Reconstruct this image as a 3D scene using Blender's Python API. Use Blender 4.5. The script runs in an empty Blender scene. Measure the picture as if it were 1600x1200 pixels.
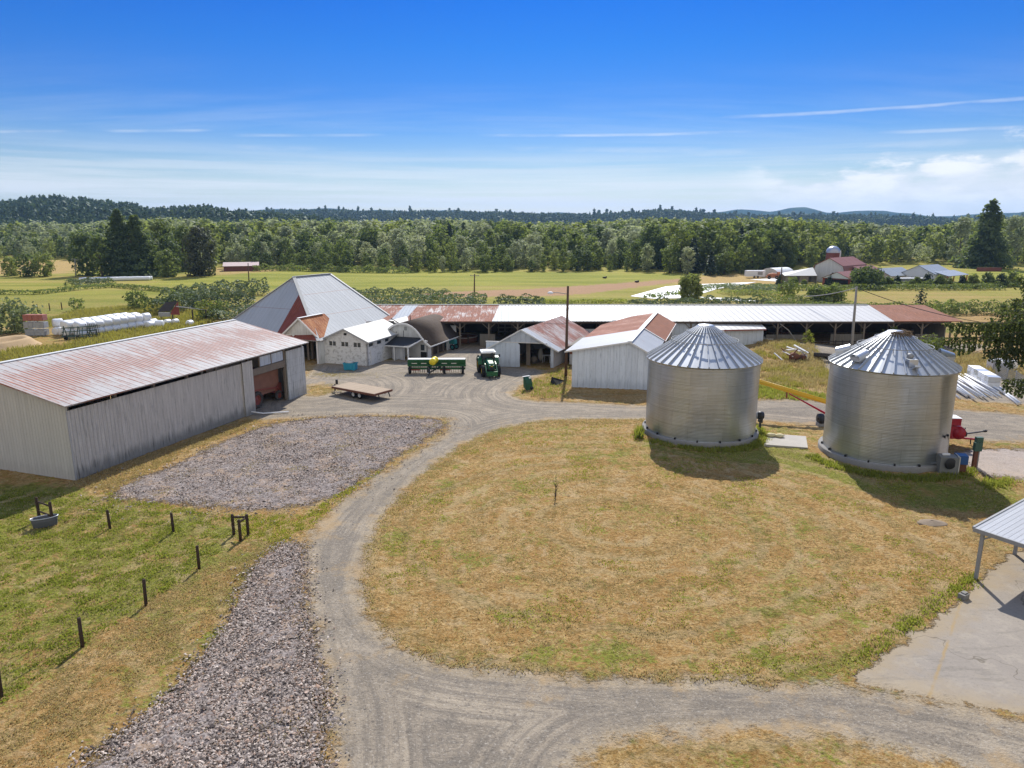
import bpy, bmesh, math, random
import numpy as np
from mathutils import Vector, Matrix, noise as mnoise
random.seed(7); RNG = np.random.default_rng(7)
SC = bpy.context.scene
COL = SC.collection
R = math.radians
# ------------------------------------------------------------------ camera model (metres; camera 17 m up, looking along +Y)
F_PX, CAM_H = 1100.0, 17.0
PITCH = math.atan(250 / F_PX); SP, CP = math.sin(PITCH), math.cos(PITCH)
def G(x, y, z=0.0):
    """ground position (at height z) of a point surveyed from the photograph (1600x1200 px)"""
    u = (x - 800) / F_PX; v = (y - 600) / F_PX
    dz = -SP - v * CP; dy = CP - v * SP; t = (z - CAM_H) / dz
    return Vector((u * t, dy * t, z))
def AY(x, y, Y):
    """the point at depth Y seen at photo pixel x, y"""
    u = (x - 800) / F_PX; v = (y - 600) / F_PX
    dz = -SP - v * CP; dy = CP - v * SP; t = Y / dy
    return Vector((u * t, Y, CAM_H + dz * t))
def smooth01(a, lo, hi):
    t = np.clip((a - lo) / (hi - lo), 0, 1); return t * t * (3 - 2 * t)
def mound(X, Y):
    """the low grassy bank in front of the freestall barn"""
    return 1.25 * np.exp(-((X - 37.5) / 7.5) ** 2 - ((Y - 94) / 7.0) ** 2)
def on_ground(v, dz=0.0):
    return Vector((v[0], v[1], float(mound(v[0], v[1])) + dz))

# ------------------------------------------------------------------ object helpers
def thing(name, label, cat, loc=(0, 0, 0), rotz=0.0, group=None):
    o = bpy.data.objects.new(name, None); COL.objects.link(o)
    o.empty_display_size = 0.3
    o.location = loc; o.rotation_euler = (0, 0, rotz)
    o['label'] = label; o['category'] = cat
    if group: o['group'] = group
    return o
def tag(o, label, cat, group=None, kind=None):
    o['label'] = label; o['category'] = cat
    if group: o['group'] = group
    if kind: o['kind'] = kind
    return o
def kids(o):
    return [c for c in bpy.data.objects if c.parent == o]
def copy_tree(o, parent=None, children=None):
    c = o.copy(); COL.objects.link(c)
    if parent is not None: c.parent = parent
    for ch in (children or {}).get(o.name, []) if children is not None else kids(o):
        copy_tree(ch, c, children)
    return c
def child_map(o):
    m = {}
    def rec(p):
        m[p.name] = kids(p)
        for k in m[p.name]: rec(k)
    rec(o); return m

class MB:
    """collects faces and links them as ONE mesh object; every face gets planar UVs in metres (u along its first edge)"""
    def __init__(s): s.v = []; s.f = []; s.sm = []; s.uv = {}
    def face(s, pts, smooth=False, uv=None):
        i = len(s.v); s.v += [tuple(p) for p in pts]; s.f.append(tuple(range(i, i + len(pts)))); s.sm.append(smooth)
        if uv: s.uv[len(s.f) - 1] = uv
        return s
    def slab(s, pts, t, down=None):
        """a sheet of thickness t under the polygon pts (counter-clockwise from above)"""
        p = [Vector(q) for q in pts]
        n = (p[1] - p[0]).cross(p[2] - p[1]).normalized() if down is None else -Vector(down).normalized()
        b = [q - n * t for q in p]
        s.face(p); s.face([b[k] for k in (1, 0)] + list(reversed(b[2:])))
        m = len(p)
        for k in range(m):
            a, c = k, (k + 1) % m
            s.face([p[a], b[a], b[c], p[c]][::1])
        return s
    def box(s, c, size, rz=0.0, rot=None):
        M = rot if rot is not None else Matrix.Rotation(rz, 3, 'Z')
        c = Vector(c); hx, hy, hz = [q / 2 for q in size]
        P = lambda x, y, z: c + M @ Vector((x * hx, y * hy, z * hz))
        for q in (((-1,-1,-1),(1,-1,-1),(1,-1,1),(-1,-1,1)), ((1,-1,-1),(1,1,-1),(1,1,1),(1,-1,1)), ((1,1,-1),(-1,1,-1),(-1,1,1),(1,1,1)),
                  ((-1,1,-1),(-1,-1,-1),(-1,-1,1),(-1,1,1)), ((-1,-1,1),(1,-1,1),(1,1,1),(-1,1,1)), ((1,-1,-1),(-1,-1,-1),(-1,1,-1),(1,1,-1))):
            s.face([P(*a) for a in q])
        return s
    def bar(s, a, b, w, h=None, up=(0, 0, 1)):
        a, b = Vector(a), Vector(b); d = b - a; L = d.length
        if L < 1e-6: return s
        d.normalize(); up = Vector(up)
        if abs(d.dot(up)) > 0.99: up = Vector((0, 1, 0))
        x = d.cross(up).normalized(); z = x.cross(d)
        return s.box((a + b) / 2, (w, L, h or w), rot=Matrix((x, d, z)).transposed())
    def tube(s, pts, r, n=8, caps=True):
        pts = [Vector(p) for p in pts]; m = len(pts)
        rs = r if isinstance(r, (list, tuple)) else [r] * m
        rings = []
        for k, p in enumerate(pts):
            d = (pts[min(k + 1, m - 1)] - pts[max(k - 1, 0)]).normalized()
            up = Vector((0, 0, 1)) if abs(d.z) < 0.95 else Vector((0, 1, 0))
            x = d.cross(up).normalized(); y = x.cross(d)
            rings.append([p + (x * math.cos(2 * math.pi * j / n) + y * math.sin(2 * math.pi * j / n)) * rs[k] for j in range(n)])
        for k in range(m - 1):
            for j in range(n):
                q = (j + 1) % n
                s.face([rings[k][j], rings[k][q], rings[k + 1][q], rings[k + 1][j]], True)
        if caps:
            s.face(rings[0][::-1]); s.face(rings[-1])
        return s
    def lathe(s, prof, c=(0, 0, 0), n=32, axis='Z', smooth=True, a0=0.0, a1=2 * math.pi):
        c = Vector(c); rows = []
        full = abs(a1 - a0 - 2 * math.pi) < 1e-6
        m = n if full else n + 1
        for r, h in prof:
            row = []
            for j in range(m):
                a = a0 + (a1 - a0) * j / n
                x, y = r * math.cos(a), r * math.sin(a)
                p = Vector((x, y, h)) if axis == 'Z' else (Vector((h, x, y)) if axis == 'X' else Vector((y, h, x)))
                row.append(c + p)
            rows.append(row)
        for k in range(len(rows) - 1):
            for j in range(n):
                q = (j + 1) % m
                s.face([rows[k][j], rows[k][q], rows[k + 1][q], rows[k + 1][j]], smooth)
        return s
    def blob(s, c, size, seed=0, amp=0.15, sub=2, freq=1.5):
        bm = bmesh.new(); bmesh.ops.create_icosphere(bm, subdivisions=sub, radius=1)
        for v in bm.verts:
            k = 1 + amp * mnoise.noise(v.co * freq + Vector((seed * 3.1, seed, 0)))
            v.co = Vector((v.co.x * size[0] * k, v.co.y * size[1] * k, v.co.z * size[2] * k)) + Vector(c)
        for f in bm.faces: s.face([v.co for v in f.verts], True)
        bm.free(); return s
    def build(s, name, mat, parent=None, world=True, merge=True):
        off = Vector((0, 0, 0))
        if parent is not None and world:
            p = parent
            while p is not None: off += p.location; p = p.parent
        me = bpy.data.meshes.new(name)
        me.from_pydata([tuple(Vector(v) - off) for v in s.v], [], s.f)
        uvl = me.uv_layers.new(name='UVMap')
        dat = np.zeros(len(me.loops) * 2)
        k = 0
        for fi, f in enumerate(s.f):
            if fi in s.uv:
                for (a, b) in s.uv[fi]: dat[2 * k] = a; dat[2 * k + 1] = b; k += 1
                continue
            p = [Vector(s.v[i]) for i in f]
            e = p[1] - p[0]
            e = e.normalized() if e.length > 1e-9 else Vector((1, 0, 0))
            nrm = e.cross(p[2] - p[0])
            nrm = nrm.normalized() if nrm.length > 1e-9 else Vector((0, 0, 1))
            w = nrm.cross(e)
            for q in p:
                dat[2 * k] = q.dot(e); dat[2 * k + 1] = (q - p[0]).dot(w); k += 1
        uvl.data.foreach_set('uv', dat)
        me.polygons.foreach_set('use_smooth', s.sm)
        if merge and any(s.sm):
            bm = bmesh.new(); bm.from_mesh(me); bmesh.ops.remove_doubles(bm, verts=bm.verts, dist=1e-4); bm.to_mesh(me); bm.free()
        me.update()
        if mat is not None:
            for m_ in (mat if isinstance(mat, (list, tuple)) else [mat]): me.materials.append(m_)
        o = bpy.data.objects.new(name, me); COL.objects.link(o)
        if parent is not None: o.parent = parent
        return o

def np_mesh(name, V, Fq, mat, attrs=None, smooth=False, parent=None, normals=None):
    """mesh from numpy arrays; Fq (n,4) or (n,3)"""
    me = bpy.data.meshes.new(name)
    n, k = Fq.shape
    me.vertices.add(len(V)); me.vertices.foreach_set('co', np.ascontiguousarray(V, dtype=np.float32).ravel())
    me.loops.add(n * k); me.loops.foreach_set('vertex_index', np.ascontiguousarray(Fq, dtype=np.int32).ravel())
    me.polygons.add(n); me.polygons.foreach_set('loop_start', np.arange(0, n * k, k, dtype=np.int32))
    me.polygons.foreach_set('loop_total', np.full(n, k, dtype=np.int32))
    me.polygons.foreach_set('use_smooth', np.full(n, smooth, dtype=bool))
    me.update(calc_edges=True)
    for an, (dom, arr) in (attrs or {}).items():
        a = me.attributes.new(an, 'FLOAT', dom); a.data.foreach_set('value', np.ascontiguousarray(arr, dtype=np.float32))
    if mat is not None: me.materials.append(mat)
    o = bpy.data.objects.new(name, me); COL.objects.link(o)
    if parent is not None: o.parent = parent
    return o

# ------------------------------------------------------------------ shader expression helper
class E:
    """a node socket with arithmetic"""
    def __init__(s, nt, sock): s.nt = nt; s.s = sock
    def _m(s, op, *o, clamp=False):
        n = s.nt.nodes.new('ShaderNodeMath'); n.operation = op; n.use_clamp = clamp
        for i, a in enumerate((s,) + o):
            if isinstance(a, E): s.nt.links.new(a.s, n.inputs[i])
            else: n.inputs[i].default_value = a
        return E(s.nt, n.outputs[0])
    def __add__(s, o): return s._m('ADD', o)
    __radd__ = __add__
    def __sub__(s, o): return s._m('SUBTRACT', o)
    def __rsub__(s, o): return (s * -1.0) + o
    def __mul__(s, o): return s._m('MULTIPLY', o)
    __rmul__ = __mul__
    def __truediv__(s, o): return s._m('DIVIDE', o)
    def pw(s, o): return s._m('POWER', o)
    def mx(s, o): return s._m('MAXIMUM', o)
    def mn(s, o): return s._m('MINIMUM', o)
    def sin(s): return s._m('SINE')
    def abs(s): return s._m('ABSOLUTE')
    def frac(s): return s._m('FRACT')
    def floor(s): return s._m('FLOOR')
    def ss(s, lo, hi):
        n = s.nt.nodes.new('ShaderNodeMapRange'); n.interpolation_type = 'SMOOTHSTEP'
        s.nt.links.new(s.s, n.inputs[0]); n.inputs[1].default_value = lo; n.inputs[2].default_value = hi
        return E(s.nt, n.outputs[0])
class Mat:
    def __init__(s, name, world=None):
        if world is None:
            s.m = bpy.data.materials.new(name); s.m.use_nodes = True; s.nt = s.m.node_tree; s.nt.nodes.clear()
            s.out = s.nt.nodes.new('ShaderNodeOutputMaterial')
        else: s.nt = world.node_tree
    def n(s, t, **kw):
        q = s.nt.nodes.new(t)
        for k, v in kw.items(): setattr(q, k, v)
        return q
    def pos(s): return s.n('ShaderNodeNewGeometry').outputs['Position']
    def uv(s): return s.n('ShaderNodeUVMap').outputs[0]
    def obj(s): return s.n('ShaderNodeTexCoord').outputs['Object']
    def xyz(s, v):
        q = s.n('ShaderNodeSeparateXYZ'); s.nt.links.new(v, q.inputs[0]); return [E(s.nt, o) for o in q.outputs]
    def vec(s, x, y, z=0.0):
        q = s.n('ShaderNodeCombineXYZ')
        for i, a in enumerate((x, y, z)):
            if isinstance(a, E): s.nt.links.new(a.s, q.inputs[i])
            else: q.inputs[i].default_value = a
        return q.outputs[0]
    def scale(s, v, k):
        q = s.n('ShaderNodeVectorMath', operation='MULTIPLY'); s.nt.links.new(v, q.inputs[0]); q.inputs[1].default_value = k; return q.outputs[0]
    def noise(s, v, sc, det=4, rough=0.55, dist=0.0):
        q = s.n('ShaderNodeTexNoise'); s.nt.links.new(v, q.inputs['Vector'])
        q.inputs['Scale'].default_value = sc; q.inputs['Detail'].default_value = det; q.inputs['Roughness'].default_value = rough; q.inputs['Distortion'].default_value = dist
        return E(s.nt, q.outputs['Fac'])
    def voro(s, v, sc, out='Distance', feature='F1', rnd=1.0):
        q = s.n('ShaderNodeTexVoronoi', feature=feature); s.nt.links.new(v, q.inputs['Vector']); q.inputs['Scale'].default_value = sc; q.inputs['Randomness'].default_value = rnd
        return E(s.nt, q.outputs[out]) if out == 'Distance' else q.outputs[out]
    def attr(s, name): return E(s.nt, s.n('ShaderNodeAttribute', attribute_name=name).outputs['Fac'])
    def rand(s): return E(s.nt, s.n('ShaderNodeObjectInfo').outputs['Random'])
    def mix(s, f, a, b, blend='MIX'):
        q = s.n('ShaderNodeMix', data_type='RGBA', blend_type=blend)
        for i, v in ((0, f), (6, a), (7, b)):
            if isinstance(v, E): s.nt.links.new(v.s, q.inputs[i])
            elif isinstance(v, bpy.types.NodeSocket): s.nt.links.new(v, q.inputs[i])
            elif i == 0: q.inputs[0].default_value = v
            else: q.inputs[i].default_value = (*v, 1.0)
        return q.outputs[2]
    def mul(s, col, e):
        """colour times a grey factor"""
        q = s.n('ShaderNodeVectorMath', operation='SCALE'); 
        if isinstance(col, bpy.types.NodeSocket): s.nt.links.new(col, q.inputs[0])
        else: q.inputs[0].default_value = col
        s.nt.links.new(e.s, q.inputs['Scale']); return q.outputs[0]
    def bump(s, h, strength=0.5, dist=0.05, nrm=None):
        q = s.n('ShaderNodeBump'); s.nt.links.new(h.s, q.inputs['Height']); q.inputs['Strength'].default_value = strength; q.inputs['Distance'].default_value = dist
        if nrm is not None: s.nt.links.new(nrm, q.inputs['Normal'])
        return q.outputs[0]
    def principled(s, col, rough=0.7, metal=0.0, nrm=None, spec=0.4):
        q = s.n('ShaderNodeBsdfPrincipled')
        for k, v in (('Base Color', col), ('Roughness', rough), ('Metallic', metal), ('Specular IOR Level', spec)):
            if isinstance(v, E): s.nt.links.new(v.s, q.inputs[k])
            elif isinstance(v, bpy.types.NodeSocket): s.nt.links.new(v, q.inputs[k])
            elif k == 'Base Color': q.inputs[k].default_value = (*v, 1.0)
            else: q.inputs[k].default_value = v
        if nrm is not None: s.nt.links.new(nrm, q.inputs['Normal'])
        s.nt.links.new(q.outputs[0], s.out.inputs[0]); s.bsdf = q
        return s.m
# ------------------------------------------------------------------ materials
M = {}
def plain(name, col, rough=0.7, metal=0.0, var=0.18, sc=1.5, spec=0.4, bump=0.0):
    m = Mat(name); p = m.pos()
    f = m.noise(p, sc, 5, 0.6) * (2 * var) + (1 - var)
    f2 = m.noise(p, sc * 9, 4, 0.75) * var * 1.6 + (1 - var / 2)
    nrm = m.bump(m.noise(p, sc * 12, 4), bump, 0.03) if bump else None
    M[name] = m.principled(m.mul(col, f * f2), rough, metal, nrm, spec)
    return M[name]
def ribbed(name, col, rust=None, rust_amt=0.0, rib=0.9, sub=0.0, rough=0.55, metal=0.0, streak=0.35, dirt=(0.12, 0.11, 0.09), dirt_amt=0.15, base_dirt=0.0, rib_h=0.03, seams=0.0, rust_v=None, spec=0.25, pale=None, streaky=False):
    """sheet metal or board siding, ribs every `rib` metres along UV u, weathering streaked along UV v"""
    m = Mat(name); uv = m.uv(); u, v, _ = m.xyz(uv)
    ph = (u / rib).frac()
    ridge = ((ph - 0.5).abs() * 2.0).ss(0.80, 0.95)
    h = ridge
    if sub: h = h + ((u / sub) * (2 * math.pi)).sin() * 0.35
    sv = m.vec(u * 3.0, v * 0.22)
    st = m.noise(sv, 1.6, 5, 0.65)
    big = m.noise(m.vec(u * 0.35, v * 0.25), 1.0, 3, 0.5)
    fine = m.noise(uv, 6.0, 4, 0.6)
    tone = (st - 0.5) * streak + (fine - 0.5) * 0.2 + 1.0
    panel = ((u / rib).floor() * 12.9898).sin() * 43758.5
    tone = tone + (panel.frac() - 0.5) * 0.09
    c = m.mul(col, tone)
    if pale is not None: c = m.mix(big.ss(0.5, 0.65), c, pale)
    d = (m.noise(m.vec(u * 5.0, v * 0.35), 1.3, 5, 0.7)).ss(0.53, 0.68) * dirt_amt
    if base_dirt:
        d = d + ((m.noise(m.vec(u * 2, v * 0.3), 1.0, 4) * 1.8 + 0.1 - v).ss(-0.2, 0.7)) * base_dirt
    c = m.mix(d.mn(1.0), c, dirt)
    # dark joint beside each rib
    joint = ((ph - 0.93).abs() * -1.0 + 0.05).ss(0.0, 0.05) * 0.35
    c = m.mix(joint, c, tuple(q * 0.35 for q in (col if not isinstance(col, bpy.types.NodeSocket) else (0.2, 0.2, 0.2))))
    if seams:
        sj = ((v / seams).frac() - 0.5).abs().ss(0.485, 0.5) * 0.6
        c = m.mix(sj, c, rust or dirt)
    r_ = rough
    if rust is not None:
        rn = m.noise(m.vec(u * 1.7, v * 0.30), 1.5, 6, 0.7) * 0.55 + big * 0.45 + (m.noise(uv, 5.0, 5, 0.75) - 0.5) * 0.35 + ridge * 0.04
        if rust_v: rn = rn + ((v - rust_v[0]).abs() * -1.0 / rust_v[1] + 1.0).mx(-0.6) * 0.16
        if streaky: rn = rn + (m.noise(m.vec((u / rib * 2.0).floor() * 7.31, v * 0.35), 1.0, 4, 0.7) - 0.5) * 0.75 + (ph - 0.5).abs() * 0.16 - 0.04
        rm = rn.ss(0.62 - rust_amt * 0.42 - (0.05 if streaky else 0), 0.74 - rust_amt * 0.36 + (0.05 if streaky else 0))
        if streaky: rm = rm * ((((u / rib * 2.0).frac() - 0.55).abs() * 2.0).ss(0.35, 0.75) * 0.75 + 0.25)
        rc = m.mix(m.noise(uv, 2.5, 5, 0.7), rust, tuple(q * 0.5 for q in rust))
        rc = m.mix(m.noise(m.vec(u * 4, v * 0.5), 2.0, 3).ss(0.5, 0.7) * 0.6, rc, tuple(min(1, q * 1.7) for q in rust))
        c = m.mix(rm * (0.95 if streaky else 1.0), c, rc)
        r_ = rm * (0.85 - rough) + rough
    nrm = m.bump(h, 0.9, rib_h)
    M[name] = m.principled(c, r_, metal, nrm, spec)
    return M[name]
def make_mats():
    RED = (0.26, 0.075, 0.045); RUST = (0.36, 0.13, 0.055)
    ribbed('shed_roof', (0.43, 0.41, 0.395), (0.36, 0.13, 0.075), 0.40, rib=0.62, rough=0.6, rust_v=(4.4, 3.0), dirt_amt=0.2, spec=0.25, streaky=True)
    ribbed('shed_end', (0.56, 0.55, 0.525), rib=0.28, streak=0.15, rib_h=0.03, dirt_amt=0.15, base_dirt=0.15)
    ribbed('shed_front', (0.56, 0.535, 0.49), rib=0.30, streak=0.75, dirt=(0.09, 0.09, 0.08), dirt_amt=0.45, base_dirt=0.55, rib_h=0.03)
    ribbed('shed_panel', (0.52, 0.53, 0.52), rib=0.9, streak=0.7, dirt=(0.12, 0.13, 0.12), dirt_amt=0.8, base_dirt=0.3, seams=0.8)
    ribbed('barn_roof', (0.47, 0.485, 0.49), RUST, 0.0, rib=0.66, seams=4.3, rough=0.7, streak=0.25, spec=0.1)
    ribbed('barn_roof_dark', (0.43, 0.45, 0.47), RED, 0.0, rib=0.66, seams=4.6, rough=0.42, streak=0.2)
    ribbed('red_sheet', (0.21, 0.055, 0.04), RED, 0.5, rib=0.66, rough=0.6)
    ribbed('orange_sheet', (0.42, 0.17, 0.055), (0.33, 0.10, 0.03), 0.45, rib=0.5, rough=0.75, pale=(0.5, 0.35, 0.25))
    ribbed('white_roof', (0.56, 0.55, 0.51), rib=0.6, streak=0.12, rough=0.6, dirt_amt=0.1, rib_h=0.01)
    ribbed('white_board', (0.70, 0.71, 0.70), rib=0.45, streak=0.2, rough=0.6, dirt_amt=0.25, base_dirt=0.2, rib_h=0.02)
    ribbed('blue_board', (0.64, 0.71, 0.80), rib=0.62, streak=0.25, rough=0.6, dirt_amt=0.3, base_dirt=0.3, dirt=(0.25, 0.27, 0.3), rib_h=0.025)
    ribbed('blue_board_worn', (0.72, 0.79, 0.88), rib=0.62, streak=0.3, rough=0.6, dirt_amt=0.5, base_dirt=0.35, dirt=(0.27, 0.33, 0.42), rib_h=0.025)
    ribbed('rust_mottled', (0.40, 0.36, 0.35), (0.30, 0.12, 0.09), 0.5, rib=0.7, rough=0.7, streak=0.5)
    ribbed('grey_sheet', (0.42, 0.43, 0.44), RUST, 0.0, rib=0.7, rough=0.45, streak=0.3)
    ribbed('rust_sheet', (0.38, 0.175, 0.11), (0.31, 0.12, 0.07), 0.6, rib=0.7, rough=0.7, streak=0.35)
    ribbed('rust_dark', (0.25, 0.095, 0.05), (0.30, 0.12, 0.065), 0.6, rib=0.7, rough=0.7, streak=0.35)
    ribbed('rust_patchy', (0.50, 0.48, 0.46), (0.33, 0.135, 0.085), 0.62, rib=0.95, rough=0.65, streak=0.3)
    ribbed('long_grey', (0.33, 0.36, 0.39), rib=0.5, rough=0.45, streak=0.25)
    ribbed('long_white', (0.55, 0.54, 0.52), rib=0.92, rough=0.5, streak=0.08, dirt_amt=0.03, rib_h=0.09)
    ribbed('carport_roof', (0.46, 0.47, 0.49), RUST, -0.12, rib=0.24, rough=0.45, streak=0.15, rib_h=0.03)
    ribbed('far_red_roof', (0.28, 0.12, 0.085), rib=0.6, rough=0.5)
    ribbed('far_blue_roof', (0.34, 0.38, 0.44), rib=0.6, rough=0.5)
    ribbed('weathered_wood', (0.26, 0.235, 0.20), rib=0.22, streak=0.8, rough=0.9, rib_h=0.02, spec=0.1)
    ribbed('deck_wood', (0.42, 0.33, 0.24), rib=0.28, streak=0.6, rough=0.85, rib_h=0.02, spec=0.1)
    plain('block_paint', (0.66, 0.66, 0.645), 0.8, 0, 0.10, 0.5)
    plain('concrete', (0.40, 0.37, 0.33), 0.9, 0, 0.2, 0.8, 0.2, 0.2)
    plain('concrete_dark', (0.22, 0.21, 0.19), 0.9, 0, 0.25, 1.0, 0.2)
    plain('white_trim', (0.72, 0.72, 0.71), 0.6, 0, 0.08)
    plain('fan_grey', (0.19, 0.19, 0.18), 0.7, 0, 0.25, 2)
    plain('grey_trim', (0.33, 0.33, 0.33), 0.7, 0, 0.2)
    plain('old_wood', (0.20, 0.165, 0.13), 0.9, 0, 0.35, 2, 0.15)
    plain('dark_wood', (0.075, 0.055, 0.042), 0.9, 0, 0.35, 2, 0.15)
    plain('post_wood', (0.06, 0.042, 0.032), 0.9, 0, 0.3, 4, 0.15)
    plain('pole_wood', (0.115, 0.075, 0.05), 0.9, 0, 0.25, 3, 0.15)
    plain('pole_grey', (0.30, 0.285, 0.26), 0.9, 0, 0.2, 3, 0.15)
    plain('shingle', (0.085, 0.063, 0.047), 0.9, 0, 0.35, 2.0, 0.15, 0.4)
    plain('black_roof', (0.028, 0.03, 0.034), 0.8, 0, 0.2)
    plain('dark_void', (0.02, 0.019, 0.018), 0.9, 0, 0.3)
    plain('glass_dark', (0.04, 0.05, 0.055), 0.15, 0, 0.3, 2, 0.6)
    plain('tractor_green', (0.016, 0.11, 0.035), 0.4, 0, 0.12)
    plain('drill_green', (0.022, 0.10, 0.032), 0.5, 0, 0.2)
    plain('tractor_yellow', (0.70, 0.46, 0.02), 0.45, 0, 0.1)
    plain('yellow_paint', (0.80, 0.46, 0.02), 0.45, 0, 0.1)
    plain('yellow_tank', (0.83, 0.66, 0.03), 0.4, 0, 0.08)
    plain('tyre', (0.022, 0.021, 0.02), 0.85, 0, 0.35, 3, 0.2)
    plain('tyre_dusty', (0.07, 0.062, 0.055), 0.9, 0, 0.35, 3, 0.2)
    plain('red_paint', (0.40, 0.012, 0.03), 0.35, 0, 0.12)
    plain('faded_red', (0.24, 0.055, 0.04), 0.6, 0, 0.3, 1.5)
    plain('brown_panel', (0.24, 0.11, 0.07), 0.7, 0, 0.3, 1.5)
    plain('black_metal', (0.02, 0.02, 0.022), 0.5, 0, 0.2)
    plain('dark_frame', (0.045, 0.035, 0.03), 0.7, 0, 0.3)
    plain('rusty_iron', (0.15, 0.06, 0.035), 0.85, 0, 0.35, 3)
    plain('teal_paint', (0.03, 0.20, 0.20), 0.5, 0, 0.2)
    plain('blue_plastic', (0.02, 0.27, 0.40), 0.5, 0, 0.12)
    plain('blue_box', (0.03, 0.09, 0.26), 0.5, 0, 0.15)
    plain('pale_sacks', (0.55, 0.52, 0.45), 0.8, 0, 0.15)
    plain('bale_wrap', (0.76, 0.77, 0.78), 0.38, 0, 0.10, 1.2, 0.5, 0.35)
    plain('white_plastic', (0.80, 0.80, 0.80), 0.7, 0, 0.1, 1.2, 0.15)
    plain('green_metal', (0.02, 0.09, 0.04), 0.5, 0, 0.2)
    plain('galv', (0.55, 0.57, 0.59), 0.38, 0.75, 0.12, 1.0)
    plain('galv_dull', (0.30, 0.305, 0.305), 0.65, 0.2, 0.2, 1.0)
    plain('green_box', (0.05, 0.11, 0.085), 0.55, 0, 0.15)
    plain('yellow_stone', (0.62, 0.55, 0.33), 0.9, 0, 0.15, 3)
    plain('sand', (0.46, 0.33, 0.19), 0.95, 0, 0.15, 1.0, 0.1, 0.3)
    plain('sand_dark', (0.24, 0.19, 0.14), 0.95, 0, 0.2, 1.0, 0.1, 0.3)
    plain('nest_twigs', (0.20, 0.145, 0.09), 0.95, 0, 0.3, 3.0, 0.1)
    plain('straw', (0.46, 0.30, 0.11), 0.95, 0, 0.3, 3.0, 0.1)
    plain('brick_red', (0.17, 0.055, 0.045), 0.8, 0, 0.25, 1.5)
    plain('dome_metal', (0.42, 0.44, 0.50), 0.35, 0.5, 0.1, 1.0)
    plain('tarp_white', (0.72, 0.73, 0.74), 0.6, 0, 0.12, 0.6)
    plain('far_white', (0.70, 0.72, 0.75), 0.7, 0, 0.08, 0.5)
    plain('far_beige', (0.52, 0.46, 0.38), 0.8, 0, 0.1, 0.5)
    plain('pinkish_roof', (0.50, 0.38, 0.36), 0.7, 0, 0.1, 0.5)
    plain('mulch', (0.74, 0.73, 0.72), 0.5, 0, 0.2, 0.6)
    plain('orange_mach', (0.42, 0.15, 0.06), 0.6, 0, 0.2)
    plain('bark', (0.10, 0.08, 0.062), 0.95, 0, 0.35, 2, 0.1)
    plain('bark_pale', (0.32, 0.30, 0.27), 0.95, 0, 0.3, 2, 0.1)
    plain('cloth_grey', (0.45, 0.46, 0.48), 0.9, 0, 0.2, 2)
    plain('wire', (0.03, 0.03, 0.03), 0.6, 0, 0.1)
    plain('crate_red', (0.34, 0.13, 0.10), 0.8, 0, 0.3, 2)
    plain('crate_grey', (0.36, 0.37, 0.38), 0.8, 0, 0.3, 2)
    plain('dark_green_frame', (0.05, 0.09, 0.075), 0.6, 0, 0.3, 2)
    # chalky painted block wall with flaking
    m = Mat('flaking'); uv = m.uv(); u, v, _ = m.xyz(uv)
    fl = m.noise(uv, 2.2, 7, 0.75).ss(0.50, 0.60) * (v * -0.16 + 1.05).mx(0.25)
    c = m.mix(fl * 0.85, (0.70, 0.70, 0.69), (0.36, 0.35, 0.33))
    c = m.mix(m.noise(m.vec(u * 3, v * 0.5), 1.5, 5, 0.7).ss(0.6, 0.75) * 0.5, c, (0.16, 0.155, 0.14))
    gr = (((v / 0.4).frac() - 0.5).abs().ss(0.45, 0.5)) * 0.35
    c = m.mix(gr, c, (0.3, 0.3, 0.29))
    M['flaking'] = m.principled(c, 0.85, 0, m.bump(fl, 0.3, 0.02), 0.2)
    # corrugated galvanised bin wall (corrugation itself is geometry): sheet-to-sheet tone, faint rings
    m = Mat('bin_wall'); uv = m.uv(); u, v, _ = m.xyz(uv)
    sheet = (((u / 2.7 + (v / 1.12).floor() * 0.5).floor() * 12.9898 + (v / 1.12).floor() * 78.233).sin() * 43758.5).frac()
    ring = m.noise(m.vec(u * 0.06, v * 5.0), 2.2, 6, 0.85)
    stn = m.noise(m.vec(u * 1.2, v * 0.25), 1.2, 4, 0.6)
    f = (sheet - 0.5) * 0.12 + (ring - 0.5) * 1.3 + (stn - 0.5) * 0.35 + 1.0
    sj = ((v / 1.12).frac() - 0.5).abs().ss(0.47, 0.5) * 0.25
    vj = (((u / 2.7 + (v / 1.12).floor() * 0.5).frac() - 0.5).abs()).ss(0.492, 0.5) * 0.3
    c = m.mix((sj + vj).mn(0.6), m.mul((0.455, 0.485, 0.515), f), (0.13, 0.125, 0.11))
    M['bin_wall'] = m.principled(c, (ring * 0.2 + 0.26), 0.9, None, 0.5)
    m = Mat('bin_roof'); p = m.pos()
    f = m.noise(p, 1.2, 5, 0.6) * 0.25 + 0.87
    M['bin_roof'] = m.principled(m.mul((0.50, 0.52, 0.54), f), 0.45, 0.5, None, 0.4)
    # foliage
    def leaf(name, dark, light, tr=0.45, hue=0.35, gl=0.07):
        m = Mat(name); t = m.attr('tint'); r = m.rand()
        c = m.mix(t * 0.6 + r * 0.4, dark, light)
        c = m.mix(r.ss(0.75, 1.0) * hue, c, tuple(x * y for x, y in zip(light, (1.25, 1.1, 0.7))))
        d = m.n('ShaderNodeBsdfDiffuse'); tl = m.n('ShaderNodeBsdfTranslucent'); g = m.n('ShaderNodeBsdfGlossy'); g.inputs['Roughness'].default_value = 0.55
        g.inputs['Color'].default_value = (0.55, 0.58, 0.55, 1)
        m.nt.links.new(c, d.inputs[0])
        tc = m.mix(0.4, c, (0.26, 0.32, 0.04)); m.nt.links.new(tc, tl.inputs[0])
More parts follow.
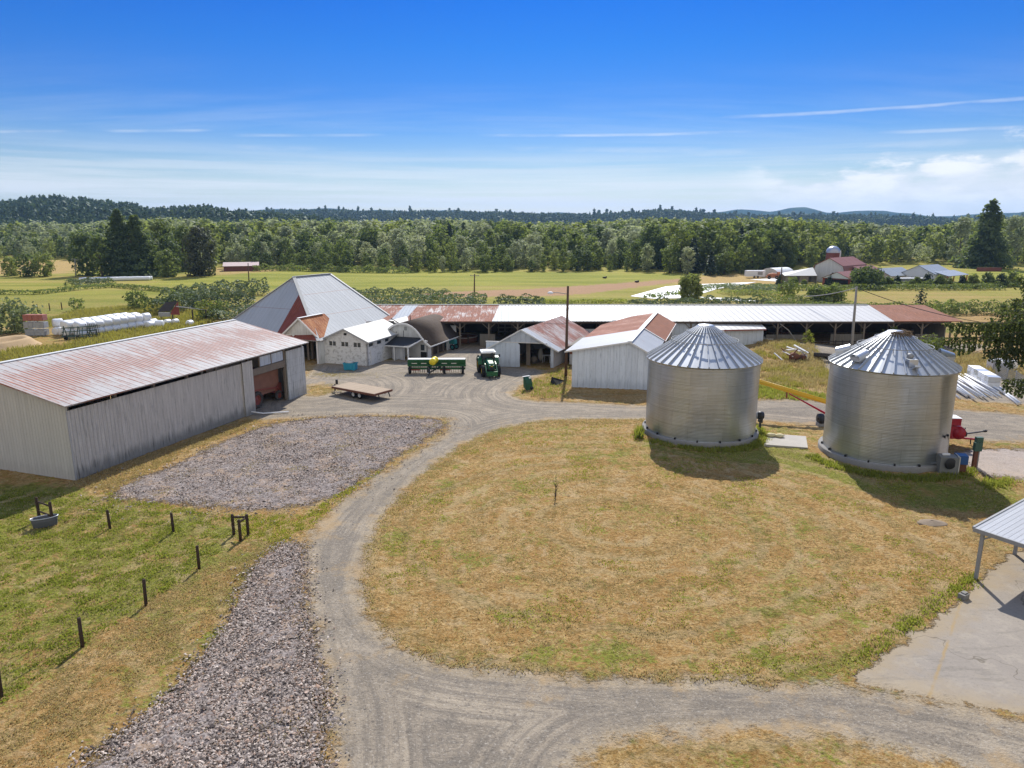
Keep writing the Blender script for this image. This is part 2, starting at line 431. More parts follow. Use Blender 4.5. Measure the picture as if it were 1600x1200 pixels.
        a = m.n('ShaderNodeMixShader'); a.inputs[0].default_value = tr
        m.nt.links.new(d.outputs[0], a.inputs[1]); m.nt.links.new(tl.outputs[0], a.inputs[2])
        b = m.n('ShaderNodeMixShader'); b.inputs[0].default_value = gl
        m.nt.links.new(a.outputs[0], b.inputs[1]); m.nt.links.new(g.outputs[0], b.inputs[2])
        m.nt.links.new(b.outputs[0], m.out.inputs[0]); M[name] = m.m
    leaf('leaf_mid', (0.075, 0.12, 0.024), (0.29, 0.33, 0.095), 0.58, 0.35, 0.04)
    leaf('leaf_dark', (0.032, 0.065, 0.018), (0.14, 0.185, 0.055), 0.5, 0.35, 0.04)
    leaf('leaf_pale', (0.20, 0.235, 0.115), (0.60, 0.62, 0.41), 0.58, 0.2, 0.05)
    leaf('leaf_bright', (0.085, 0.13, 0.016), (0.21, 0.24, 0.04))
    leaf('leaf_red', (0.035, 0.042, 0.016), (0.09, 0.08, 0.035), 0.25)
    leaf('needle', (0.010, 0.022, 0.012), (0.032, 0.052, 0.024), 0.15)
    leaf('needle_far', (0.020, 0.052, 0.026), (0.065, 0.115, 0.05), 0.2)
    leaf('bramble', (0.030, 0.060, 0.020), (0.22, 0.27, 0.14), 0.35, 0.2, 0.06)
    leaf('weed', (0.19, 0.22, 0.02), (0.42, 0.42, 0.075), 0.55, 0.35, 0.03)
    plain('trough_metal', (0.10, 0.105, 0.115), 0.6, 0, 0.2)
    m = Mat('crushed_stone'); t_ = m.attr('tint'); c = m.mix(t_.pw(1.25), (0.085, 0.065, 0.053), (0.68, 0.575, 0.49)); c = m.mix((t_ * 37.0).frac().ss(0.78, 0.9) * 0.7, c, (0.46, 0.30, 0.21)); M['crushed_stone'] = m.principled(c, 0.9, 0, None, 0.15)
    plain('footing', (0.25, 0.24, 0.225), 0.9, 0, 0.25, 0.8, 0.2, 0.2)
    leaf('dry_grass', (0.34, 0.24, 0.10), (0.66, 0.50, 0.27), 0.45, 0.1, 0.02)
    leaf('yellow_grass', (0.30, 0.26, 0.035), (0.50, 0.40, 0.10), 0.5, 0.1)
    leaf('hanging', (0.028, 0.048, 0.02), (0.10, 0.125, 0.05), 0.4, 0.35, 0.03)
make_mats()
# ------------------------------------------------------------------ world, sun, camera
SUN_EL, SUN_AZ = R(41), R(6.5)            # sun ahead of the camera, slightly right of +Y
def make_world():
    w = bpy.data.worlds.new('World'); SC.world = w; w.use_nodes = True
    w.node_tree.nodes.clear()
    m = Mat('w', w); nt = m.nt
    out = m.n('ShaderNodeOutputWorld'); bg = m.n('ShaderNodeBackground')
    sky = m.n('ShaderNodeTexSky', sky_type='NISHITA'); sky.sun_disc = False
    sky.sun_elevation = SUN_EL; sky.sun_rotation = SUN_AZ
    sky.altitude = 60; sky.air_density = 1.0; sky.dust_density = 0.35; sky.ozone_density = 2.5
    hsv = m.n('ShaderNodeHueSaturation'); hsv.inputs['Saturation'].default_value = SKY_SAT; hsv.inputs['Hue'].default_value = SKY_HUE
    nt.links.new(sky.outputs[0], hsv.inputs['Color'])
    x, y, z = m.xyz(m.n('ShaderNodeTexCoord').outputs['Generated'])
    zc = z.mx(0.004)
    den = zc + 0.10
    px = x / den; py = y / den
    # sky tint: deep blue by mid height, brightened above that as added fill
    ramp = m.n('ShaderNodeValToRGB'); nt.links.new(zc.s, ramp.inputs[0]); cr = ramp.color_ramp; cr.interpolation = 'LINEAR'
    for i, (p_, c_) in enumerate(SKY_RAMP):
        e_ = cr.elements[i] if i < 2 else cr.elements.new(p_); e_.position = p_; e_.color = (*c_, 1)
    base = m.mix(1.0, hsv.outputs[0], ramp.outputs[0], 'MULTIPLY')
    az0 = x / y.mx(0.05)
    # thin cirrus veils in layers, thickest low down
    ci = m.noise(m.vec(px * 0.30, py * 1.6 + px * 0.12), 1.1, 7, 0.6, 0.4)
    ci2 = m.noise(m.vec(px * 0.9, py * 3.2 - px * 0.2), 1.3, 6, 0.62)
    veil = (ci * 0.65 + ci2 * 0.35).ss(0.42, 0.68) * z.ss(0.0, 0.05) * (1.0 - z.ss(0.10, 0.22))
    low = (1.0 - z.ss(0.015, 0.125)).mx(0.0) * (m.noise(m.vec(az0 * 1.6, z * 55.0), 1.0, 6, 0.62).ss(0.36, 0.60) * 0.75 + 0.25)
    # cumulus bank low on the right
    az = az0
    cn = m.noise(m.vec(az * 7.0, z * 26.0), 1.0, 6, 0.6)
    top = (cn - 0.5) * 0.16 + 0.062 + az.ss(0.35, 0.70) * 0.022
    cum = (top - z).ss(-0.004, 0.020) * az.ss(0.26, 0.42) * (cn.ss(0.30, 0.55) * 0.5 + 0.5)
    cl = (veil * 0.14).mx(low * 0.9)
    # single long streaks
    def streak(a0, a1, e0, e1, wd, amt):
        t = (az - a0) / (a1 - a0)
        nz = m.noise(m.vec(az * 4.0, z * 30.0), 1.5, 5, 0.6)
        e = t * (e1 - e0) + e0 + (m.noise(m.vec(az * 1.5, 0.0), 1.0, 3) - 0.5) * 0.006
        dd = ((z - e) + (nz - 0.5) * wd * 1.6) / wd
        return (dd * dd * -1.0 + 1.0).mx(0.0) * t.ss(0.0, 0.25) * (1.0 - t.ss(0.8, 1.0)) * nz.ss(0.30, 0.66) * (amt * 0.75)
    for s_ in ((0.15, 0.85, 0.133, 0.134, 0.0026, 0.6), (-0.10, 0.36, 0.116, 0.115, 0.0026, 0.7), (0.45, 0.95, 0.108, 0.100, 0.0028, 0.55),
               (-0.40, -0.16, 0.108, 0.115, 0.0024, 0.5), (-0.57, -0.39, 0.106, 0.114, 0.0024, 0.5), (-0.76, -0.58, 0.096, 0.105, 0.0024, 0.5),
               (-0.05, 0.30, 0.098, 0.095, 0.006, 0.4), (-0.7, -0.2, 0.092, 0.096, 0.006, 0.35), (0.1, 0.7, 0.090, 0.094, 0.007, 0.4)):
        cl = cl.mx(streak(*s_))
    cl = cl.mn(1.0)
    col = m.mix(cl, base, CLOUD)
    col = m.mix(cum, col, m.mix(cn.ss(0.40, 0.62), (4.1, 4.25, 4.5), (4.9, 4.95, 5.0)))
    # unseen broken white cloud added behind the viewer as fill for shaded faces
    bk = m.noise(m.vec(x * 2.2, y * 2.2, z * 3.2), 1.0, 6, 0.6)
    col = m.mix(bk.ss(0.28, 0.50) * (y * -1.0).ss(0.05, 0.40) * z.ss(-0.02, 0.08), col, BACK_FILL)
    nt.links.new(col, bg.inputs[0]); bg.inputs[1].default_value = SKY_STR
    nt.links.new(bg.outputs[0], out.inputs[0])
SKY_STR, SKY_SAT, SKY_HUE, CLOUD = 0.15, 1.0, 0.5, (4.3, 4.4, 4.6)
BACK_FILL = (3.1, 3.05, 3.0)  # colour of the added fill cloud behind the viewer
SKY_RAMP = [(0.0, (.44, .43, .40)), (0.07, (.24, .31, .39)), (0.12, (.105, .225, .42)), (0.16, (.055, .185, .42)), (0.22, (.020, .165, .43)), (0.28, (.004, .14, .44)), (0.42, (.12, .28, .55)), (0.7, (.7, .8, .95))]
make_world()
sun = bpy.data.lights.new('sun', 'SUN'); sun.energy = 4.0; sun.angle = R(0.53); sun.color = (1.0, 0.955, 0.88)
so = bpy.data.objects.new('sun', sun); COL.objects.link(so)
sd = Vector((math.sin(SUN_AZ) * math.cos(SUN_EL), math.cos(SUN_AZ) * math.cos(SUN_EL), math.sin(SUN_EL)))
so.rotation_euler = sd.to_track_quat('Z', 'Y').to_euler(); so.location = (0, 40, 60)
cam = bpy.data.cameras.new('camera'); cam.sensor_width = 36; cam.lens = 36 * F_PX / 1600; cam.clip_end = 30000; cam.clip_start = 0.5
co = bpy.data.objects.new('camera', cam); COL.objects.link(co); co.location = (0, 0, CAM_H); co.rotation_euler = (math.pi / 2 - PITCH, 0, 0)
SC.camera = co
SC.view_settings.view_transform = 'Standard'; SC.view_settings.look = 'None'; SC.view_settings.gamma = 1; SC.view_settings.exposure = 0.57
SC.cycles.max_bounces = 6; SC.cycles.transparent_max_bounces = 4; SC.cycles.volume_bounces = 0
SC.cycles.use_denoising = True
# ------------------------------------------------------------------ ground
def poly(pts): return np.array([G(*p).xy[:] for p in pts])
def sdf(X, Y, P, lim=12.0):
    """signed distance (inside positive) of points to polygon P"""
    x0, y0 = P.min(0) - lim; x1, y1 = P.max(0) + lim
    out = np.full(X.shape, -lim); sel = (X > x0) & (X < x1) & (Y > y0) & (Y < y1)
    x, y = X[sel], Y[sel]
    d2 = np.full(x.shape, 1e12); ins = np.zeros(x.shape, bool)
    n = len(P)
    for i in range(n):
        ax, ay = P[i]; bx, by = P[(i + 1) % n]
        ex, ey = bx - ax, by - ay; wx, wy = x - ax, y - ay
        t = np.clip((wx * ex + wy * ey) / (ex * ex + ey * ey + 1e-9), 0, 1)
        d2 = np.minimum(d2, (wx - ex * t) ** 2 + (wy - ey * t) ** 2)
        c = ((ay > y) != (by > y)); xi = ex * (y - ay) / (ey if abs(ey) > 1e-9 else 1e-9) + ax
        ins ^= c & (x < xi)
    d = np.sqrt(d2); out[sel] = np.clip(np.where(ins, d, -d), -lim, lim)
    return out
def chaikin(P, it=2):
    for _ in range(it):
        Q = np.roll(P, -1, 0); P = np.stack([P * .75 + Q * .25, P * .25 + Q * .75], 1).reshape(-1, 2)
    return P
road_out = chaikin(poly([(480,1330),(512,1200),(515,1100),(494,1030),(473,940),(470,880),(482,838),(515,800),(565,760),(640,712),(690,684),(706,662),(690,651),(600,647),(480,652),
    (400,658),(385,650),(388,625),(440,606),(478,590),(500,560),(560,570),(600,562),(650,561),(700,548),(730,532),(715,525),(640,532),(600,530),(600,522),(760,522),(800,530),
    (785,545),(770,566),(850,578),(850,583),(830,592),(800,610),(806,623),(850,628),(890,628),(960,632),(1010,634),(1100,630),(1180,625),(1260,624),(1340,628),(1500,640),(1700,655),(1900,668),
    (1900,712),(1700,695),(1580,692),(1480,682),(1300,668),(1180,655),(1010,655),(900,655),(835,658),(770,672),(710,702),(650,748),(600,802),(572,860),(566,910),(575,958),(610,1004),(680,1034),(800,1050),(950,1058),
    (1100,1062),(1240,1070),(1325,1066),(1500,1100),(1900,1190),(1900,1330),(1500,1200),(1350,1160),(1200,1145),(1050,1146),(950,1160),(890,1205),(870,1330)]), 2)
pad = chaikin(poly([(165,780),(200,752),(260,735),(330,700),(400,668),(480,654),(600,650),(690,655),(698,668),(640,700),(585,735),(540,765),(500,785),(430,799),(330,792),(250,786)]), 2)
strip = chaikin(poly([(452,848),(410,872),(385,915),(372,960),(335,1010),(290,1060),(225,1125),(120,1205),(60,1260),(40,1330),(480,1330),(512,1200),(508,1100),(490,1020),(470,930),(470,860)]), 2)
pale_gravel = chaikin(poly([(1490,705),(1560,700),(1700,705),(1700,760),(1580,748),(1530,742),(1500,728)]), 2)
apron = poly([(1325,1066),(1345,1050),(1395,1010),(1470,962),(1527,907),(1587,862),(1700,800),(2100,900),(1900,1190),(1600,1118)])
far_yard = chaikin(poly([(1195,556),(1250,542),(1330,540),(1500,536),(1560,540),(1500,556),(1420,575),(1330,590),(1290,580),(1270,568)]), 2)
pipe_yard = chaikin(poly([(1478,592),(1520,575),(1600,590),(1700,620),(1700,640),(1600,632),(1480,625)]), 2)
isle = chaikin(poly([(800,612),(815,600),(840,588),(860,578),(893,560),(893,608),(888,626),(840,625)]), 2)
island2 = chaikin(poly([(478,606),(500,600),(528,604),(510,616),(480,620)]), 2)
xs = np.concatenate([-np.geomspace(7000, 62, 95), np.arange(-60, 66, 0.3), np.geomspace(66.5, 7000, 95)])
ys = np.concatenate([np.array([-900, -400, -150, -60, -20, 0, 8, 12, 15]), np.arange(16.5, 118, 0.3), np.geomspace(118.5, 7000, 130)])
gx, gy = np.meshgrid(xs, ys); X, Y = gx.ravel(), gy.ravel()
a_road = np.maximum(np.maximum(sdf(X, Y, road_out), sdf(X, Y, far_yard)), sdf(X, Y, pipe_yard)); a_road = np.minimum(a_road, -sdf(X, Y, isle)); a_road = np.minimum(a_road, -sdf(X, Y, island2))
a_pad = np.maximum(np.maximum(sdf(X, Y, pad), sdf(X, Y, strip)), sdf(X, Y, pale_gravel))
a_pale = sdf(X, Y, pale_gravel)
a_con = sdf(X, Y, apron)
def soft(pts, w=2.0, px=True):
    P = chaikin(poly(pts), 1) if px else np.array(pts); return smooth01(sdf(X, Y, P, w * 2 + 1), -w, w)
def lay(a, val, k): return a * (1 - k) + val * k
grn = np.full(X.shape, 0.36); dry = np.zeros(X.shape); red = np.zeros(X.shape)
# paddock, lawn and edges (values: 0 straw tan .. 1 lush green)
grn = lay(grn, 0.66, soft([(-300,800),(0,755),(150,762),(300,800),(385,805),(380,842),(300,895),(200,965),(100,1035),(0,1110),(-300,1300)], 0.8))
grn = lay(grn, 0.78, soft([(-300,790),(0,760),(90,765),(130,800),(60,800),(0,830),(-300,860)], 1.2))
grn = lay(grn, 0.46, soft([(130,765),(250,800),(420,808),(470,800),(560,752),(640,712),(660,690),(500,795),(430,806),(330,800)], 0.7))
grn = lay(grn, 0.40, soft([(440,840),(390,835),(300,900),(0,1130),(-200,1300),(60,1270),(300,1050),(380,930)], 0.8))
grn = lay(grn, 0.58, soft([(445,842),(400,868),(365,955),(290,1050),(200,1130),(330,1000),(365,900)], 0.5))
grn = lay(grn, 0.12, soft([(120,752),(260,700),(390,652),(420,650),(300,712),(160,775)], 0.5))
grn = lay(grn, 0.75, soft([(1005,680),(1040,700),(1110,708),(1190,690),(1260,700),(1290,715),(1380,745),(1480,745),(1380,762),(1290,745),(1180,720),(1090,720),(1010,700)], 0.8))
grn = lay(grn, 0.60, soft([(1290,715),(1380,735),(1480,740),(1540,745),(1600,775),(1560,800),(1440,790),(1340,770)], 1.0))
grn = lay(grn, 0.55, soft([(1330,1065),(1350,1040),(1470,955),(1520,900),(1450,950),(1330,1030),(1100,1060)], 0.6))
grn = lay(grn, 0.52, soft([(850,1050),(700,1030),(620,1000),(720,1010),(1000,1010),(1300,1030),(1320,1062)], 1.0))
grn = lay(grn, 0.40, soft([(640,690),(760,680),(900,665),(900,720),(750,800),(640,870),(600,840)], 2.0))
grn = lay(grn, 0.10, soft([(1010,632),(900,648),(840,658),(1000,662)], 0.6))
grn = lay(grn, 0.15, soft([(800,612),(840,588),(893,560),(893,608),(888,626),(840,625)], 0.6))
dry = lay(dry, 0.8, soft([(1180,600),(1180,540),(1215,518),(1260,540),(1300,580),(1300,612),(1240,600)], 1.2))
grn = lay(grn, 0.34, soft([(1180,600),(1180,540),(1215,518),(1260,540),(1300,580),(1300,612),(1240,600)], 1.2))
grn = lay(grn, 0.50, soft([(1178,622),(1178,592),(1240,606),(1290,616),(1290,626)], 0.6))
grn = lay(grn, 0.22, soft([(1300,575),(1420,556),(1560,540),(1640,560),(1500,600),(1400,600)], 1.5))
# land behind the buildings
far = Y > 112
grn = np.where(far, 0.55, grn)
grn = lay(grn, 0.64, soft([(-400,462),(0,458),(300,452),(330,462),(200,478),(0,512),(-400,530)], 3)); 
dry = lay(dry, 0.75, soft([(-200,560),(0,540),(90,500),(180,485),(260,470),(330,470),(330,500),(250,498),(260,530),(0,580)], 2.5))
grn = lay(grn, 0.50, soft([(-200,560),(0,540),(90,500),(180,485),(260,470),(330,470),(330,500),(250,498),(260,530),(0,580)], 2.5))
grn = lay(grn, 0.72, soft([(230,446),(330,432),(440,422),(700,424),(1060,428),(1060,434),(900,440),(560,452),(330,450)], 4))
grn = lay(grn, 0.85, soft([(850,447),(980,438),(1060,430),(1000,428),(880,434)], 3))
grn = lay(grn, 0.10, soft([(-300,430),(0,428),(110,428),(110,407),(0,408),(-300,408)], 5)); 
grn = lay(grn, 0.18, soft([(340,428),(420,424),(450,420),(340,416)], 4))
red = lay(red, 0.72, soft([(610,464),(680,455),(800,452),(900,446),(1060,435),(1130,432),(1080,440),(1020,447),(960,455),(900,463),(720,466)], 4))
grn = lay(grn, 0.12, soft([(1060,436),(1150,428),(1240,430),(1260,440),(1140,444),(1060,446)], 3))
grn = lay(grn, 0.78, soft([(600,472),(800,466),(1000,466),(1000,476),(600,478)], 2))
grn = lay(grn, 0.48, soft([(1300,462),(1420,452),(1560,462),(1560,480),(1300,478)], 3)); red = lay(red, 0.35, soft([(1330,470),(1430,462),(1560,470),(1560,478),(1330,476)], 3))
grn = lay(grn, 0.20, soft([(1480,492),(1570,486),(1600,500),(1500,512)], 2))
grn = lay(grn, 0.75, soft([(1480,428),(1600,420),(1600,436),(1500,436)], 4))
grn = lay(grn, 0.55, soft([(1150,470),(1180,445),(1260,440),(1340,455),(1320,472)], 4))
red = lay(red, 0.42, soft([(1285,915),(1330,900),(1395,915),(1390,950),(1320,965),(1290,945)], 0.9))
red = lay(red, 0.30, soft([(1440,800),(1480,805),(1475,830),(1435,825)], 0.5))
Z = mound(X, Y)
near = (np.abs(X) < 62) & (Y > 16) & (Y < 118)
# small unevenness, tyre-worn hollows
ph = [RNG.uniform(0, 6.28, 8) for _ in range(2)]
bumpz = sum(0.035 / (1 + k) * np.sin(X * (0.35 + .33 * k) + ph[0][k]) * np.sin(Y * (0.31 + .37 * k) + ph[1][k]) for k in range(6))
Z = Z + np.where(near & (a_con < -0.5), bumpz * 0.6, 0)
Z = Z + np.where(near, smooth01(a_pad, -0.2, 0.5) * 0.05 + np.where((a_pad > 0), RNG.normal(0, 0.025, X.shape), 0), 0)
Z = Z + np.where(near & (a_road < -0.3) & (a_con < -0.3) & (a_pad < -0.3), RNG.normal(0, 0.034, X.shape), 0)
def ground_mat():
    m = Mat('ground'); p = m.pos(); x, y, z = m.xyz(p)
    road, padd, con, pale = [m.attr(k) * 1.0 for k in ('road', 'pad', 'con', 'pale')]
    g, dr, rd = [m.attr(k) for k in ('grn', 'dry', 'red')]
    n_edge = m.noise(p, 0.9, 6, 0.65) - 0.5
    n_fine = m.noise(p, 7.0, 4, 0.65)
    n_big = m.noise(p, 0.11, 3, 0.5); n_mid = m.noise(p, 0.55, 5, 0.65, 0.3); n_sm = m.noise(p, 2.6, 5, 0.7)
    dist = y.ss(100, 200)
    # grass: straw, brown thatch and green, in patches of several sizes
    gg = g + 0.03 + (n_mid - 0.5) * 1.25 + (n_sm - 0.5) * 0.9 + (n_big - 0.5) * 0.9 + (n_fine - 0.5) * 0.8
    straw = m.mix(n_fine.ss(0.35, 0.65), (0.285, 0.16, 0.05), (0.50, 0.33, 0.135))
    straw = m.mix((m.noise(p, 1.7, 6, 0.8)).ss(0.52, 0.64) * 0.7, straw, (0.20, 0.115, 0.035))
    straw = m.mix(m.noise(p, 0.40, 6, 0.75).ss(0.50, 0.58) * 0.55, straw, (0.33, 0.175, 0.05))
    straw = m.mix(m.noise(p, 0.62, 6, 0.75, 0.5).ss(0.53, 0.62) * 0.6, straw, (0.50, 0.365, 0.20))
    green = m.mix(n_fine.ss(0.3, 0.7), (0.115, 0.125, 0.016), (0.27, 0.27, 0.045))
    grass = m.mix(gg.ss(0.42, 0.72), straw, green)
    fargreen = m.mix(m.noise(m.scale(p, (0.25, 1.6, 1)), 0.08, 5, 0.6).ss(0.35, 0.65), (0.20, 0.22, 0.022), (0.33, 0.31, 0.05))
    farstraw = m.mix(n_mid, (0.40, 0.27, 0.09), (0.47, 0.33, 0.13))
    grow = m.noise(m.scale(p, (0.15, 1.0, 1)), 0.12, 5, 0.6)
    fargrass = m.mix((g + (grow - 0.5) * 0.5 + (n_mid - 0.5) * 0.2).ss(0.32, 0.66), farstraw, fargreen)
    grass = m.mix(dist, grass, fargrass)
    grass = m.mix(dr * 0.8, grass, m.mix((n_mid + g - 0.5).ss(0.4, 0.65), (0.42, 0.25, 0.085), (0.27, 0.23, 0.05)))
    soil = m.mix(m.noise(m.scale(p, (0.3, 1.2, 1)), 0.25, 4), (0.36, 0.20, 0.11), (0.42, 0.27, 0.15))
    grass = m.mix((rd + (n_mid - 0.5) * 0.5).ss(0.35, 0.65), grass, soil)
    rr = ((x - 6.0) * (x - 6.0) * 0.8 + (y - 38.0) * (y - 38.0)).pw(0.5)
    clump2 = m.noise(p, 1.9, 5, 0.85)
    grass = m.mix((1.0 - dist) * clump2.ss(0.54, 0.64) * 0.5, grass, (0.56, 0.42, 0.21))
    arc = ((rr + (n_mid - 0.5) * 1.6 + (n_big - 0.5) * 3.0) * 3.6).sin().ss(0.2, 0.9) * m.noise(p, 0.16, 3).ss(0.42, 0.58) * (1.0 - dist)
    grass = m.mix(arc * 0.55, grass, (0.43, 0.32, 0.16))
    arc2 = ((rr + 0.8 + (n_mid - 0.5) * 1.8) * 1.75).sin().ss(0.5, 0.95) * n_sm.ss(0.4, 0.6) * (1.0 - dist)
    grass = m.mix(arc2 * 0.45, grass, (0.15, 0.11, 0.03))
    # dark specks of thatch shade / clumps
    clump = m.noise(p, 2.7, 5, 0.85)
    grass = m.mix(clump.ss(0.52, 0.62) * 0.6, grass, (0.085, 0.062, 0.016))
    grass = m.mix(m.noise(p, 9.0, 3, 0.7).ss(0.58, 0.72) * 0.45, grass, (0.55, 0.42, 0.23))
    # gravel road with wheel lanes that follow its edges
    rn = m.noise(p, 1.6, 5, 0.7)
    lane = (((road + (m.noise(p, 0.18, 3) - 0.5) * 2.2) * 2.4).sin() * 0.5 + 0.5) * m.noise(p, 0.12, 2).ss(0.30, 0.5) * m.noise(p, 1.1, 5, 0.75).ss(0.38, 0.55)
    rc = m.mix(m.noise(p, 0.30, 6, 0.75).ss(0.42, 0.60), (0.27, 0.225, 0.17), (0.36, 0.30, 0.225))
    along = m.noise(m.vec(road * 2.6, x * 0.10, y * 0.10), 1.0, 5, 0.7)
    along2 = m.noise(m.vec(road * 7.0, x * 0.22, y * 0.22), 1.0, 4, 0.7)
    rc = m.mix(along.ss(0.47, 0.60) * 0.65, rc, (0.185, 0.16, 0.13))
    rc = m.mix((1.0 - along).ss(0.52, 0.64) * 0.6, rc, (0.42, 0.35, 0.26))
    rc = m.mix(along2.ss(0.52, 0.62) * 0.35, rc, (0.14, 0.12, 0.095))
    rc = m.mix((1.0 - (road + (rn - 0.5) * 1.2).ss(0.15, 1.1)) * 0.6, rc, (0.44, 0.34, 0.21))
    rc = m.mix(lane * 0.45, rc, (0.185, 0.16, 0.13))
    rc = m.mix(rn.ss(0.50, 0.66) * 0.55, rc, (0.17, 0.15, 0.125))
    rc = m.mix(m.noise(p, 8.0, 4, 0.8).ss(0.53, 0.66) * 0.6, rc, (0.47, 0.42, 0.35))
    rc = m.mix(m.noise(p, 6.0, 4, 0.8).ss(0.53, 0.66) * 0.6, rc, (0.11, 0.095, 0.08))
    rc = m.mix((m.noise(p, 0.35, 5, 0.7) - road * 0.07).ss(0.46, 0.62) * 0.75, rc, (0.40, 0.28, 0.15))
    # crushed rock
    w = m.n('ShaderNodeTexVoronoi', feature='F1'); m.nt.links.new(p, w.inputs['Vector']); w.inputs['Scale'].default_value = 13.0
    cs = m.xyz(w.outputs['Color'])[0]
    vd = E(m.nt, w.outputs['Distance'])
    stone = m.mix(cs.pw(1.2), (0.10, 0.082, 0.074), (0.56, 0.485, 0.43))
    stone = m.mix(m.xyz(w.outputs['Color'])[1].ss(0.75, 0.95) * 0.6, stone, (0.37, 0.25, 0.19))
    stone = m.mix(vd.ss(0.045, 0.085) * 0.45, stone, (0.06, 0.05, 0.05))
    stone = m.mix(m.noise(p, 0.55, 7, 0.85).ss(0.505, 0.60) * 0.5, stone, m.mix(n_sm, (0.42, 0.24, 0.13), (0.48, 0.36, 0.22)))
    stone = m.mix(m.noise(p, 1.2, 6, 0.8).ss(0.45, 0.6) * 0.45, stone, m.mix(cs, (0.10, 0.085, 0.085), (0.46, 0.40, 0.37)))
    stone = m.mix(pale.ss(-0.3, 0.4) * 0.6, stone, (0.50, 0.42, 0.36))
    # old concrete
    cc = m.mix(m.noise(p, 0.35, 6, 0.7), (0.25, 0.22, 0.19), (0.36, 0.315, 0.26))
    cc = m.mix(m.noise(p, 8.0, 5, 0.8).ss(0.52, 0.66) * 0.5, cc, (0.17, 0.15, 0.125))
    cc = m.mix(m.noise(p, 1.1, 6, 0.8).ss(0.50, 0.62) * 0.45, cc, (0.40, 0.35, 0.28))
    cc = m.mix((1.0 - (con + n_edge * 3.0).ss(0.0, 1.6)) * 0.55, cc, (0.36, 0.27, 0.15))
    cc = m.mix(m.noise(p, 0.12, 5, 0.65).ss(0.52, 0.62) * 0.6, cc, (0.37, 0.305, 0.22))
    ckn = ((m.noise(p, 0.16, 4, 0.6) - 0.5).abs() * -1.0 + 0.0045).ss(0.0, 0.0045)
    cc = m.mix(ckn * 0.65, cc, (0.12, 0.10, 0.07))
    cc = m.mix(m.noise(m.scale(p, (0.5, 2.2, 1)), 0.5, 5, 0.75).ss(0.54, 0.66) * 0.4, cc, (0.16, 0.145, 0.12))
    jt = ((x * 0.78 - y * 0.62 + (n_sm - 0.5) * 0.25 + 2.1).abs() * -1.0 + 0.10).ss(0.0, 0.10) * n_mid.ss(0.35, 0.6)
    cc = m.mix(jt * 0.8, cc, (0.36, 0.25, 0.11))
    mr = (road + n_edge * 3.0 + (n_fine - 0.5) * 1.2).ss(-0.45, 0.35)
    mp = (padd + n_edge * 3.6 + (n_fine - 0.5) * 2.2).ss(-0.4, 0.4)
    mc = (con + n_edge * 1.5 + (n_fine - 0.5) * 0.5).ss(-0.12, 0.12)
    c = m.mix(mr, grass, rc); c = m.mix(mp, c, stone); c = m.mix(mc, c, cc)
    hg = m.noise(p, 3.0, 6, 0.75) * 1.0 + n_fine * 0.5
    hs = (1.0 - vd * 6.0).mx(0.0) * 0.9
    hr = m.noise(p, 9.0, 4, 0.75) * 0.35
    h = hg * (1.0 - mr) * (1.0 - mp) * (1.0 - mc) + hs * mp + hr * mr * (1.0 - mp)
    nrm = m.bump(h, 1.0, 0.16)
    return m.principled(c, 0.95, 0, nrm, 0.12)
GMAT = ground_mat()
nx, ny = len(xs), len(ys)
ii, jj = np.meshgrid(np.arange(nx - 1), np.arange(ny - 1)); a = (jj * nx + ii).ravel()
QF = np.stack([a, a + 1, a + nx + 1, a + nx], 1)
fc = lambda arr: arr[QF].mean(1)
reg = np.zeros(len(QF), int); fr, fp, fcn, fy = fc(a_road), fc(a_pad), fc(a_con), fc(Y)
reg[fy > 124] = 1; reg[fr > 0] = 2; reg[fp > 0] = 3; reg[fcn > 0] = 4
for k, nm in enumerate(('ground', 'field', 'gravel_road', 'crushed_gravel', 'concrete_apron')):
    q = QF[reg == k]; u, inv = np.unique(q, return_inverse=True)
    at = {n_: ('POINT', v_[u]) for n_, v_ in (('road', a_road), ('pad', a_pad), ('con', a_con), ('pale', a_pale), ('grn', grn), ('dry', dry), ('red', red))}
    o = np_mesh(nm, np.stack([X[u], Y[u], Z[u]], 1), inv.reshape(-1, 4), GMAT, at, True)
    o['kind'] = 'structure'
# ------------------------------------------------------------------ hills
def skyline(pts, x): return np.interp(x, [p[0] for p in pts], [p[1] for p in pts]) - (3.0 if pts is not SK_A else 0.0)
SK_A = [(-400,330),(-200,322),(0,321),(50,313),(100,312),(150,317),(200,322),(240,330),(270,328),(320,325),(360,332),(420,336),(480,342),(560,350),(640,356)]
SK_B = [(300,346),(380,336),(450,333),(520,333),(600,335),(680,335),(760,336),(830,338),(900,339),(960,337),(1040,332),(1100,337),(1160,341),(1240,341),(1330,341),(1400,342),(1480,346),(1600,345),(1800,340)]
SK_C = [(200,334),(400,330),(540,329),(590,329),(640,332),(720,332),(800,334),(870,333),(930,339),(1000,334),(1050,329),(1100,333),(1150,330),(1200,333),(1232,328),(1258,327),(1290,333),(1330,331),(1380,331),(1420,336),(1450,341),(1500,338),(1560,334),(1620,330),(1800,328)]
def hill_height(px, Yd, sk, canopy=0.0):
    y = skyline(sk, px); v = (y - 600) / F_PX
    return CAM_H + Yd * (-SP - v * CP) / (CP - v * SP) - canopy
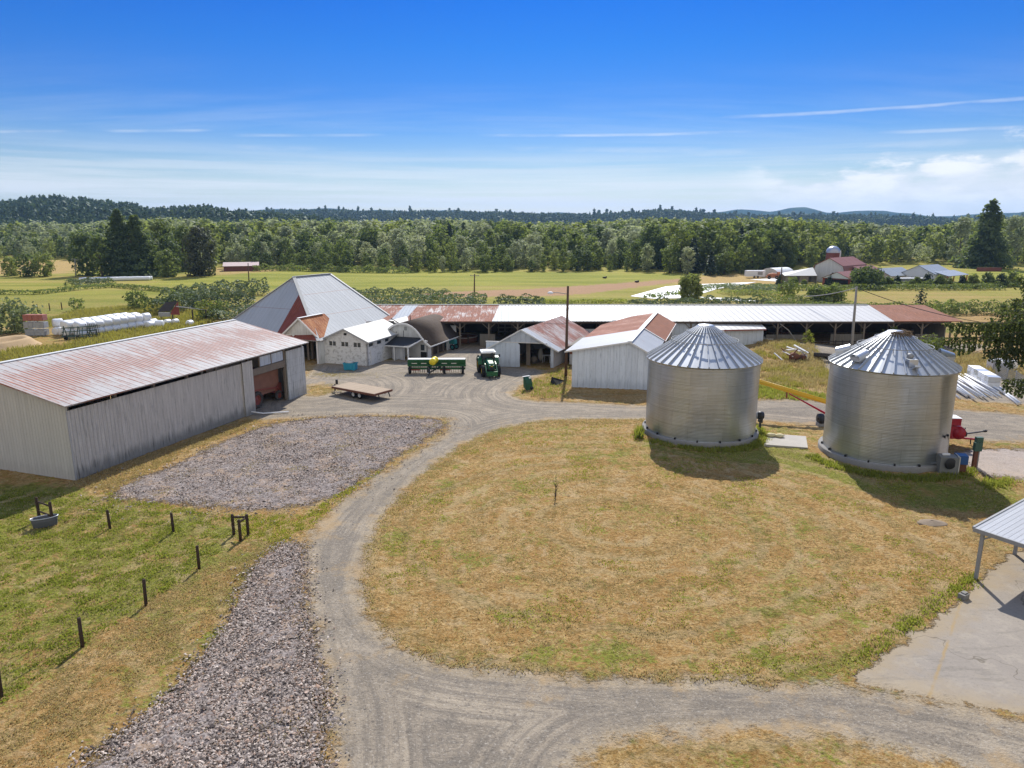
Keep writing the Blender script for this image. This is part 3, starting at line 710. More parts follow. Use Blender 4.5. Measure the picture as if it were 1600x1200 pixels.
def hill(name, sk, Yd, depth_f, depth_b, canopy, mat, x0, x1, n=220, rows=26, amp=0.06):
    px = np.linspace(x0, x1, n); V = []
    ts = np.linspace(-1, 1, rows)
    top = np.maximum(hill_height(px, Yd, sk, canopy), 1.0)
    for t in ts:
        yy = Yd + (depth_f * t if t < 0 else depth_b * t)
        sh = math.cos(t * math.pi / 2) ** 1.3 if abs(t) < 1 else 0
        ridge = 1 + amp * np.sin(px * 0.021 + t * 5) * np.sin(px * 0.047 + t * 3.1) * (1 - abs(t) ** .5) * 2
        Xw = (px - 800) / F_PX * (Yd * CP) 
        zz = top * sh * (ridge if abs(t) > 0.02 else 1) - (1.5 if abs(t) > 0.99 else 0)
        V.append(np.stack([Xw * (yy / Yd), np.full(n, yy), zz], 1))
    V = np.concatenate(V); ii, jj = np.meshgrid(np.arange(n - 1), np.arange(rows - 1)); a = (jj * n + ii).ravel()
    o = np_mesh(name, V, np.stack([a, a + 1, a + n + 1, a + n], 1), mat, None, True); o['kind'] = 'structure'
    return o
def hill_mat(name, c1, c2, sc, clear=None):
    m = Mat(name); p = m.pos()
    f = m.noise(p, sc, 6, 0.75); c = m.mix(f.ss(0.35, 0.65), c1, c2)
    c = m.mix(m.noise(p, sc * 8, 4, 0.8).ss(0.5, 0.7) * 0.6, c, tuple(q * 0.5 for q in c1))
    if clear: c = m.mix(m.noise(p, sc * 0.25, 3, 0.5).ss(0.60, 0.66) * 0.8, c, clear)
    return m.principled(c, 1.0, 0, m.bump(m.noise(p, sc * 5, 5, 0.8), 1.0, 14.0), 0.0)
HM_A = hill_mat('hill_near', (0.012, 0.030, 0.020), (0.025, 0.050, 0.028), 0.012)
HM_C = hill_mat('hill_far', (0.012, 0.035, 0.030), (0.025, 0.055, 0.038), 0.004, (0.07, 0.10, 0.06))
hill('near_hill', SK_A, 1150, 560, 500, 17, HM_A, -450, 640)
hill('middle_hill', SK_B, 1900, 600, 700, 15, HM_A, 250, 1900)
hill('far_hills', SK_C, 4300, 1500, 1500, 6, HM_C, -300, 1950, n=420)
hill('clearcut_hill', [(1150,352),(1180,345),(1220,339),(1260,338),(1290,342),(1320,350),(1340,356)], 3000, 500, 500, 0, hill_mat('clearcut', (0.15, 0.17, 0.10), (0.21, 0.22, 0.13), 0.01), 1150, 1340, n=60, rows=14)
# ------------------------------------------------------------------ haze: one even box of air
def haze():
    m = Mat('haze'); v = m.n('ShaderNodeVolumePrincipled'); v.inputs['Color'].default_value = (0.40, 0.66, 1.0, 1); v.inputs['Density'].default_value = HAZE; v.inputs['Anisotropy'].default_value = 0.2
    m.nt.links.new(v.outputs[0], m.out.inputs['Volume'])
    b = MB().box((0, 3000, 109), (14800, 8900, 222)); o = b.build('haze', m.m); o['kind'] = 'stuff'
    return o
HAZE = 0.00010
# ------------------------------------------------------------------ foliage meshes (unit: metres)
def leaf_quads(C, size, rng, flat=0.0, out=None):
    """small leaf-clump quads at centres C (n,3), random attitude; flat>0 tips them toward horizontal; out = outward directions to favour"""
    n = len(C)
    nrm = rng.normal(size=(n, 3))
    if out is not None: nrm = nrm * 0.75 + out * 1.1
    nrm[:, 2] += flat * 2
    nrm /= np.linalg.norm(nrm, axis=1, keepdims=True) + 1e-9
    t = rng.normal(size=(n, 3)); u = np.cross(nrm, t); u /= np.linalg.norm(u, axis=1, keepdims=True) + 1e-9
    w = np.cross(nrm, u)
    s = (np.asarray(size) * rng.uniform(0.65, 1.3, n))[:, None]; s2 = s * rng.uniform(0.55, 1.0, n)[:, None]
    bend = nrm * s * rng.uniform(-.25, .25, n)[:, None]
    V = np.stack([C - u * s + bend * .4, C - w * s2 * .9, C + u * s + bend, C + w * s2], 1).reshape(-1, 3)
    return V
def crown_pts(kind, h, r, n, rng, base=0.12):
    """centres + outward dirs + tint of leaf clumps of a crown of height h, radius r; z from the ground"""
    if kind == 'conifer':
        nl = max(8, int(h / .8)); P = []; O = []; T = []; a1, a2, a3 = rng.uniform(0, 6.28, 3)
        per = max(3, n // nl)
        for k in range(nl):
            f = (k + rng.uniform(-.3, .3)) / nl; z = h * (base + (1 - base) * f); rr = r * (1 - f) ** (0.85 if r / h < .33 else 0.66) * rng.uniform(.75, 1.15) + 0.12
            cnt = max(3, int(per * (1.5 * (1 - f) + 0.35)))
            az = rng.uniform(0, 6.283, cnt); rad = rr * np.sqrt(rng.uniform(0.12, 1, cnt))
            rad = rad * (1 + .28 * np.sin(az * 2 + a1 + z * .35) + .18 * np.sin(az * 5 + a2 + z * 1.1)); P.append(np.stack([np.cos(az) * rad, np.sin(az) * rad, z - 0.32 * rad + rng.normal(0, .3, cnt)], 1))
            O.append(np.stack([np.cos(az) * .7, np.sin(az) * .7, np.full(cnt, .7)], 1)); T.append(rng.uniform(0, 1, cnt) * 0.6 + 0.4 * rad / (rr + 1e-6))
        return np.concatenate(P), np.concatenate(O), np.concatenate(T)
    nc = {'round': 16, 'tall': 20, 'shrub': 9, 'broad': 26, 'column': 14}[kind]
    c = []; 
    zc, zr = h * (base + 1) / 2, h * (1 - base) / 2
    for k in range(nc):
        f = (k + .5) / nc; ph = k * 2.39996 + rng.uniform(-.4, .4)
        z = 1 - 2 * f; z += rng.uniform(-.08, .08)
        q = math.sqrt(max(0.05, 1 - z * z))
        if kind == 'tall': q *= 0.72 + 0.28 * (1 - abs(z))
        rr = r * q * rng.uniform(.45, .82)
        c.append((math.cos(ph) * rr, math.sin(ph) * rr, zc + zr * z * 0.82, r * rng.uniform(.30, .50)))
    c = np.array(c); idx = rng.integers(0, nc, n)
    d = rng.normal(size=(n, 3)); d /= np.linalg.norm(d, axis=1, keepdims=True)
    d[:, 2] = d[:, 2] * .85 + .12
    rad = c[idx, 3] * rng.uniform(.55, 1.05, n)
    P = c[idx, :3] + d * rad[:, None]
    P[:, 2] = np.maximum(P[:, 2], 0.15)
    low = P[:, 2] < zc; P[low, 2] = zc - (zc - P[low, 2]) * 1.16; P[:, 2] = np.maximum(P[:, 2], h * max(base, 0) * .8 + .1)
    T = np.clip(rng.uniform(0, 1, nc)[idx] * .55 + rng.uniform(0, 1, n) * .45, 0, 1)
    out = d * .8 + (P - np.array([0, 0, zc])) / r * .5
    return P, out, T
def crown_mesh(name, kind, h, r, n, size, mat, seed, base=0.12):
    rng = np.random.default_rng(seed); P, O, T = crown_pts(kind, h, r, n, rng, base)
    V = leaf_quads(P, size, rng, 0.15 if kind != 'conifer' else 0.25, O)
    me_o = np_mesh(name, V, np.arange(len(V)).reshape(-1, 4), mat, {'tint': ('FACE', T)})
    me = me_o.data; bpy.data.objects.remove(me_o); return me
def trunk_mesh(name, h, r, mat, seed, limbs=4, lean=0.0):
    rnd = random.Random(seed); b = MB(); pts = []; 
    for k in range(6):
        f = k / 5; pts.append((lean * f * f * h + rnd.uniform(-.03, .03) * h * f, rnd.uniform(-.03, .03) * h * f, h * f - 0.1))
    b.tube(pts, [r * (1 - .8 * k / 5) * (1.35 if k == 0 else 1) for k in range(6)], 7)
    for k in range(limbs):
        f = rnd.uniform(.3, .8); i = int(f * 5); p = Vector(pts[i]); a = rnd.uniform(0, 6.28); L = h * rnd.uniform(.2, .35)
        b.tube([p, p + Vector((math.cos(a) * L * .5, math.sin(a) * L * .5, L * .45)), p + Vector((math.cos(a) * L * .9, math.sin(a) * L * .9, L * 1.0))], [r * .4, r * .28, r * .1], 5)
    o = b.build(name, mat); me = o.data; bpy.data.objects.remove(o); return me
def place_tree(name, label, loc, crown, trunk, sc, rz, group=None, cat='tree', szz=None):
    t = thing(name, label, cat, loc, rz, group); t.scale = (sc, sc, szz or sc)
    for nm, me in (('trunk', trunk), ('crown', crown)):
        if me is None: continue
        o = bpy.data.objects.new(nm, me); COL.objects.link(o); o.parent = t
    return t
TK = [trunk_mesh('trunk', 8.5, .22, M['bark'], 5 + k) for k in range(3)] + [trunk_mesh('trunk', 10, .18, M['bark_pale'], 9)]
CR = {}
def bank(key, kind, mat, count, n, size, r=3.2, base=.0):
    CR[key] = [crown_mesh(key + '_crown', kind, 12, r * (0.9 + .1 * (k % 3)), n, size, M[mat], 100 + hash(kind) % 7 + 17 * k + len(key), base) for k in range(count)]
def hash(s): return sum(ord(c) * (i + 3) for i, c in enumerate(s))
bank('mid', 'tall', 'leaf_mid', 4, 800, .40, 3.2, .0); bank('dark', 'tall', 'leaf_dark', 4, 800, .40, 3.2, .0)
bank('pale', 'tall', 'leaf_pale', 4, 800, .38, 3.0, .02); bank('bright', 'round', 'leaf_bright', 3, 800, .40, 3.6, .0)
bank('fir', 'conifer', 'needle', 3, 520, .5, 2.7, .06)
KLABEL = {'mid': ('leafy_tree', 'mid green leafy tree in the woodland edge behind the green field'), 'dark': ('leafy_tree', 'dark green leafy tree in the woodland edge behind the green field'),
          'pale': ('cottonwood_tree', 'pale silvery green tree rising in the woodland behind the field'), 'bright': ('leafy_tree', 'bright yellowish green leafy tree in the woodland behind the field'),
          'fir': ('fir_tree', 'dark narrow conifer standing among the leafy woodland trees')}
# front of the wood, surveyed along its foot
EDGE = [(-260,404),(-100,404),(0,406),(110,406),(240,412),(340,418),(400,421),(450,421),(520,423),(600,424),(680,425),(760,425),(850,424),(930,423),(1000,424),(1060,427),(1110,430),(1160,427),(1230,419),(1320,414),(1420,413),(1500,413),(1600,412),(1800,410)]
TOPS = [(-200,352),(0,352),(60,348),(120,352),(200,345),(300,343),(360,348),(430,344),(520,348),(600,346),(690,344),(760,346),(830,349),(900,347),(960,346),(1000,342),(1060,343),(1120,345),(1180,343),(1260,347),(1340,349),(1400,353),(1440,354),(1500,347),(1560,343),(1600,342),(1800,342)]
def wood_points():
    pts = []; rng = np.random.default_rng(21)
    for row in range(46):
        back = row * 7.6
        step = 6.2 + row * .09
        x = -420.0
        while x < 520:
            xx = x + rng.uniform(-2.4, 2.4); 
            # foot of the wood at this bearing
            Y = 255.0
            for _ in range(4):
                px = 800 + F_PX * xx / (Y * CP + 3.7)
                px = min(max(px, -260), 1800); Y = G(px, float(np.interp(px, [e[0] for e in EDGE], [e[1] for e in EDGE]))).y + back
            YY = Y + rng.uniform(-2.6, 2.6)
            px = 800 + F_PX * xx / (YY * CP + 3.7)
            if -250 < px < 1850:
                yt = float(np.interp(px, [e[0] for e in TOPS], [e[1] for e in TOPS]))
                vv = (yt - 600) / F_PX; ztop = CAM_H + YY * (-SP - vv * CP) / (CP - vv * SP)
                full = min(1.0, 0.52 + back / 130.0)
                if 1000 < px < 1620: full = min(1.0, 0.80 + back / 150.0)
                h = max(5.5, ztop * full * (rng.uniform(.60, 1.0) if rng.uniform() < .8 else rng.uniform(1.0, 1.08)))
                if row == 0: h *= rng.uniform(.62, .95)
                pts.append((xx, YY, h, px, row, rng.uniform()))
            x += step * rng.uniform(.8, 1.2)
    return pts
def kind_at(px, row, u, h):
    z = math.sin(px * .013) + math.sin(px * .031 + row * .5)
    if u < .03: return 'fir'
    if 1000 < px < 1300: return 'mid' if u < .50 else ('bright' if u < .64 else ('dark' if u < .9 else 'pale'))
    if px > 1300: return 'mid' if u < .45 else ('pale' if u < .75 else ('dark' if u < .9 else 'bright'))
    if row < 2: return 'dark' if u < .45 else ('mid' if u < .82 else 'pale')
    return 'pale' if u < .50 + .16 * z else ('mid' if u < .82 else 'dark')
WP = wood_points(); WP.sort(key=lambda p: p[1])
vis = [p for p in WP if p[4] <= 40]
near_set = sorted([p for p in WP if p[4] < 9 and -30 < p[3] < 1630], key=lambda p: math.hypot(p[0], p[1]) - p[2] * 3)[:285]
ids = set(id(p) for p in near_set)
for p in near_set:
    xx, YY, h, px, row, u = p; k = kind_at(px, row, u, h); bk = CR[k]; j = int(u * 997) % len(bk)
    sc = h / 12.0; w = sc * (1.15 if k != 'fir' else 1.0) * (1.1 if h < 9 else .95) * (.78 + .5 * ((u * 7919) % 1))
    t = place_tree(KLABEL[k][0], KLABEL[k][1], (xx, YY, 0), bk[j], TK[3] if k == 'pale' else TK[int(u * 313) % 3], w, u * 40, 'trees of the wood beyond the fields', szz=sc)
def scatter(name, items, mat, n, size, kind, label=None, cat=None, base=.1, tint_amp=1.0):
    """one mesh of many far-off crowns: a wood that reads as one mass"""
    rng = np.random.default_rng(len(items)); tmpl = []
    for k in range(6):
        P, O, T = crown_pts(kind, 12, 3.3 if kind != 'conifer' else 2.6, n, np.random.default_rng(50 + k), base)
        tmpl.append((leaf_quads(P, size, np.random.default_rng(70 + k), .15, O), T))
    VV = []; TT = []
    for (xx, YY, zz, h, w) in items:
        V, T = tmpl[rng.integers(0, 6)]; a = rng.uniform(0, 6.28); c, s = math.cos(a), math.sin(a); q = h / 12; 
        W = V * np.array([w, w, q]); W = np.stack([W[:, 0] * c - W[:, 1] * s + xx, W[:, 0] * s + W[:, 1] * c + YY, W[:, 2] + zz], 1)
        VV.append(W); TT.append(np.clip(T * .5 + rng.uniform(-.1, .6), 0, 1))
    V = np.concatenate(VV); o = np_mesh(name, V, np.arange(len(V)).reshape(-1, 4), M[mat], {'tint': ('FACE', np.concatenate(TT))})
    o['kind'] = 'stuff'
    if label: o['label'] = label; o['category'] = cat
    return o
rest = {}
for p in WP:
    if id(p) in ids: continue
    rest.setdefault(kind_at(p[3], p[4], p[5], p[2]), []).append((p[0], p[1], 0.0, p[2], p[2] / 12 * 1.05))
LBL = {'mid': 'deep mass of mid green treetops filling the far wood', 'dark': 'darker treetops scattered through the far wood', 'pale': 'pale silvery treetops scattered through the far wood', 'bright': 'yellowish green treetops scattered through the far wood', 'fir': 'dark pointed conifer tops poking from the far wood'}
for k, mt in (('mid', 'leaf_mid'), ('dark', 'leaf_dark'), ('pale', 'leaf_pale'), ('bright', 'leaf_bright'), ('fir', 'needle')):
    if rest.get(k): scatter('woodland', rest[k], mt, 190 if k != 'fir' else 130, .66, 'tall' if k != 'fir' else 'conifer', LBL[k], 'wood')
# conifers on the hills
def hill_trees():
    rng = np.random.default_rng(5); A = []; B = []
    for k in range(5200):
        px = rng.uniform(-250, 560); t = rng.uniform(-1, .12); yy = 1150 + 560 * t if t < 0 else 1150 + 500 * t
        top = max(float(hill_height(px, 1150, SK_A, 17)), 1.0); z = top * math.cos(t * math.pi / 2) ** 1.3 - 1
        X_ = (px - 800) / F_PX * (1150 * CP) * yy / 1150
        h = rng.uniform(13, 24) * (1 if t > -.7 else .8)
        A.append((X_, yy, z, h, h / 12 * rng.uniform(.8, 1.15)))
    for k in range(6500):
        px = rng.uniform(330, 1880); t = rng.uniform(-.75, .06); yy = 1900 + 600 * t if t < 0 else 1900 + 700 * t
        top = max(float(hill_height(px, 1900, SK_B, 15)), 1.0); z = top * math.cos(t * math.pi / 2) ** 1.3 - 1
        X_ = (px - 800) / F_PX * (1900 * CP) * yy / 1900
        h = rng.uniform(13, 22) * (1.0 if rng.uniform() > .04 else 1.35)
        B.append((X_, yy, z, h, h / 12 * rng.uniform(.85, 1.2)))
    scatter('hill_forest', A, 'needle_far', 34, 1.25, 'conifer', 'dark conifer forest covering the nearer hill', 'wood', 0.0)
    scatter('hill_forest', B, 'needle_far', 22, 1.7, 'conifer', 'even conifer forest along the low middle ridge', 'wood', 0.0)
hill_trees()
# ------------------------------------------------------------------ single trees and shrubs that stand apart
def lone(name, label, px, py, h, r, kind, mat, n, size, seed, base=.08, group=None, trunk=True, cat='tree', loc=None):
    p = on_ground(loc if loc is not None else G(px, py)); me = crown_mesh('crown', kind, h, r, n, size, M[mat], seed, base)
    tk = trunk_mesh('trunk', h * .72, max(.06, h * .022), M['bark'], seed, 5) if trunk else None
    return place_tree(name, label, p, me, tk, 1, seed * .7, group, cat)
lone('broadleaf_tree', 'dark spreading tree, leftmost of the dark farmstead clump beyond the left field', 138, 431, 15.5, 5.2, 'broad', 'leaf_dark', 2600, .42, 31, -.05)
lone('broadleaf_tree', 'dark tree with see-through lower trunk in the farmstead clump', 160, 433, 13.5, 3.6, 'round', 'leaf_dark', 1300, .4, 32, .12)
lone('conifer_tree', 'tallest dark conifer of the farmstead clump, left of its twin', 194, 432, 22.0, 7.6, 'conifer', 'leaf_dark', 5200, .5, 33, .02)
lone('conifer_tree', 'tall dark conifer of the farmstead clump, right of the tallest one', 220, 432, 20.5, 8.0, 'conifer', 'leaf_dark', 5400, .5, 34, .02)
lone('broadleaf_tree', 'bright yellow-green tree behind the dark conifers', 258, 424, 19.5, 5.5, 'round', 'leaf_bright', 2400, .45, 35, -.05)
lone('broadleaf_tree', 'bright green tree partly hidden behind the dark round tree', 290, 424, 17.5, 4.6, 'round', 'leaf_bright', 2000, .45, 36, -.05)
lone('broadleaf_tree', 'small dark round tree between the conifers and the big round tree', 268, 429, 14, 3.9, 'round', 'leaf_dark', 1500, .42, 37, -.05)
lone('broadleaf_tree', 'low light green tree at the edge of the green field beside the big round tree', 262, 433, 9, 3.6, 'round', 'leaf_mid', 1300, .40, 38, -.05)
lone('broadleaf_tree', 'big dark reddish round tree standing at the edge of the green field', 316, 431, 16.5, 6.2, 'broad', 'leaf_red', 4200, .42, 39, -.08)
lone('orchard_tree', 'low rounded tree at the far left edge, in the dry field', 18, 431, 6.2, 3.4, 'round', 'leaf_mid', 900, .35, 40, -.03)
lone('orchard_tree', 'low dark tree in the dry field, middle of the group of three', 45, 432, 7.6, 3.8, 'round', 'leaf_dark', 1000, .36, 41, -.03)
lone('orchard_tree', 'low spreading tree in the dry field, nearest the dark farmstead clump', 70, 432, 7.4, 3.9, 'round', 'leaf_mid', 1000, .36, 42, -.03)
lone('conifer_tree', 'huge dark lone conifer standing behind the white farmhouse', 1537, 419, 26.3, 9.2, 'conifer', 'leaf_dark', 6500, .62, 43, .01)
lone('broadleaf_tree', 'tall pale green tree left of the huge dark conifer', 1497, 414, 21, 5.5, 'tall', 'leaf_pale', 2200, .5, 44, -.05)
lone('broadleaf_tree', 'pale green tree right of the huge dark conifer', 1575, 414, 21, 5.5, 'tall', 'leaf_pale', 2200, .5, 45, -.05)
lone('round_shrub', 'big round green bush alone beside the white mulched field', 1078, 467, 5.6, 3.0, 'broad', 'leaf_mid', 3200, .28, 46, -.15, trunk=True, cat='bush')
lone('broadleaf_shrub', 'large dark bushy shrub in front of the red barn', 1352, 450, 5.0, 4.6, 'broad', 'leaf_dark', 2600, .36, 47, -.15, cat='bush')
for k, (px, py, h) in enumerate([(1222,444,5),(1240,447,5.5),(1256,449,4.5),(1300,447,5),(1318,446,5.2),(1385,448,5.6),(1402,447,5.2),(1420,449,5.0),(1436,448,5.6),(1452,447,6.0),(1468,449,5.4),(1486,450,6.2),(1503,449,5.6),(1520,450,6.4),(1540,448,6.0),(1562,448,6.6),(1584,447,6.4)]):
    kk = ('conifer', 'needle') if k % 3 == 0 else ('round', 'leaf_mid' if k % 3 == 1 else 'leaf_bright')
    h *= .55 * random.uniform(.75, 1.25); px += random.uniform(-6, 6)
    lone('young_conifer' if k % 3 == 0 else 'hedge_shrub', ('small dark conifer' if k % 3 == 0 else ('mid green shrub' if k % 3 == 1 else 'bright green shrub')) + ' in the loose row before the far farmstead', px, py, h, h * random.uniform(.42, .6), kk[0], kk[1], 600, .34, 60 + k, -.08, 'shrubs before the far farmstead', True, 'shrub')
lone('young_conifer', 'tiny lone conifer in the dry strip behind the long barn', 1438, 476, 3.6, 1.2, 'conifer', 'needle', 260, .22, 81, .03)
lone('broadleaf_shrub', 'dark green bush left of the grey power pole, behind the long barn', 1302, 472, 3.4, 2.8, 'round', 'leaf_mid', 900, .3, 82, .02, cat='bush')
lone('broadleaf_shrub', 'darker bush behind the long barn, beside the bush near the power pole', 1278, 472, 3.2, 2.6, 'round', 'leaf_dark', 800, .3, 83, .02, cat='bush')
lone('broadleaf_shrub', 'bright bush among the nursery rows by the thin pole', 1232, 463, 4.0, 2.6, 'round', 'leaf_bright', 500, .28, 84, .02, cat='bush')
lone('broadleaf_shrub', 'grey-green bush beside the stack of old crates', 24, 519, 4.6, 4.2, 'broad', 'bramble', 1400, .26, 85, .0, cat='bush')
lone('broadleaf_shrub', 'small sparse bush in the mown field behind the bales', 122, 485, 2.6, 1.7, 'shrub', 'leaf_mid', 300, .2, 86, .0, cat='bush')
lone('broadleaf_shrub', 'dark bush left of the loading chute', 215, 485, 4.0, 2.4, 'round', 'leaf_dark', 520, .25, 87, .02, cat='bush')
lone('broadleaf_shrub', 'yellow-green bush right of the loading chute', 322, 500, 3.4, 2.2, 'round', 'leaf_bright', 500, .22, 88, .02, cat='bush')
lone('broadleaf_shrub', 'mid green bush next to the yellow-green one by the chute', 343, 497, 3.2, 2.0, 'round', 'leaf_mid', 450, .22, 89, .02, cat='bush')
lone('broadleaf_shrub', 'yellow-green bush behind the roof of the right grain bin', 1452, 556, 2.6, 1.8, 'round', 'leaf_bright', 600, .18, 90, .0, cat='bush')
lone('broadleaf_shrub', 'olive bush at the barn rail behind the right bin peak', 1392, 545, 2.6, 2.0, 'shrub', 'leaf_mid', 500, .18, 91, .0, cat='bush')
lone('weed_plant', 'bright green tall weed at the foot of the leaning pole', 1262, 555, 1.9, .8, 'shrub', 'weed', 260, .12, 92, .0, trunk=False, cat='weed', loc=G(1262, 549))
lone('sapling', 'thin bare sapling on a stake in the middle of the lawn', 868, 776, 1.55, .16, 'column', 'leaf_mid', 40, .05, 93, .35, cat='sapling')
# dense bramble thickets: uncountable leafy mounds
def thicket(name, label, spine, h, w, mat, dens=7.0, size=.24, seed=0, px=True, base=0.0):
    rng = np.random.default_rng(200 + seed); pts = [G(*p) if px else Vector((*p, 0)) for p in spine]; P = []; O = []; T = []
    for a, b in zip(pts, pts[1:]):
        L = (b - a).length; d = (b - a) / L; s = Vector((-d.y, d.x, 0)); n = int(L * (w + h) * dens * 3.4)
        t = rng.uniform(0, L, n); q = rng.uniform(-1, 1, n); ht = h * (0.72 + .5 * np.array([mnoise.noise(Vector((tt * .35 + seed, qq * 2.1, seed))) for tt, qq in zip(t, q)]))
        z = ht * np.sqrt(np.maximum(0, 1 - q * q)) * np.where(rng.uniform(size=n) < .75, 1, rng.uniform(.2, 1, n))
        P.append(np.stack([a.x + d.x * t + s.x * q * w, a.y + d.y * t + s.y * q * w, np.maximum(z, .08)], 1))
        O.append(np.stack([s.x * q, s.y * q, np.full(n, .8)], 1)); T.append(np.clip(rng.uniform(0, 1, n) * .7 + (z / h) * .3, 0, 1))
    V = leaf_quads(np.concatenate(P), size * .76, rng, .2, np.concatenate(O))
    o = np_mesh(name, V, np.arange(len(V)).reshape(-1, 4), M[mat], {'tint': ('FACE', np.concatenate(T))}); o['kind'] = 'stuff'; o['label'] = label; o['category'] = 'thicket'
    return o
thicket('bramble_thicket', 'bramble thicket with dark hollows left of the big grey barn roof', [(240,492),(290,484),(340,480),(400,478)], 4.0, 3.2, 'bramble', 7, .30, 1)
thicket('bramble_thicket', 'upper bramble bank behind the dark bushes left of the barn', [(262,478),(320,468),(370,462),(420,460)], 4.2, 3.4, 'bramble', 6, .32, 2)
thicket('bramble_thicket', 'low bramble growth beside the left wall of the big barn', [(330,503),(370,494),(410,490)], 2.4, 2.4, 'bramble', 7, .26, 3)
thicket('bramble_thicket', 'dark hedge strip behind the ridge of the big barn', [(540,463),(600,463),(660,463),(700,466)], 2.2, 2.2, 'bramble', 6, .30, 4)
thicket('bramble_thicket', 'broad pale bramble bank behind the rusty barn roof', [(560,476),(620,475),(680,475),(730,473),(760,473)], 2.2, 6.5, 'bramble', 4.5, .30, 5)
thicket('bramble_thicket', 'round bramble clumps behind the grey part of the long barn', [(775,479),(810,478),(850,479)], 2.4, 2.6, 'bramble', 7, .30, 6)
thicket('bramble_thicket', 'bramble hedge behind the white part of the long barn', [(985,482),(1060,480),(1130,478),(1200,478)], 2.3, 2.4, 'bramble', 7, .28, 7)
thicket('hedge_growth', 'mixed green hedge behind the right half of the long barn', [(1195,481),(1280,482),(1360,484),(1440,485),(1500,488)], 1.7, 1.8, 'leaf_mid', 8, .25, 8)
thicket('hedge_growth', 'yellow-green growth rising behind the long barn left of the grey pole', [(1200,474),(1250,472),(1300,474)], 1.9, 3.0, 'leaf_bright', 6, .26, 9)
thicket('hedge_growth', 'dense dark hedge running right behind the red end of the barn', [(1455,492),(1510,490),(1570,492),(1640,494)], 3.0, 2.6, 'leaf_mid', 8, .26, 10)
thicket('ditch_growth', 'dark ditch growth between the two left fields', [(-60,460),(60,460),(130,452),(180,449),(250,455),(330,462)], 1.4, 1.6, 'leaf_mid', 5, .28, 11)
thicket('bramble_thicket', 'grey-green bramble patch before the far row of white bales', [(110,449),(140,446),(175,446)], 2.6, 2.6, 'bramble', 6, .3, 12)
thicket('ditch_growth', 'low bright growth in the dip behind the grey roof', [(840,474),(900,474),(980,473)], 0.9, 3.0, 'weed', 4.5, .26, 13)
thicket('nursery_rows', 'grey-green nursery rows beside the white mulched strips', [(1120,452),(1170,450),(1225,452)], 1.2, 9, 'bramble', 3.2, .34, 14)
thicket('nursery_rows', 'darker plants behind the mulched strips', [(1130,460),(1180,459),(1215,462)], 1.2, 4, 'leaf_mid', 4, .3, 15)
thicket('hedge_growth', 'dense green growth between the shrubs of the far shrub row', [(1330,447),(1420,448),(1500,449),(1600,448)], 1.9, 2.6, 'leaf_mid', 4.5, .34, 18)
thicket('hedge_growth', 'yellow-green scrub along the foot of the far shrub row', [(1215,452),(1290,454),(1360,453),(1450,453),(1560,452)], 1.8, 3.5, 'leaf_bright', 3.5, .32, 16)
thicket('hedge_growth', 'scrubby growth in front of the wood at the end of the green field', [(395,424),(440,423),(500,424),(560,426),(640,427)], 2.6, 3.0, 'leaf_mid', 3.2, .36, 17)
# ------------------------------------------------------------------ buildings
V3 = Vector
class Frame:
    """local frame of a building: origin o, unit e (along the front), d (going back)"""
    def __init__(s, o, e, d): s.o = V3((o[0], o[1], 0)); s.e = V3((*e, 0)).normalized(); s.d = V3((*d, 0)).normalized()
    def __call__(s, u, v, z=0.0): return s.o + s.e * u + s.d * v + V3((0, 0, z))
    def rz(s): return math.atan2(s.e.y, s.e.x)
def wall(b, p, q, z0, z1, t, inward):
    """a wall slab from p to q; inward = direction of its thickness"""
    p, q = V3(p), V3(q); n = V3(inward).normalized() * t
    a, c = V3((p.x, p.y, z0)), V3((q.x, q.y, z0)); A, C = V3((p.x, p.y, z1)), V3((q.x, q.y, z1))
    b.face([a, c, C, A]); b.face([c + n, a + n, A + n, C + n]); b.face([A, C, C + n, A + n]); b.face([a, A, A + n, a + n]); b.face([c, c + n, C + n, C])
def wall_poly(b, pts, t, inward):
    n = V3(inward).normalized() * t; P = [V3(p) for p in pts]; Q = [p + n for p in P]
    b.face(P); b.face(Q[::-1]); m = len(P)
    for k in range(m): b.face([P[k], Q[k], Q[(k + 1) % m], P[(k + 1) % m]])
def roof_plane(b, e0, e1, r1, r0, t=0.10):
    """roof sheet: eave e0->e1, ridge r1, r0"""
    b.slab([e0, e1, r1, r0], t)

# ---- 1. machine shed, left
f = Frame((-29.65, 45.18), (0.947, -0.3205), (0.3205, 0.947))   # v runs along the shed front; +u is toward the yard, -u behind
SL, SW = 26.6, 17.0
t = thing('machine_shed', 'long machine shed with red-stained metal roof and open end bay, at the left', 'shed', f(-SW / 2, SL / 2))
zE, zR = 5.42, 7.2
b = MB(); roof_plane(b, f(.45, -.35, zE - .09), f(.45, SL + .35, zE - .09), f(-SW / 2, SL + .35, zR), f(-SW / 2, -.35, zR)); b.build('roof', M['shed_roof'], t)
b = MB(); roof_plane(b, f(-SW - .45, SL + .35, zE - .09), f(-SW - .45, -.35, zE - .09), f(-SW / 2 - .005, -.35, zR), f(-SW / 2 - .005, SL + .35, zR)); b.build('roof', M['shed_roof'], t)
b = MB(); b.bar(f(-SW / 2, -.38, zR + .03), f(-SW / 2, SL + .38, zR + .03), .35, .06); b.build('ridge_cap', M['white_trim'], t)
b = MB(); wall_poly(b, [f(-SW, 0, 0), f(0, 0, 0), f(0, 0, zE - .22), f(-SW / 2, 0, zR - .14), f(-SW, 0, zE - .22)], .12, f.d); b.build('end_wall', M['shed_end'], t)
b = MB(); wall(b, f(0, .13), f(0, 18.3), 0, 4.86, .10, -f.e); b.build('front_wall', M['shed_front'], t)
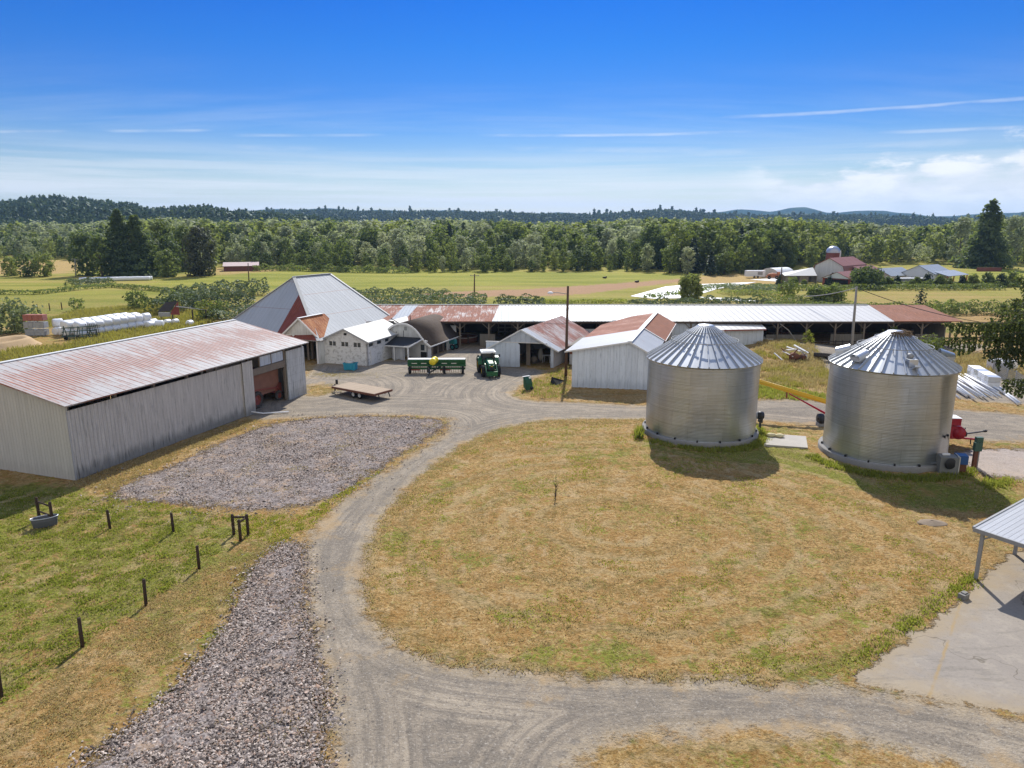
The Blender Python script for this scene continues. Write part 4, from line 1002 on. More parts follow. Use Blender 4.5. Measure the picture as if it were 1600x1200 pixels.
b = MB(); wall(b, f(0.13, 17.2), f(0.13, 18.55), 0, 4.95, .11, -f.e); b.build('wall_end_panel', M['shed_front'], t)
b = MB(); wall(b, f(0.02, 23.7), f(0.02, SL), 0, 4.9, .12, -f.e); b.build('sliding_panel', M['shed_panel'], t)
b = MB(); wall_poly(b, [f(-SW, SL, 0), f(-.14, SL, 0), f(-.14, SL, zE - .22), f(-SW / 2, SL, zR - .14), f(-SW, SL, zE - .22)], .1, -f.d); b.build('far_end_wall', M['shed_end'], t)
b = MB(); wall(b, f(-SW, .13), f(-SW, 18.15), 0, 5.25, .1, f.e); b.build('back_wall', M['shed_end'], t)
b = MB(); wall(b, f(-SW + .12, 18.2), f(-5.5, 18.2), 0, 5.1, .08, f.d); b.build('added_partition', M['dark_wood'], t)  # added inside so the gap under the eave stays dark
for v in (0.25, 4.1, 7.6, 11.0, 14.3, 17.6, 18.4, 23.6, 26.4):
    b = MB(); b.box(f(-.24, v, zE / 2 - .15), (.2, .2, zE - .3), f.rz()); b.build('post', M['old_wood'], t)
for v in (20.5, 26.2):
    b = MB(); b.box(f(-SW + .15, v, zE / 2 - .15), (.2, .2, zE - .3), f.rz()); b.build('post', M['old_wood'], t)
for v in (18.4, 22.0):
    b = MB(); b.box(f(-SW / 2, v, zR / 2 - .15), (.22, .22, zR - .4), f.rz()); b.build('post', M['old_wood'], t)
b = MB(); b.bar(f(-.15, 18.5, 3.72), f(-.15, 23.6, 3.72), .12, .62); b.bar(f(-.15, .3, 5.16), f(-.15, 26.4, 5.16), .1, .16); b.build('header_beam', M['old_wood'], t)
b = MB(); wall(b, f(-.16, 20.0), f(-.16, 23.4), 4.08, 4.98, .04, -f.e); b.build('header_sheet', M['blue_board'], t)
for v in (19.9, 21.6): b = MB(); b.box(f(-.2, v, 4.5), (.12, .14, 1.1), f.rz()); b.build('header_stud', M['old_wood'], t)
b = MB(); b.bar(f(.2, 17.9, .22), f(2.3, 19.2, .08), .09); b.build('drain_pipe', M['white_plastic'], None) if False else None
tag(MB().tube([f(.25, 17.75, .35), f(1.1, 18.3, .12), f(2.9, 19.6, .10)], .06).build('drain_pipe', M['white_plastic']), 'white drain pipe lying on the ground at the shed wall corner', 'pipe')

# ---- 2. great hipped barn
P1, P2 = V3((-29.6, 96.3, 10)), V3((-26.3, 102.6, 10)); N = V3((-23.7, 85.2, 3.0)); Rr = V3((-15.9, 100.6, 3.0)); Lc = V3((-39.6, 93.2, 3.0)); Bk = Lc + (Rr - N)
t = thing('hip_barn', 'huge hipped barn with pale grey metal roof and a dark red wedge', 'barn', (-28, 97, 0))
MB().slab([N, Rr, P2, P1], .12).build('roof', M['barn_roof'], t)
MB().slab([Lc, N, P1], .12).build('roof', M['barn_roof_dark'], t)
MB().slab([Rr, Bk, P2], .12).build('roof', M['barn_roof'], t)
MB().slab([Bk, Lc, P1, P2], .12).build('roof', M['barn_roof'], t)
nl = (N - Lc).cross(P1 - Lc).normalized() * .03
q0 = P1.lerp(N, .27) + nl; q1 = Lc.lerp(N, .60) + nl; q2 = N + nl
MB().slab([q1, q2 + (P1 - N) * .005, q0], .02).build('red_roof_wedge', M['red_sheet'], t)
b = MB()
for a, c in ((P1, N), (P1, Lc), (P2, Rr), (P1, P2), (P2, Bk)): b.bar(a + V3((0, 0, .05)), c + V3((0, 0, .05)), .42, .07)
b.build('ridge_flashing', M['galv_dull'], t)
cen = (N + Rr + Lc + Bk) / 4; ins = lambda p: V3((p.x + (cen.x - p.x) * .05, p.y + (cen.y - p.y) * .05, 0))
b = MB(); wall(b, ins(Rr), ins(Bk), 0, 3.0, .15, (cen - Rr)); wall(b, ins(Bk), ins(Lc), 0, 3.0, .15, cen - Bk); wall(b, ins(N), ins(Rr), 0, 3.0, .15, cen - N)
wl = ins(Lc).lerp(ins(N), .62); wall(b, ins(Lc), wl, 0, 3.0, .15, cen - Lc); b.build('wall', M['white_board'], t)
for k in range(3): p_ = ins(Lc).lerp(ins(N), .7 + .12 * k) + V3((.6, 1.5, 0)); MB().box((p_.x, p_.y, 1.9), (.25, .25, 3.8)).build('post', M['old_wood'], t)
# entry gable of the barn
pf = Frame((-26.35, 87.05), (0.93, -0.37), (0.37, 0.93))
b = MB(); roof_plane(b, pf(2.85, -.3, 3.3), pf(2.85, 5.0, 3.3), pf(0, 5.0, 5.6), pf(0, -.3, 5.6)); b.build('gable_roof', M['orange_sheet'], t)
b = MB(); roof_plane(b, pf(-2.85, 5.0, 3.3), pf(-2.85, -.3, 3.3), pf(-.004, -.3, 5.6), pf(-.004, 5.0, 5.6)); b.build('gable_roof', M['grey_sheet'], t)
b = MB(); wall_poly(b, [pf(-2.55, 0, 3.45), pf(2.5, 0, 3.42), pf(2.5, 0, 3.5), pf(0, 0, 5.48), pf(-2.55, 0, 3.52)], .1, pf.d); wall(b, pf(-2.55, 0), pf(-1.2, 0), 0, 3.45, .1, pf.d); b.build('gable_wall', M['white_board'], t)
b = MB()
for u in (2.42, -1.1): b.box(pf(u, .02, 1.72), (.26, .26, 3.44), pf.rz())
b.build('door_frame', M['white_trim'], t)
MB().box(pf(-.1, 2.2, 1.9), (.3, .3, 3.8), pf.rz()).build('post', M['old_wood'], t)
b = MB(); wall(b, pf(2.5, .3), pf(2.5, 4.0), 0, 3.2, .1, -pf.e); b.build('side_wall', M['galv_dull'], t)
b = MB(); b.bar(pf(-2.9, -.34, 3.2), pf(0, -.34, 5.58), .06, .2); b.bar(pf(0, -.34, 5.58), pf(2.9, -.34, 3.2), .06, .2); b.bar(pf(0, -.34, 5.66), pf(0, 4.6, 5.66), .4, .05); b.build('rake_trim', M['white_trim'], t)

# ---- 3. milking parlour of painted block
f = Frame((-23.42, 86.70), (0.944, -0.33), (0.33, 0.944)); W = 6.1; LN = 9.6
t = thing('block_milking_parlour', 'low white block building with flaking paint and white gable roof', 'building', f(W / 2, LN / 2))
zp, ze = 4.5, 3.12
zw = lambda u: ze + .05 + (zp - .14 - ze) * (1 - abs(u - W / 2) / (W / 2))
def flat_gable(b, fr, W, ze, zp, openings, v=0.0, t_=.2, n=None):
    """gable wall with rectangular openings [(u0,u1,z0,z1)]"""
    us = sorted(set([0, W / 2, W] + [o[0] for o in openings] + [o[1] for o in openings]))
    top = lambda u: ze + (zp - ze) * (1 - abs(u - W / 2) / (W / 2))
    for u0, u1 in zip(us, us[1:]):
        ops = sorted([o for o in openings if o[0] <= u0 + 1e-6 and o[1] >= u1 - 1e-6], key=lambda o: o[2]); z = 0.0
        for o in ops + [None]:
            z1 = o[2] if o else None
            if o is None: pts = [fr(u0, v, z), fr(u1, v, z), fr(u1, v, top(u1)), fr(u0, v, top(u0))]
            else: pts = [fr(u0, v, z), fr(u1, v, z), fr(u1, v, z1), fr(u0, v, z1)]
            if (pts[2] - pts[1]).length > .01 or (pts[3] - pts[0]).length > .01: wall_poly(b, pts, t_, fr.d)
            if o: z = o[3]
ops = [(.72, 1.68, 2.28, 2.82), (2.46, 3.46, 2.28, 2.82), (4.2, 5.2, 2.28, 2.82)]
b = MB(); flat_gable(b, f, W, ze - .02, zp - .14, ops + [(2.85, 3.3, 3.65, 3.95)]); b.build('front_wall', M['flaking'], t)
for (u0, u1, z0, z1) in ops:
    w_ = MB().box(f((u0 + u1) / 2, .14, (z0 + z1) / 2), (u1 - u0, .04, z1 - z0), f.rz()).build('window', M['glass_dark'], t)
    b = MB(); b.box(f((u0 + u1) / 2, .06, (z0 + z1) / 2), (.07, .08, z1 - z0), f.rz()); b.box(f((u0 + u1) / 2, .03, z0 - .03), (u1 - u0 + .1, .14, .06), f.rz()); b.build('window_frame', M['white_trim'], w_)
MB().box(f(3.07, .16, 3.8), (.5, .05, .34), f.rz()).build('vent', M['dark_void'], t)
b = MB(); 
wall(b, f(W, 0.0), f(W, LN), 0, 2.3, .2, -f.e); wall(b, f(W, 0), f(W, LN), 2.78, ze - .06, .2, -f.e)
for v0, v1 in ((0, .4), (1.5, 2.4), (3.5, 4.4), (5.4, LN)): wall(b, f(W, v0), f(W, v1), 2.3, 2.78, .2, -f.e)
wall(b, f(0, LN), f(0, .2), 0, ze - .06, .2, f.e); wall(b, f(W, LN), f(0, LN), 0, ze, .2, -f.d); b.build('side_wall', M['flaking'], t)
for v0, v1 in ((.4, 1.5), (2.4, 3.5), (4.4, 5.4)): MB().box(f(W - .12, (v0 + v1) / 2, 2.54), (.04, v1 - v0, .48), f.rz()).build('window', M['glass_dark'], t)
MB().box(f(W + .03, 1.15, .95), (.06, .85, 1.9), f.rz()).build('door', M['block_paint'], t)
b = MB(); roof_plane(b, f(W + .35, -.3, ze - .12), f(W + .35, LN, ze - .12), f(W / 2, LN, zp), f(W / 2, -.3, zp), .12); b.build('roof', M['white_roof'], t)
b = MB(); roof_plane(b, f(-.35, LN, ze - .12), f(-.35, -.3, ze - .12), f(W / 2 - .004, -.3, zp), f(W / 2 - .004, LN, zp), .12); b.build('roof', M['white_roof'], t)
b = MB(); b.bar(f(-.36, -.33, ze - .2), f(W / 2, -.33, zp - .08), .05, .2); b.bar(f(W / 2, -.33, zp - .08), f(W + .36, -.33, ze - .2), .05, .2); b.bar(f(W + .38, -.3, ze - .2), f(W + .38, LN, ze - .2), .05, .16); b.build('fascia', M['grey_trim'], t)

# ---- 4. arch-roofed milk house
f = Frame((-14.2, 91.2), (0.944, -0.33), (0.33, 0.944)); LN = 9.4
t = thing('arched_milk_house', 'white building with rounded dark shingle roof and black porch roof', 'building', f(0, LN / 2))
prof = [(0, 4.45), (.7, 4.36), (1.35, 4.1), (1.9, 3.72), (2.35, 3.25), (2.7, 2.78), (3.05, 2.35), (3.45, 2.0), (4.0, 1.62)]
full = [(-u, z) for u, z in prof[::-1]] + prof[1:]
b = MB()
for (u0, z0), (u1, z1) in zip(full, full[1:]):
    o0, o1 = [f(u0, -.3, z0), f(u0, LN + .3, z0)], [f(u1, -.3, z1), f(u1, LN + .3, z1)]
    dn = V3((0, 0, -.12))
    b.face([o0[0], o1[0], o1[1], o0[1]], True); b.face([o0[1] + dn, o1[1] + dn, o1[0] + dn, o0[0] + dn], True)
    b.face([o0[0] + dn, o1[0] + dn, o1[0], o0[0]]); b.face([o0[1], o1[1], o1[1] + dn, o0[1] + dn])
b.build('roof', M['shingle'], t)
inn = [(u * .95, z - .13) for u, z in full]
b = MB(); wall_poly(b, [f(-3.6, 0, 2.25), f(3.2, 0, 2.25)] + [f(u, 0, z) for u, z in inn[::-1] if z > 2.26 and abs(u) < 3.21], .15, f.d); b.build('gable_wall', M['white_board'], t)
b = MB()
for (u0, z0), (u1, z1) in zip(full, full[1:]): b.bar(f(u0, -.34, z0 - .06), f(u1, -.34, z1 - .06), .06, .24)
b.bar(f(4.02, -.3, 1.54), f(4.02, LN + .3, 1.54), .06, .14); b.build('rake_trim', M['white_trim'], t)
b = MB(); b.box(f(.35, -.05, 3.72), (.34, .06, .46), f.rz()); b.build('loft_hatch', M['galv_dull'], t)
b = MB(); b.box(f(-1.0, -.02, 2.9), (.06, .05, .7), f.rz()); b.box(f(.05, -.02, 3.0), (.06, .05, .9), f.rz()); b.build('hinge_strap', M['black_metal'], t)
b = MB(); b.slab([f(-4.1, -3.0, 1.95), f(2.3, -3.0, 1.95), f(2.9, -.1, 2.62), f(-3.4, -.1, 2.62)], .1); b.build('porch_roof', M['black_roof'], t)
b = MB(); b.bar(f(-4.1, -3.03, 1.86), f(2.3, -3.03, 1.86), .05, .16); b.bar(f(2.32, -3.0, 1.86), f(2.92, -.15, 2.52), .05, .16); b.build('porch_fascia', M['white_trim'], t)
for u in (-1.7, .15, 2.1): MB().box(f(u, -2.85, .93), (.16, .16, 1.86), f.rz()).build('porch_post', M['white_trim'], t)
b = MB(); wall(b, f(-3.6, 0), f(3.4, 0), 0, 2.25, .15, f.d); b.build('front_wall', M['block_paint'], t)
MB().box(f(-1.9, -.03, .95), (1.0, .07, 1.9), f.rz()).build('door', M['white_trim'], t)
b = MB()
for k in range(9): b.box(f(-.2 + k * .19, -2.55 + .05 * math.sin(k * 1.7), .85), (.20, .06, 1.55 + .08 * math.sin(k)), f.rz() + .2 * math.sin(k * 2.3))
b.build('tarp_sheet', M['cloth_grey'], t)
MB().box(f(2.75, -.02, 1.35), (.5, .08, .75), f.rz()).build('window', M['glass_dark'], t)
MB().box(f(2.9, -.06, .42), (.8, .1, .7), f.rz()).build('low_hatch', M['dark_void'], t)
b = MB(); wall(b, f(3.4, 0), f(3.4, 1.2), 0, 1.9, .15, -f.e); wall(b, f(3.4, 6.2), f(3.4, LN), 0, 1.9, .15, -f.e); wall(b, f(-3.4, LN), f(-3.4, 0), 0, 2.2, .15, f.e); wall(b, f(3.4, LN), f(-3.4, LN), 0, 3.0, .15, -f.d); b.build('side_wall', M['block_paint'], t)
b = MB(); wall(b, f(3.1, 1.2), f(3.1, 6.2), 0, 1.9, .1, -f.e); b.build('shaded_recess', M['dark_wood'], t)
for v in (1.3, 3.0, 4.7): MB().box(f(3.5, v, .9), (.14, .14, 1.8), f.rz()).build('post', M['old_wood'], t)
MB().tube([f(-.3, 2.6, 4.2), f(-.3, 2.6, 5.1)], .06).build('stove_pipe', M['black_metal'], t)
# ---- 4b. white lean-to roofs between barn and milk house
f2 = Frame((-17.4, 96.0), (0.944, -0.33), (0.33, 0.944))
t = thing('link_shed', 'small white-roofed lean-to between the big barn and the arched building', 'shed', f2(1.5, 2))
MB().slab([f2(3.2, -.2, 3.55), f2(3.2, 6.0, 3.55), f2(.8, 6.0, 4.15), f2(.8, -.2, 4.15)], .1).build('roof', M['white_roof'], t)
MB().slab([f2(-1.6, 6.0, 3.55), f2(-1.6, -.2, 3.55), f2(.796, -.2, 4.15), f2(.796, 6.0, 4.15)], .1).build('roof', M['white_roof'], t)
b = MB(); wall(b, f2(-1.3, 0), f2(2.9, 0), 0, 3.5, .12, f2.d); wall(b, f2(2.9, 0), f2(2.9, 5.8), 0, 3.5, .12, -f2.e); wall(b, f2(2.9, 5.8), f2(-1.3, 5.8), 0, 3.5, .12, -f2.d); b.build('wall', M['white_board'], t)
b = MB(); b.bar(f2(-2.2, -1.2, 3.95), f2(1.6, -.4, 4.1), .12); b.bar(f2(.2, 1.4, 4.2), f2(2.9, -.8, 3.75), .12); b.build('pole_rail', M['dark_wood'], t)

# ---- 5. blue-white garage with mottled roof
f = Frame((-2.55, 84.45), (0.985, -0.115), (0.40, 0.916)); W = 7.6; LN = 13.9
t = thing('open_garage', 'pale blue-white garage with open doorway and mottled rusty roof', 'shed', f(W / 2, LN / 2))
ze, zp = 2.5, 4.65
sl = (zp - ze) / (W / 2)
b = MB(); top = lambda u: ze + sl * (W / 2 - abs(u - W / 2))
wall_poly(b, [f(.9, 0, 3.0), f(6.7, 0, 3.0), f(W / 2, 0, zp - .08)], .1, f.d)
wall_poly(b, [f(0, 0, 0), f(3.3, 0, 0), f(3.3, 0, 3.0), f(.9, 0, 3.0), f(0, 0, ze - .05)], .1, f.d)
wall_poly(b, [f(7.25, 0, 0), f(W, 0, 0), f(W, 0, ze - .06), f(7.25, 0, ze + .1)], .1, f.d); b.build('front_wall', M['blue_board'], t)
b = MB(); wall_poly(b, [f(-.55, -.12, .05), f(3.55, -.12, .05), f(3.55, -.12, 2.75), f(3.3, -.12, 2.98), f(-.55, -.12, 3.05)], .08, f.d); b.build('sliding_door', M['blue_board'], t)
MB().bar(f(-.6, -.1, 3.12), f(6.9, -.1, 3.02), .1, .12).build('door_rail', M['white_trim'], t)
b = MB(); wall(b, f(W, .1), f(W, LN), 0, ze - .1, .1, -f.e); wall(b, f(0, LN), f(0, .1), 0, ze - .1, .1, f.e)
b.build('side_wall', M['block_paint'], t)
b = MB(); wall_poly(b, [f(W, LN, 0), f(0, LN, 0), f(0, LN, ze - .1), f(W / 2, LN, zp - .12), f(W, LN, ze - .1)], .1, -f.d); b.build('back_wall', M['white_board'], t)
ov = .75
b = MB(); roof_plane(b, f(W + ov, 1.25, ze - ov * sl), f(W + ov, LN + .3, ze - ov * sl), f(W / 2, LN + .3, zp), f(W / 2, 1.25, zp)); b.build('roof', M['rust_mottled'], t)
b = MB(); roof_plane(b, f(-ov, LN + .3, ze - ov * sl), f(-ov, -.35, ze - ov * sl), f(W / 2 - .004, -.35, zp), f(W / 2 - .004, LN + .3, zp)); b.build('roof', M['grey_sheet'], t)
b = MB(); roof_plane(b, f(W + ov, -.35, ze - ov * sl + .02), f(W + ov, 1.25, ze - ov * sl + .02), f(W / 2, 1.25, zp + .02), f(W / 2, -.35, zp + .02)); b.build('front_roof_strip', M['grey_sheet'], t)
b = MB(); b.bar(f(W / 2, -.38, zp - .04), f(W + ov, -.38, ze - ov * sl - .05), .05, .16); b.bar(f(-ov, -.38, ze - ov * sl - .05), f(W / 2, -.38, zp - .04), .05, .16); b.build('rake_trim', M['white_trim'], t)
b = MB(); b.box(f(4.0, 1.5, 1.35), (.5, .5, 2.7), f.rz()); b.build('inner_post', M['old_wood'], t)
for k, (u, v, s_) in enumerate([(4.3, 2.6, (.9, .6, 1.0)), (4.6, 4.0, (.7, .7, 1.7)), (6.5, 5.0, (.8, .8, 1.2))]):
    tag(MB().blob(f(u, v, s_[2] / 2), (s_[0] / 2, s_[1] / 2, s_[2] / 2), k, .4, 2, 2.5).build('stored_sacks', M['pale_sacks' if k else 'old_wood']), ('dim pile of stored goods just inside the garage doorway', 'pale heap of sacks by the inner post of the garage', 'rounded bundle in the right depth of the garage')[k], 'stored goods')
tt = thing('workbench', 'white-legged trestle bench standing inside the open garage', 'bench', f(5.6, 3.4)); b = MB(); b.box(f(5.6, 3.4, .95), (1.3, .6, .06), f.rz() + .2); b.build('top', M['white_trim'], tt)
for u, v in ((5.1, 3.2), (6.1, 3.1), (5.15, 3.65), (6.1, 3.6)): MB().bar(f(u, v, 0), f(u + (.1 if u < 5.6 else -.1), v, .92), .06).build('leg', M['white_trim'], tt)

# ---- 6. white shed with rust roof behind the left bin
f = Frame((6.36, 73.26), (0.98, -0.17), (0.297, 0.955)); W = 8.1; UR = 6.0; LN = 25.8
t = thing('white_shed', 'white boarded shed with half grey, half rust-brown roof behind the left grain bin', 'shed', f(W / 2, LN / 2))
zl, zp, zr = 4.05, 5.12, 3.95; ovl = .75
b = MB(); wall_poly(b, [f(0, 0, 0), f(W, 0, 0), f(W, 0, zr - .05), f(UR, 0, zp - .12), f(0, 0, zl - .05)], .12, f.d); b.build('front_wall', M['blue_board_worn'], t)
b = MB(); wall(b, f(W, .12), f(W, 11.5), 0, zr - .08, .1, -f.e); wall(b, f(0, LN), f(0, 11.0), 0, 2.2, .1, f.e); wall(b, f(0, 11), f(0, .12), 0, zl - .08, .1, f.e); wall(b, f(W, LN), f(0, LN), 0, 3.9, .1, -f.d); b.build('side_wall', M['white_board'], t)
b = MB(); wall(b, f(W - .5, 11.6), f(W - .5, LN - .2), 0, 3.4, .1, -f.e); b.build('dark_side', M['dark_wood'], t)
for v in (12.0, 17, 22, 27): MB().box(f(W - .1, v, 1.85), (.16, .16, 3.7), f.rz()).build('post', M['old_wood'], t)
slL = (zp - zl) / UR; slR = (zp - zr) / (W - UR); u0 = -ovl; z0 = zl - ovl * slL; VM = 9.2
b = MB(); roof_plane(b, f(UR, -.3, zp), f(UR, VM, zp), f(u0, VM, z0), f(u0, -.3, z0)) if False else b.slab([f(u0, VM, z0), f(u0, -.3, z0), f(UR, -.3, zp), f(UR, VM, zp)], .1); b.build('roof', M['grey_sheet'], t)
b = MB(); b.slab([f(u0 + .05, LN - 5, z0 - .02), f(u0 + .05, VM + .004, z0 - .02), f(UR, VM + .004, zp - .02), f(UR, LN, zp - .02), f(u0 + 3.4, LN, z0 + 3.4 * slL - .02)], .1); b.build('roof', M['rust_sheet'], t)
b = MB(); b.slab([f(W + .5, -.3, zr - .5 * slR), f(W + .5, 10.2, zr - .5 * slR), f(UR + .004, 10.2, zp), f(UR + .004, -.3, zp)], .1); b.build('roof', M['grey_sheet'], t)
b = MB(); b.slab([f(W + .6, 10.2, zr - .6 * slR + .02), f(W + .6, LN, zr - .6 * slR + .02), f(UR + .004, LN, zp + .02), f(UR + .004, 10.2, zp + .02)], .1); b.build('roof', M['rust_dark'], t)
b = MB(); b.bar(f(UR, -.32, zp + .06), f(UR, LN, zp + .06), .5, .05); b.bar(f(W + .5, 10.0, zr - .2), f(UR + .1, 10.0, zp + .06), .3, .05); b.bar(f(W + .62, 10.2, zr - .36), f(W + .62, LN, zr - .36), .05, .12); b.build('ridge_cap', M['white_trim'], t)
b = MB(); b.bar(f(u0, -.33, z0 - .05), f(UR, -.33, zp - .05), .05, .16); b.bar(f(UR, -.33, zp - .05), f(W + .5, -.33, zr - .5 * slR - .05), .05, .16); b.build('rake_trim', M['white_trim'], t)
MB().box(f(W - .04, -.01, 1.8), (.12, .16, 3.5), f.rz()).build('corner_board', M['white_trim'], t)
# lean-to on the left of that shed
t = thing('brown_leanto', 'low brown-roofed lean-to between the garage and the white shed', 'shed', f(-2, 16))
MB().slab([f(-3.2, 19.5, 2.35), f(-3.2, 12.2, 2.35), f(-.2, 12.2, 3.15), f(-.2, 19.5, 3.15)], .1).build('roof', M['weathered_wood'], t)
b = MB(); wall(b, f(-3.0, 12.5), f(-.1, 12.5), 0, 1.3, .1, f.d); b.build('lower_wall', M['block_paint'], t)
b = MB(); wall(b, f(-3.0, 12.52), f(-.1, 12.52), 1.3, 2.4, .1, f.d); b.build('upper_wall', M['rust_dark'], t)
b = MB(); wall(b, f(-3, 19.3), f(-3, 12.6), 0, 2.2, .1, f.e); wall(b, f(-.2, 19.3), f(-3, 19.3), 0, 2.3, .1, -f.d); b.build('back_wall', M['dark_wood'], t)

# ---- 7. the long freestall barn across the back
t = thing('freestall_barn', 'very long low barn with rust, grey, white and red roof sections', 'barn', (20, 104, 0))
yE, yR, yB, zE, zR = 97.6, 107.0, 117.0, 3.78, 5.0
secs = [(-24.5, -16.2, 'rust_patchy'), (-16.2, -14.2, 'long_grey'), (-14.2, -1.9, 'rust_patchy'), (-1.9, 23.2, 'long_grey'), (23.2, 54.2, 'long_white'), (54.2, 62.6, 'rust_dark')]
for k, (x0, x1, mt) in enumerate(secs):
    h = .02 * (k % 2); s0, s1 = (-1.2, -1.2)
    sk = lambda x: x * .0
    e0, e1 = x0 - (0 if k == 0 else .9), x1 - (.9 if k < 5 else -.2)
    b = MB(); b.slab([V3((e0 + .004, yE, zE + h)), V3((e1, yE, zE + h)), V3((x1, yR, zR + h)), V3((x0 + .004, yR, zR + h))], .1); b.build('roof', M[mt], t)
    b = MB(); b.slab([V3((x1, yB, zE + h)), V3((x0 + .004, yB, zE + h)), V3((x0 + .004, yR + .004, zR + h)), V3((x1, yR + .004, zR + h))], .1); b.build('roof', M[mt], t)
b = MB(); b.bar((-24.5, yR, zR + .06), (23, yR, zR + .06), .4, .06); b.bar((23.1, yR, zR + .08), (54, yR, zR + .08), .4, .06); b.build('ridge_cap', M['galv_dull'], t)
b = MB(); b.bar((-24, yE + .1, zE - .2), (61.3, yE + .1, zE - .2), .12, .22); b.build('eave_beam', M['dark_wood'], t)
x = -23.5; k = 0
while x < 62:
    b = MB(); b.box((x, yE + .4, (zE - .3) / 2), (.2, .2, zE - .3)); b.bar((x, yE + .4, 2.6), (x - .9, yE + .35, zE - .35), .09); b.bar((x, yE + .4, 2.6), (x + .9, yE + .35, zE - .35), .09); b.build('post', M['old_wood'], t)
    MB().box((x, 107, 2.35), (.2, .2, 4.7)).build('post', M['old_wood'], t)
    x += 4.05; k += 1
b = MB()
for z in (.5, .9): b.bar((24.5, yE + .2, z), (61.5, yE + .2, z), .05, .12)
for k in range(38): b.box((24.5 + k, yE + .25, .55), (.08, .08, 1.1))
b.build('feed_rail', M['dark_frame'], t)
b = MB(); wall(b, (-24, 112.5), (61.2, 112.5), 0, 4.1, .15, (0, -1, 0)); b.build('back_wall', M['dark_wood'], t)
b = MB(); wall(b, (-24.2, 117), (-24.2, 98.2), 0, 3.4, .15, (1, 0, 0)); b.build('end_wall', M['weathered_wood'], t)
b = MB(); wall(b, (61.0, 98.2), (61.0, 112), 0, 3.2, .15, (-1, 0, 0)); b.build('end_wall', M['weathered_wood'], t)
for x0, x1 in ((-13.5, -9.6), (-4.6, -2.4), (2.2, 3.4), (36, 41.5), (45.5, 50), (57.5, 60.8)):
    b = MB(); wall(b, (x0, 99.2 + .3 * math.sin(x0)), (x1, 99.2 + .3 * math.sin(x0)), 0, 1.7, .12, (0, 1, 0)); b.build('stall_panel', M['weathered_wood'], t)
b = MB(); wall(b, (20.6, yE + .5), (27.6, yE + .5), 0, 3.5, .12, (0, 1, 0)); b.build('front_wall', M['blue_board'], t)
b = MB(); wall(b, (8.2, yE + .6), (11.6, yE + .6), 0, 2.6, .12, (0, 1, 0)); b.build('front_wall', M['white_board'], t)
b = MB(); b.bar((62.6, yE + .1, 3.55), (70.5, yE - .2, 3.5), .3, .25)
for x in (64, 66.3, 68.4, 70.2): b.box((x, yE, 1.7), (.18, .18, 3.4)); b.bar((x, yE, 2.5), (x - 1, yE, 3.4), .1)
b.build('feed_bunk_frame', M['dark_wood'], t)
tag(MB().box((0.2, 104.4, 4.9), (.1, .1, .1)).build('roof_bolt', M['wire']), 'x', 'x') if False else None
# grain-side annex with bright white roof
t = thing('white_annex', 'small low annex with bright white ribbed roof in front of the long barn', 'shed', (34, 94, 0))
a0, a1, a2, a3 = G(1123, 515.5, 2.95), G(1197.5, 514, 2.95), G(1185, 501.5, 3.55), G(1100, 502.5, 3.55)
MB().slab([a0, a1, a2, a3], .1).build('roof', M['long_white'], t)
b = MB(); wall(b, a0 + V3((-2.2, .3, 0)), a1 + V3((-.25, .3, 0)), 0, 2.85, .1, (0, 1, 0)); wall(b, a1 + V3((-.25, .3, 0)), a2 + V3((-.3, -.2, 0)), 0, 2.9, .1, (-1, 0, 0)); b.build('wall', M['blue_board'], t)
b = MB(); b.bar(a0 + V3((0, -.03, -.09)), a1 + V3((0, -.03, -.09)), .05, .16); b.build('fascia', M['faded_red'], t)

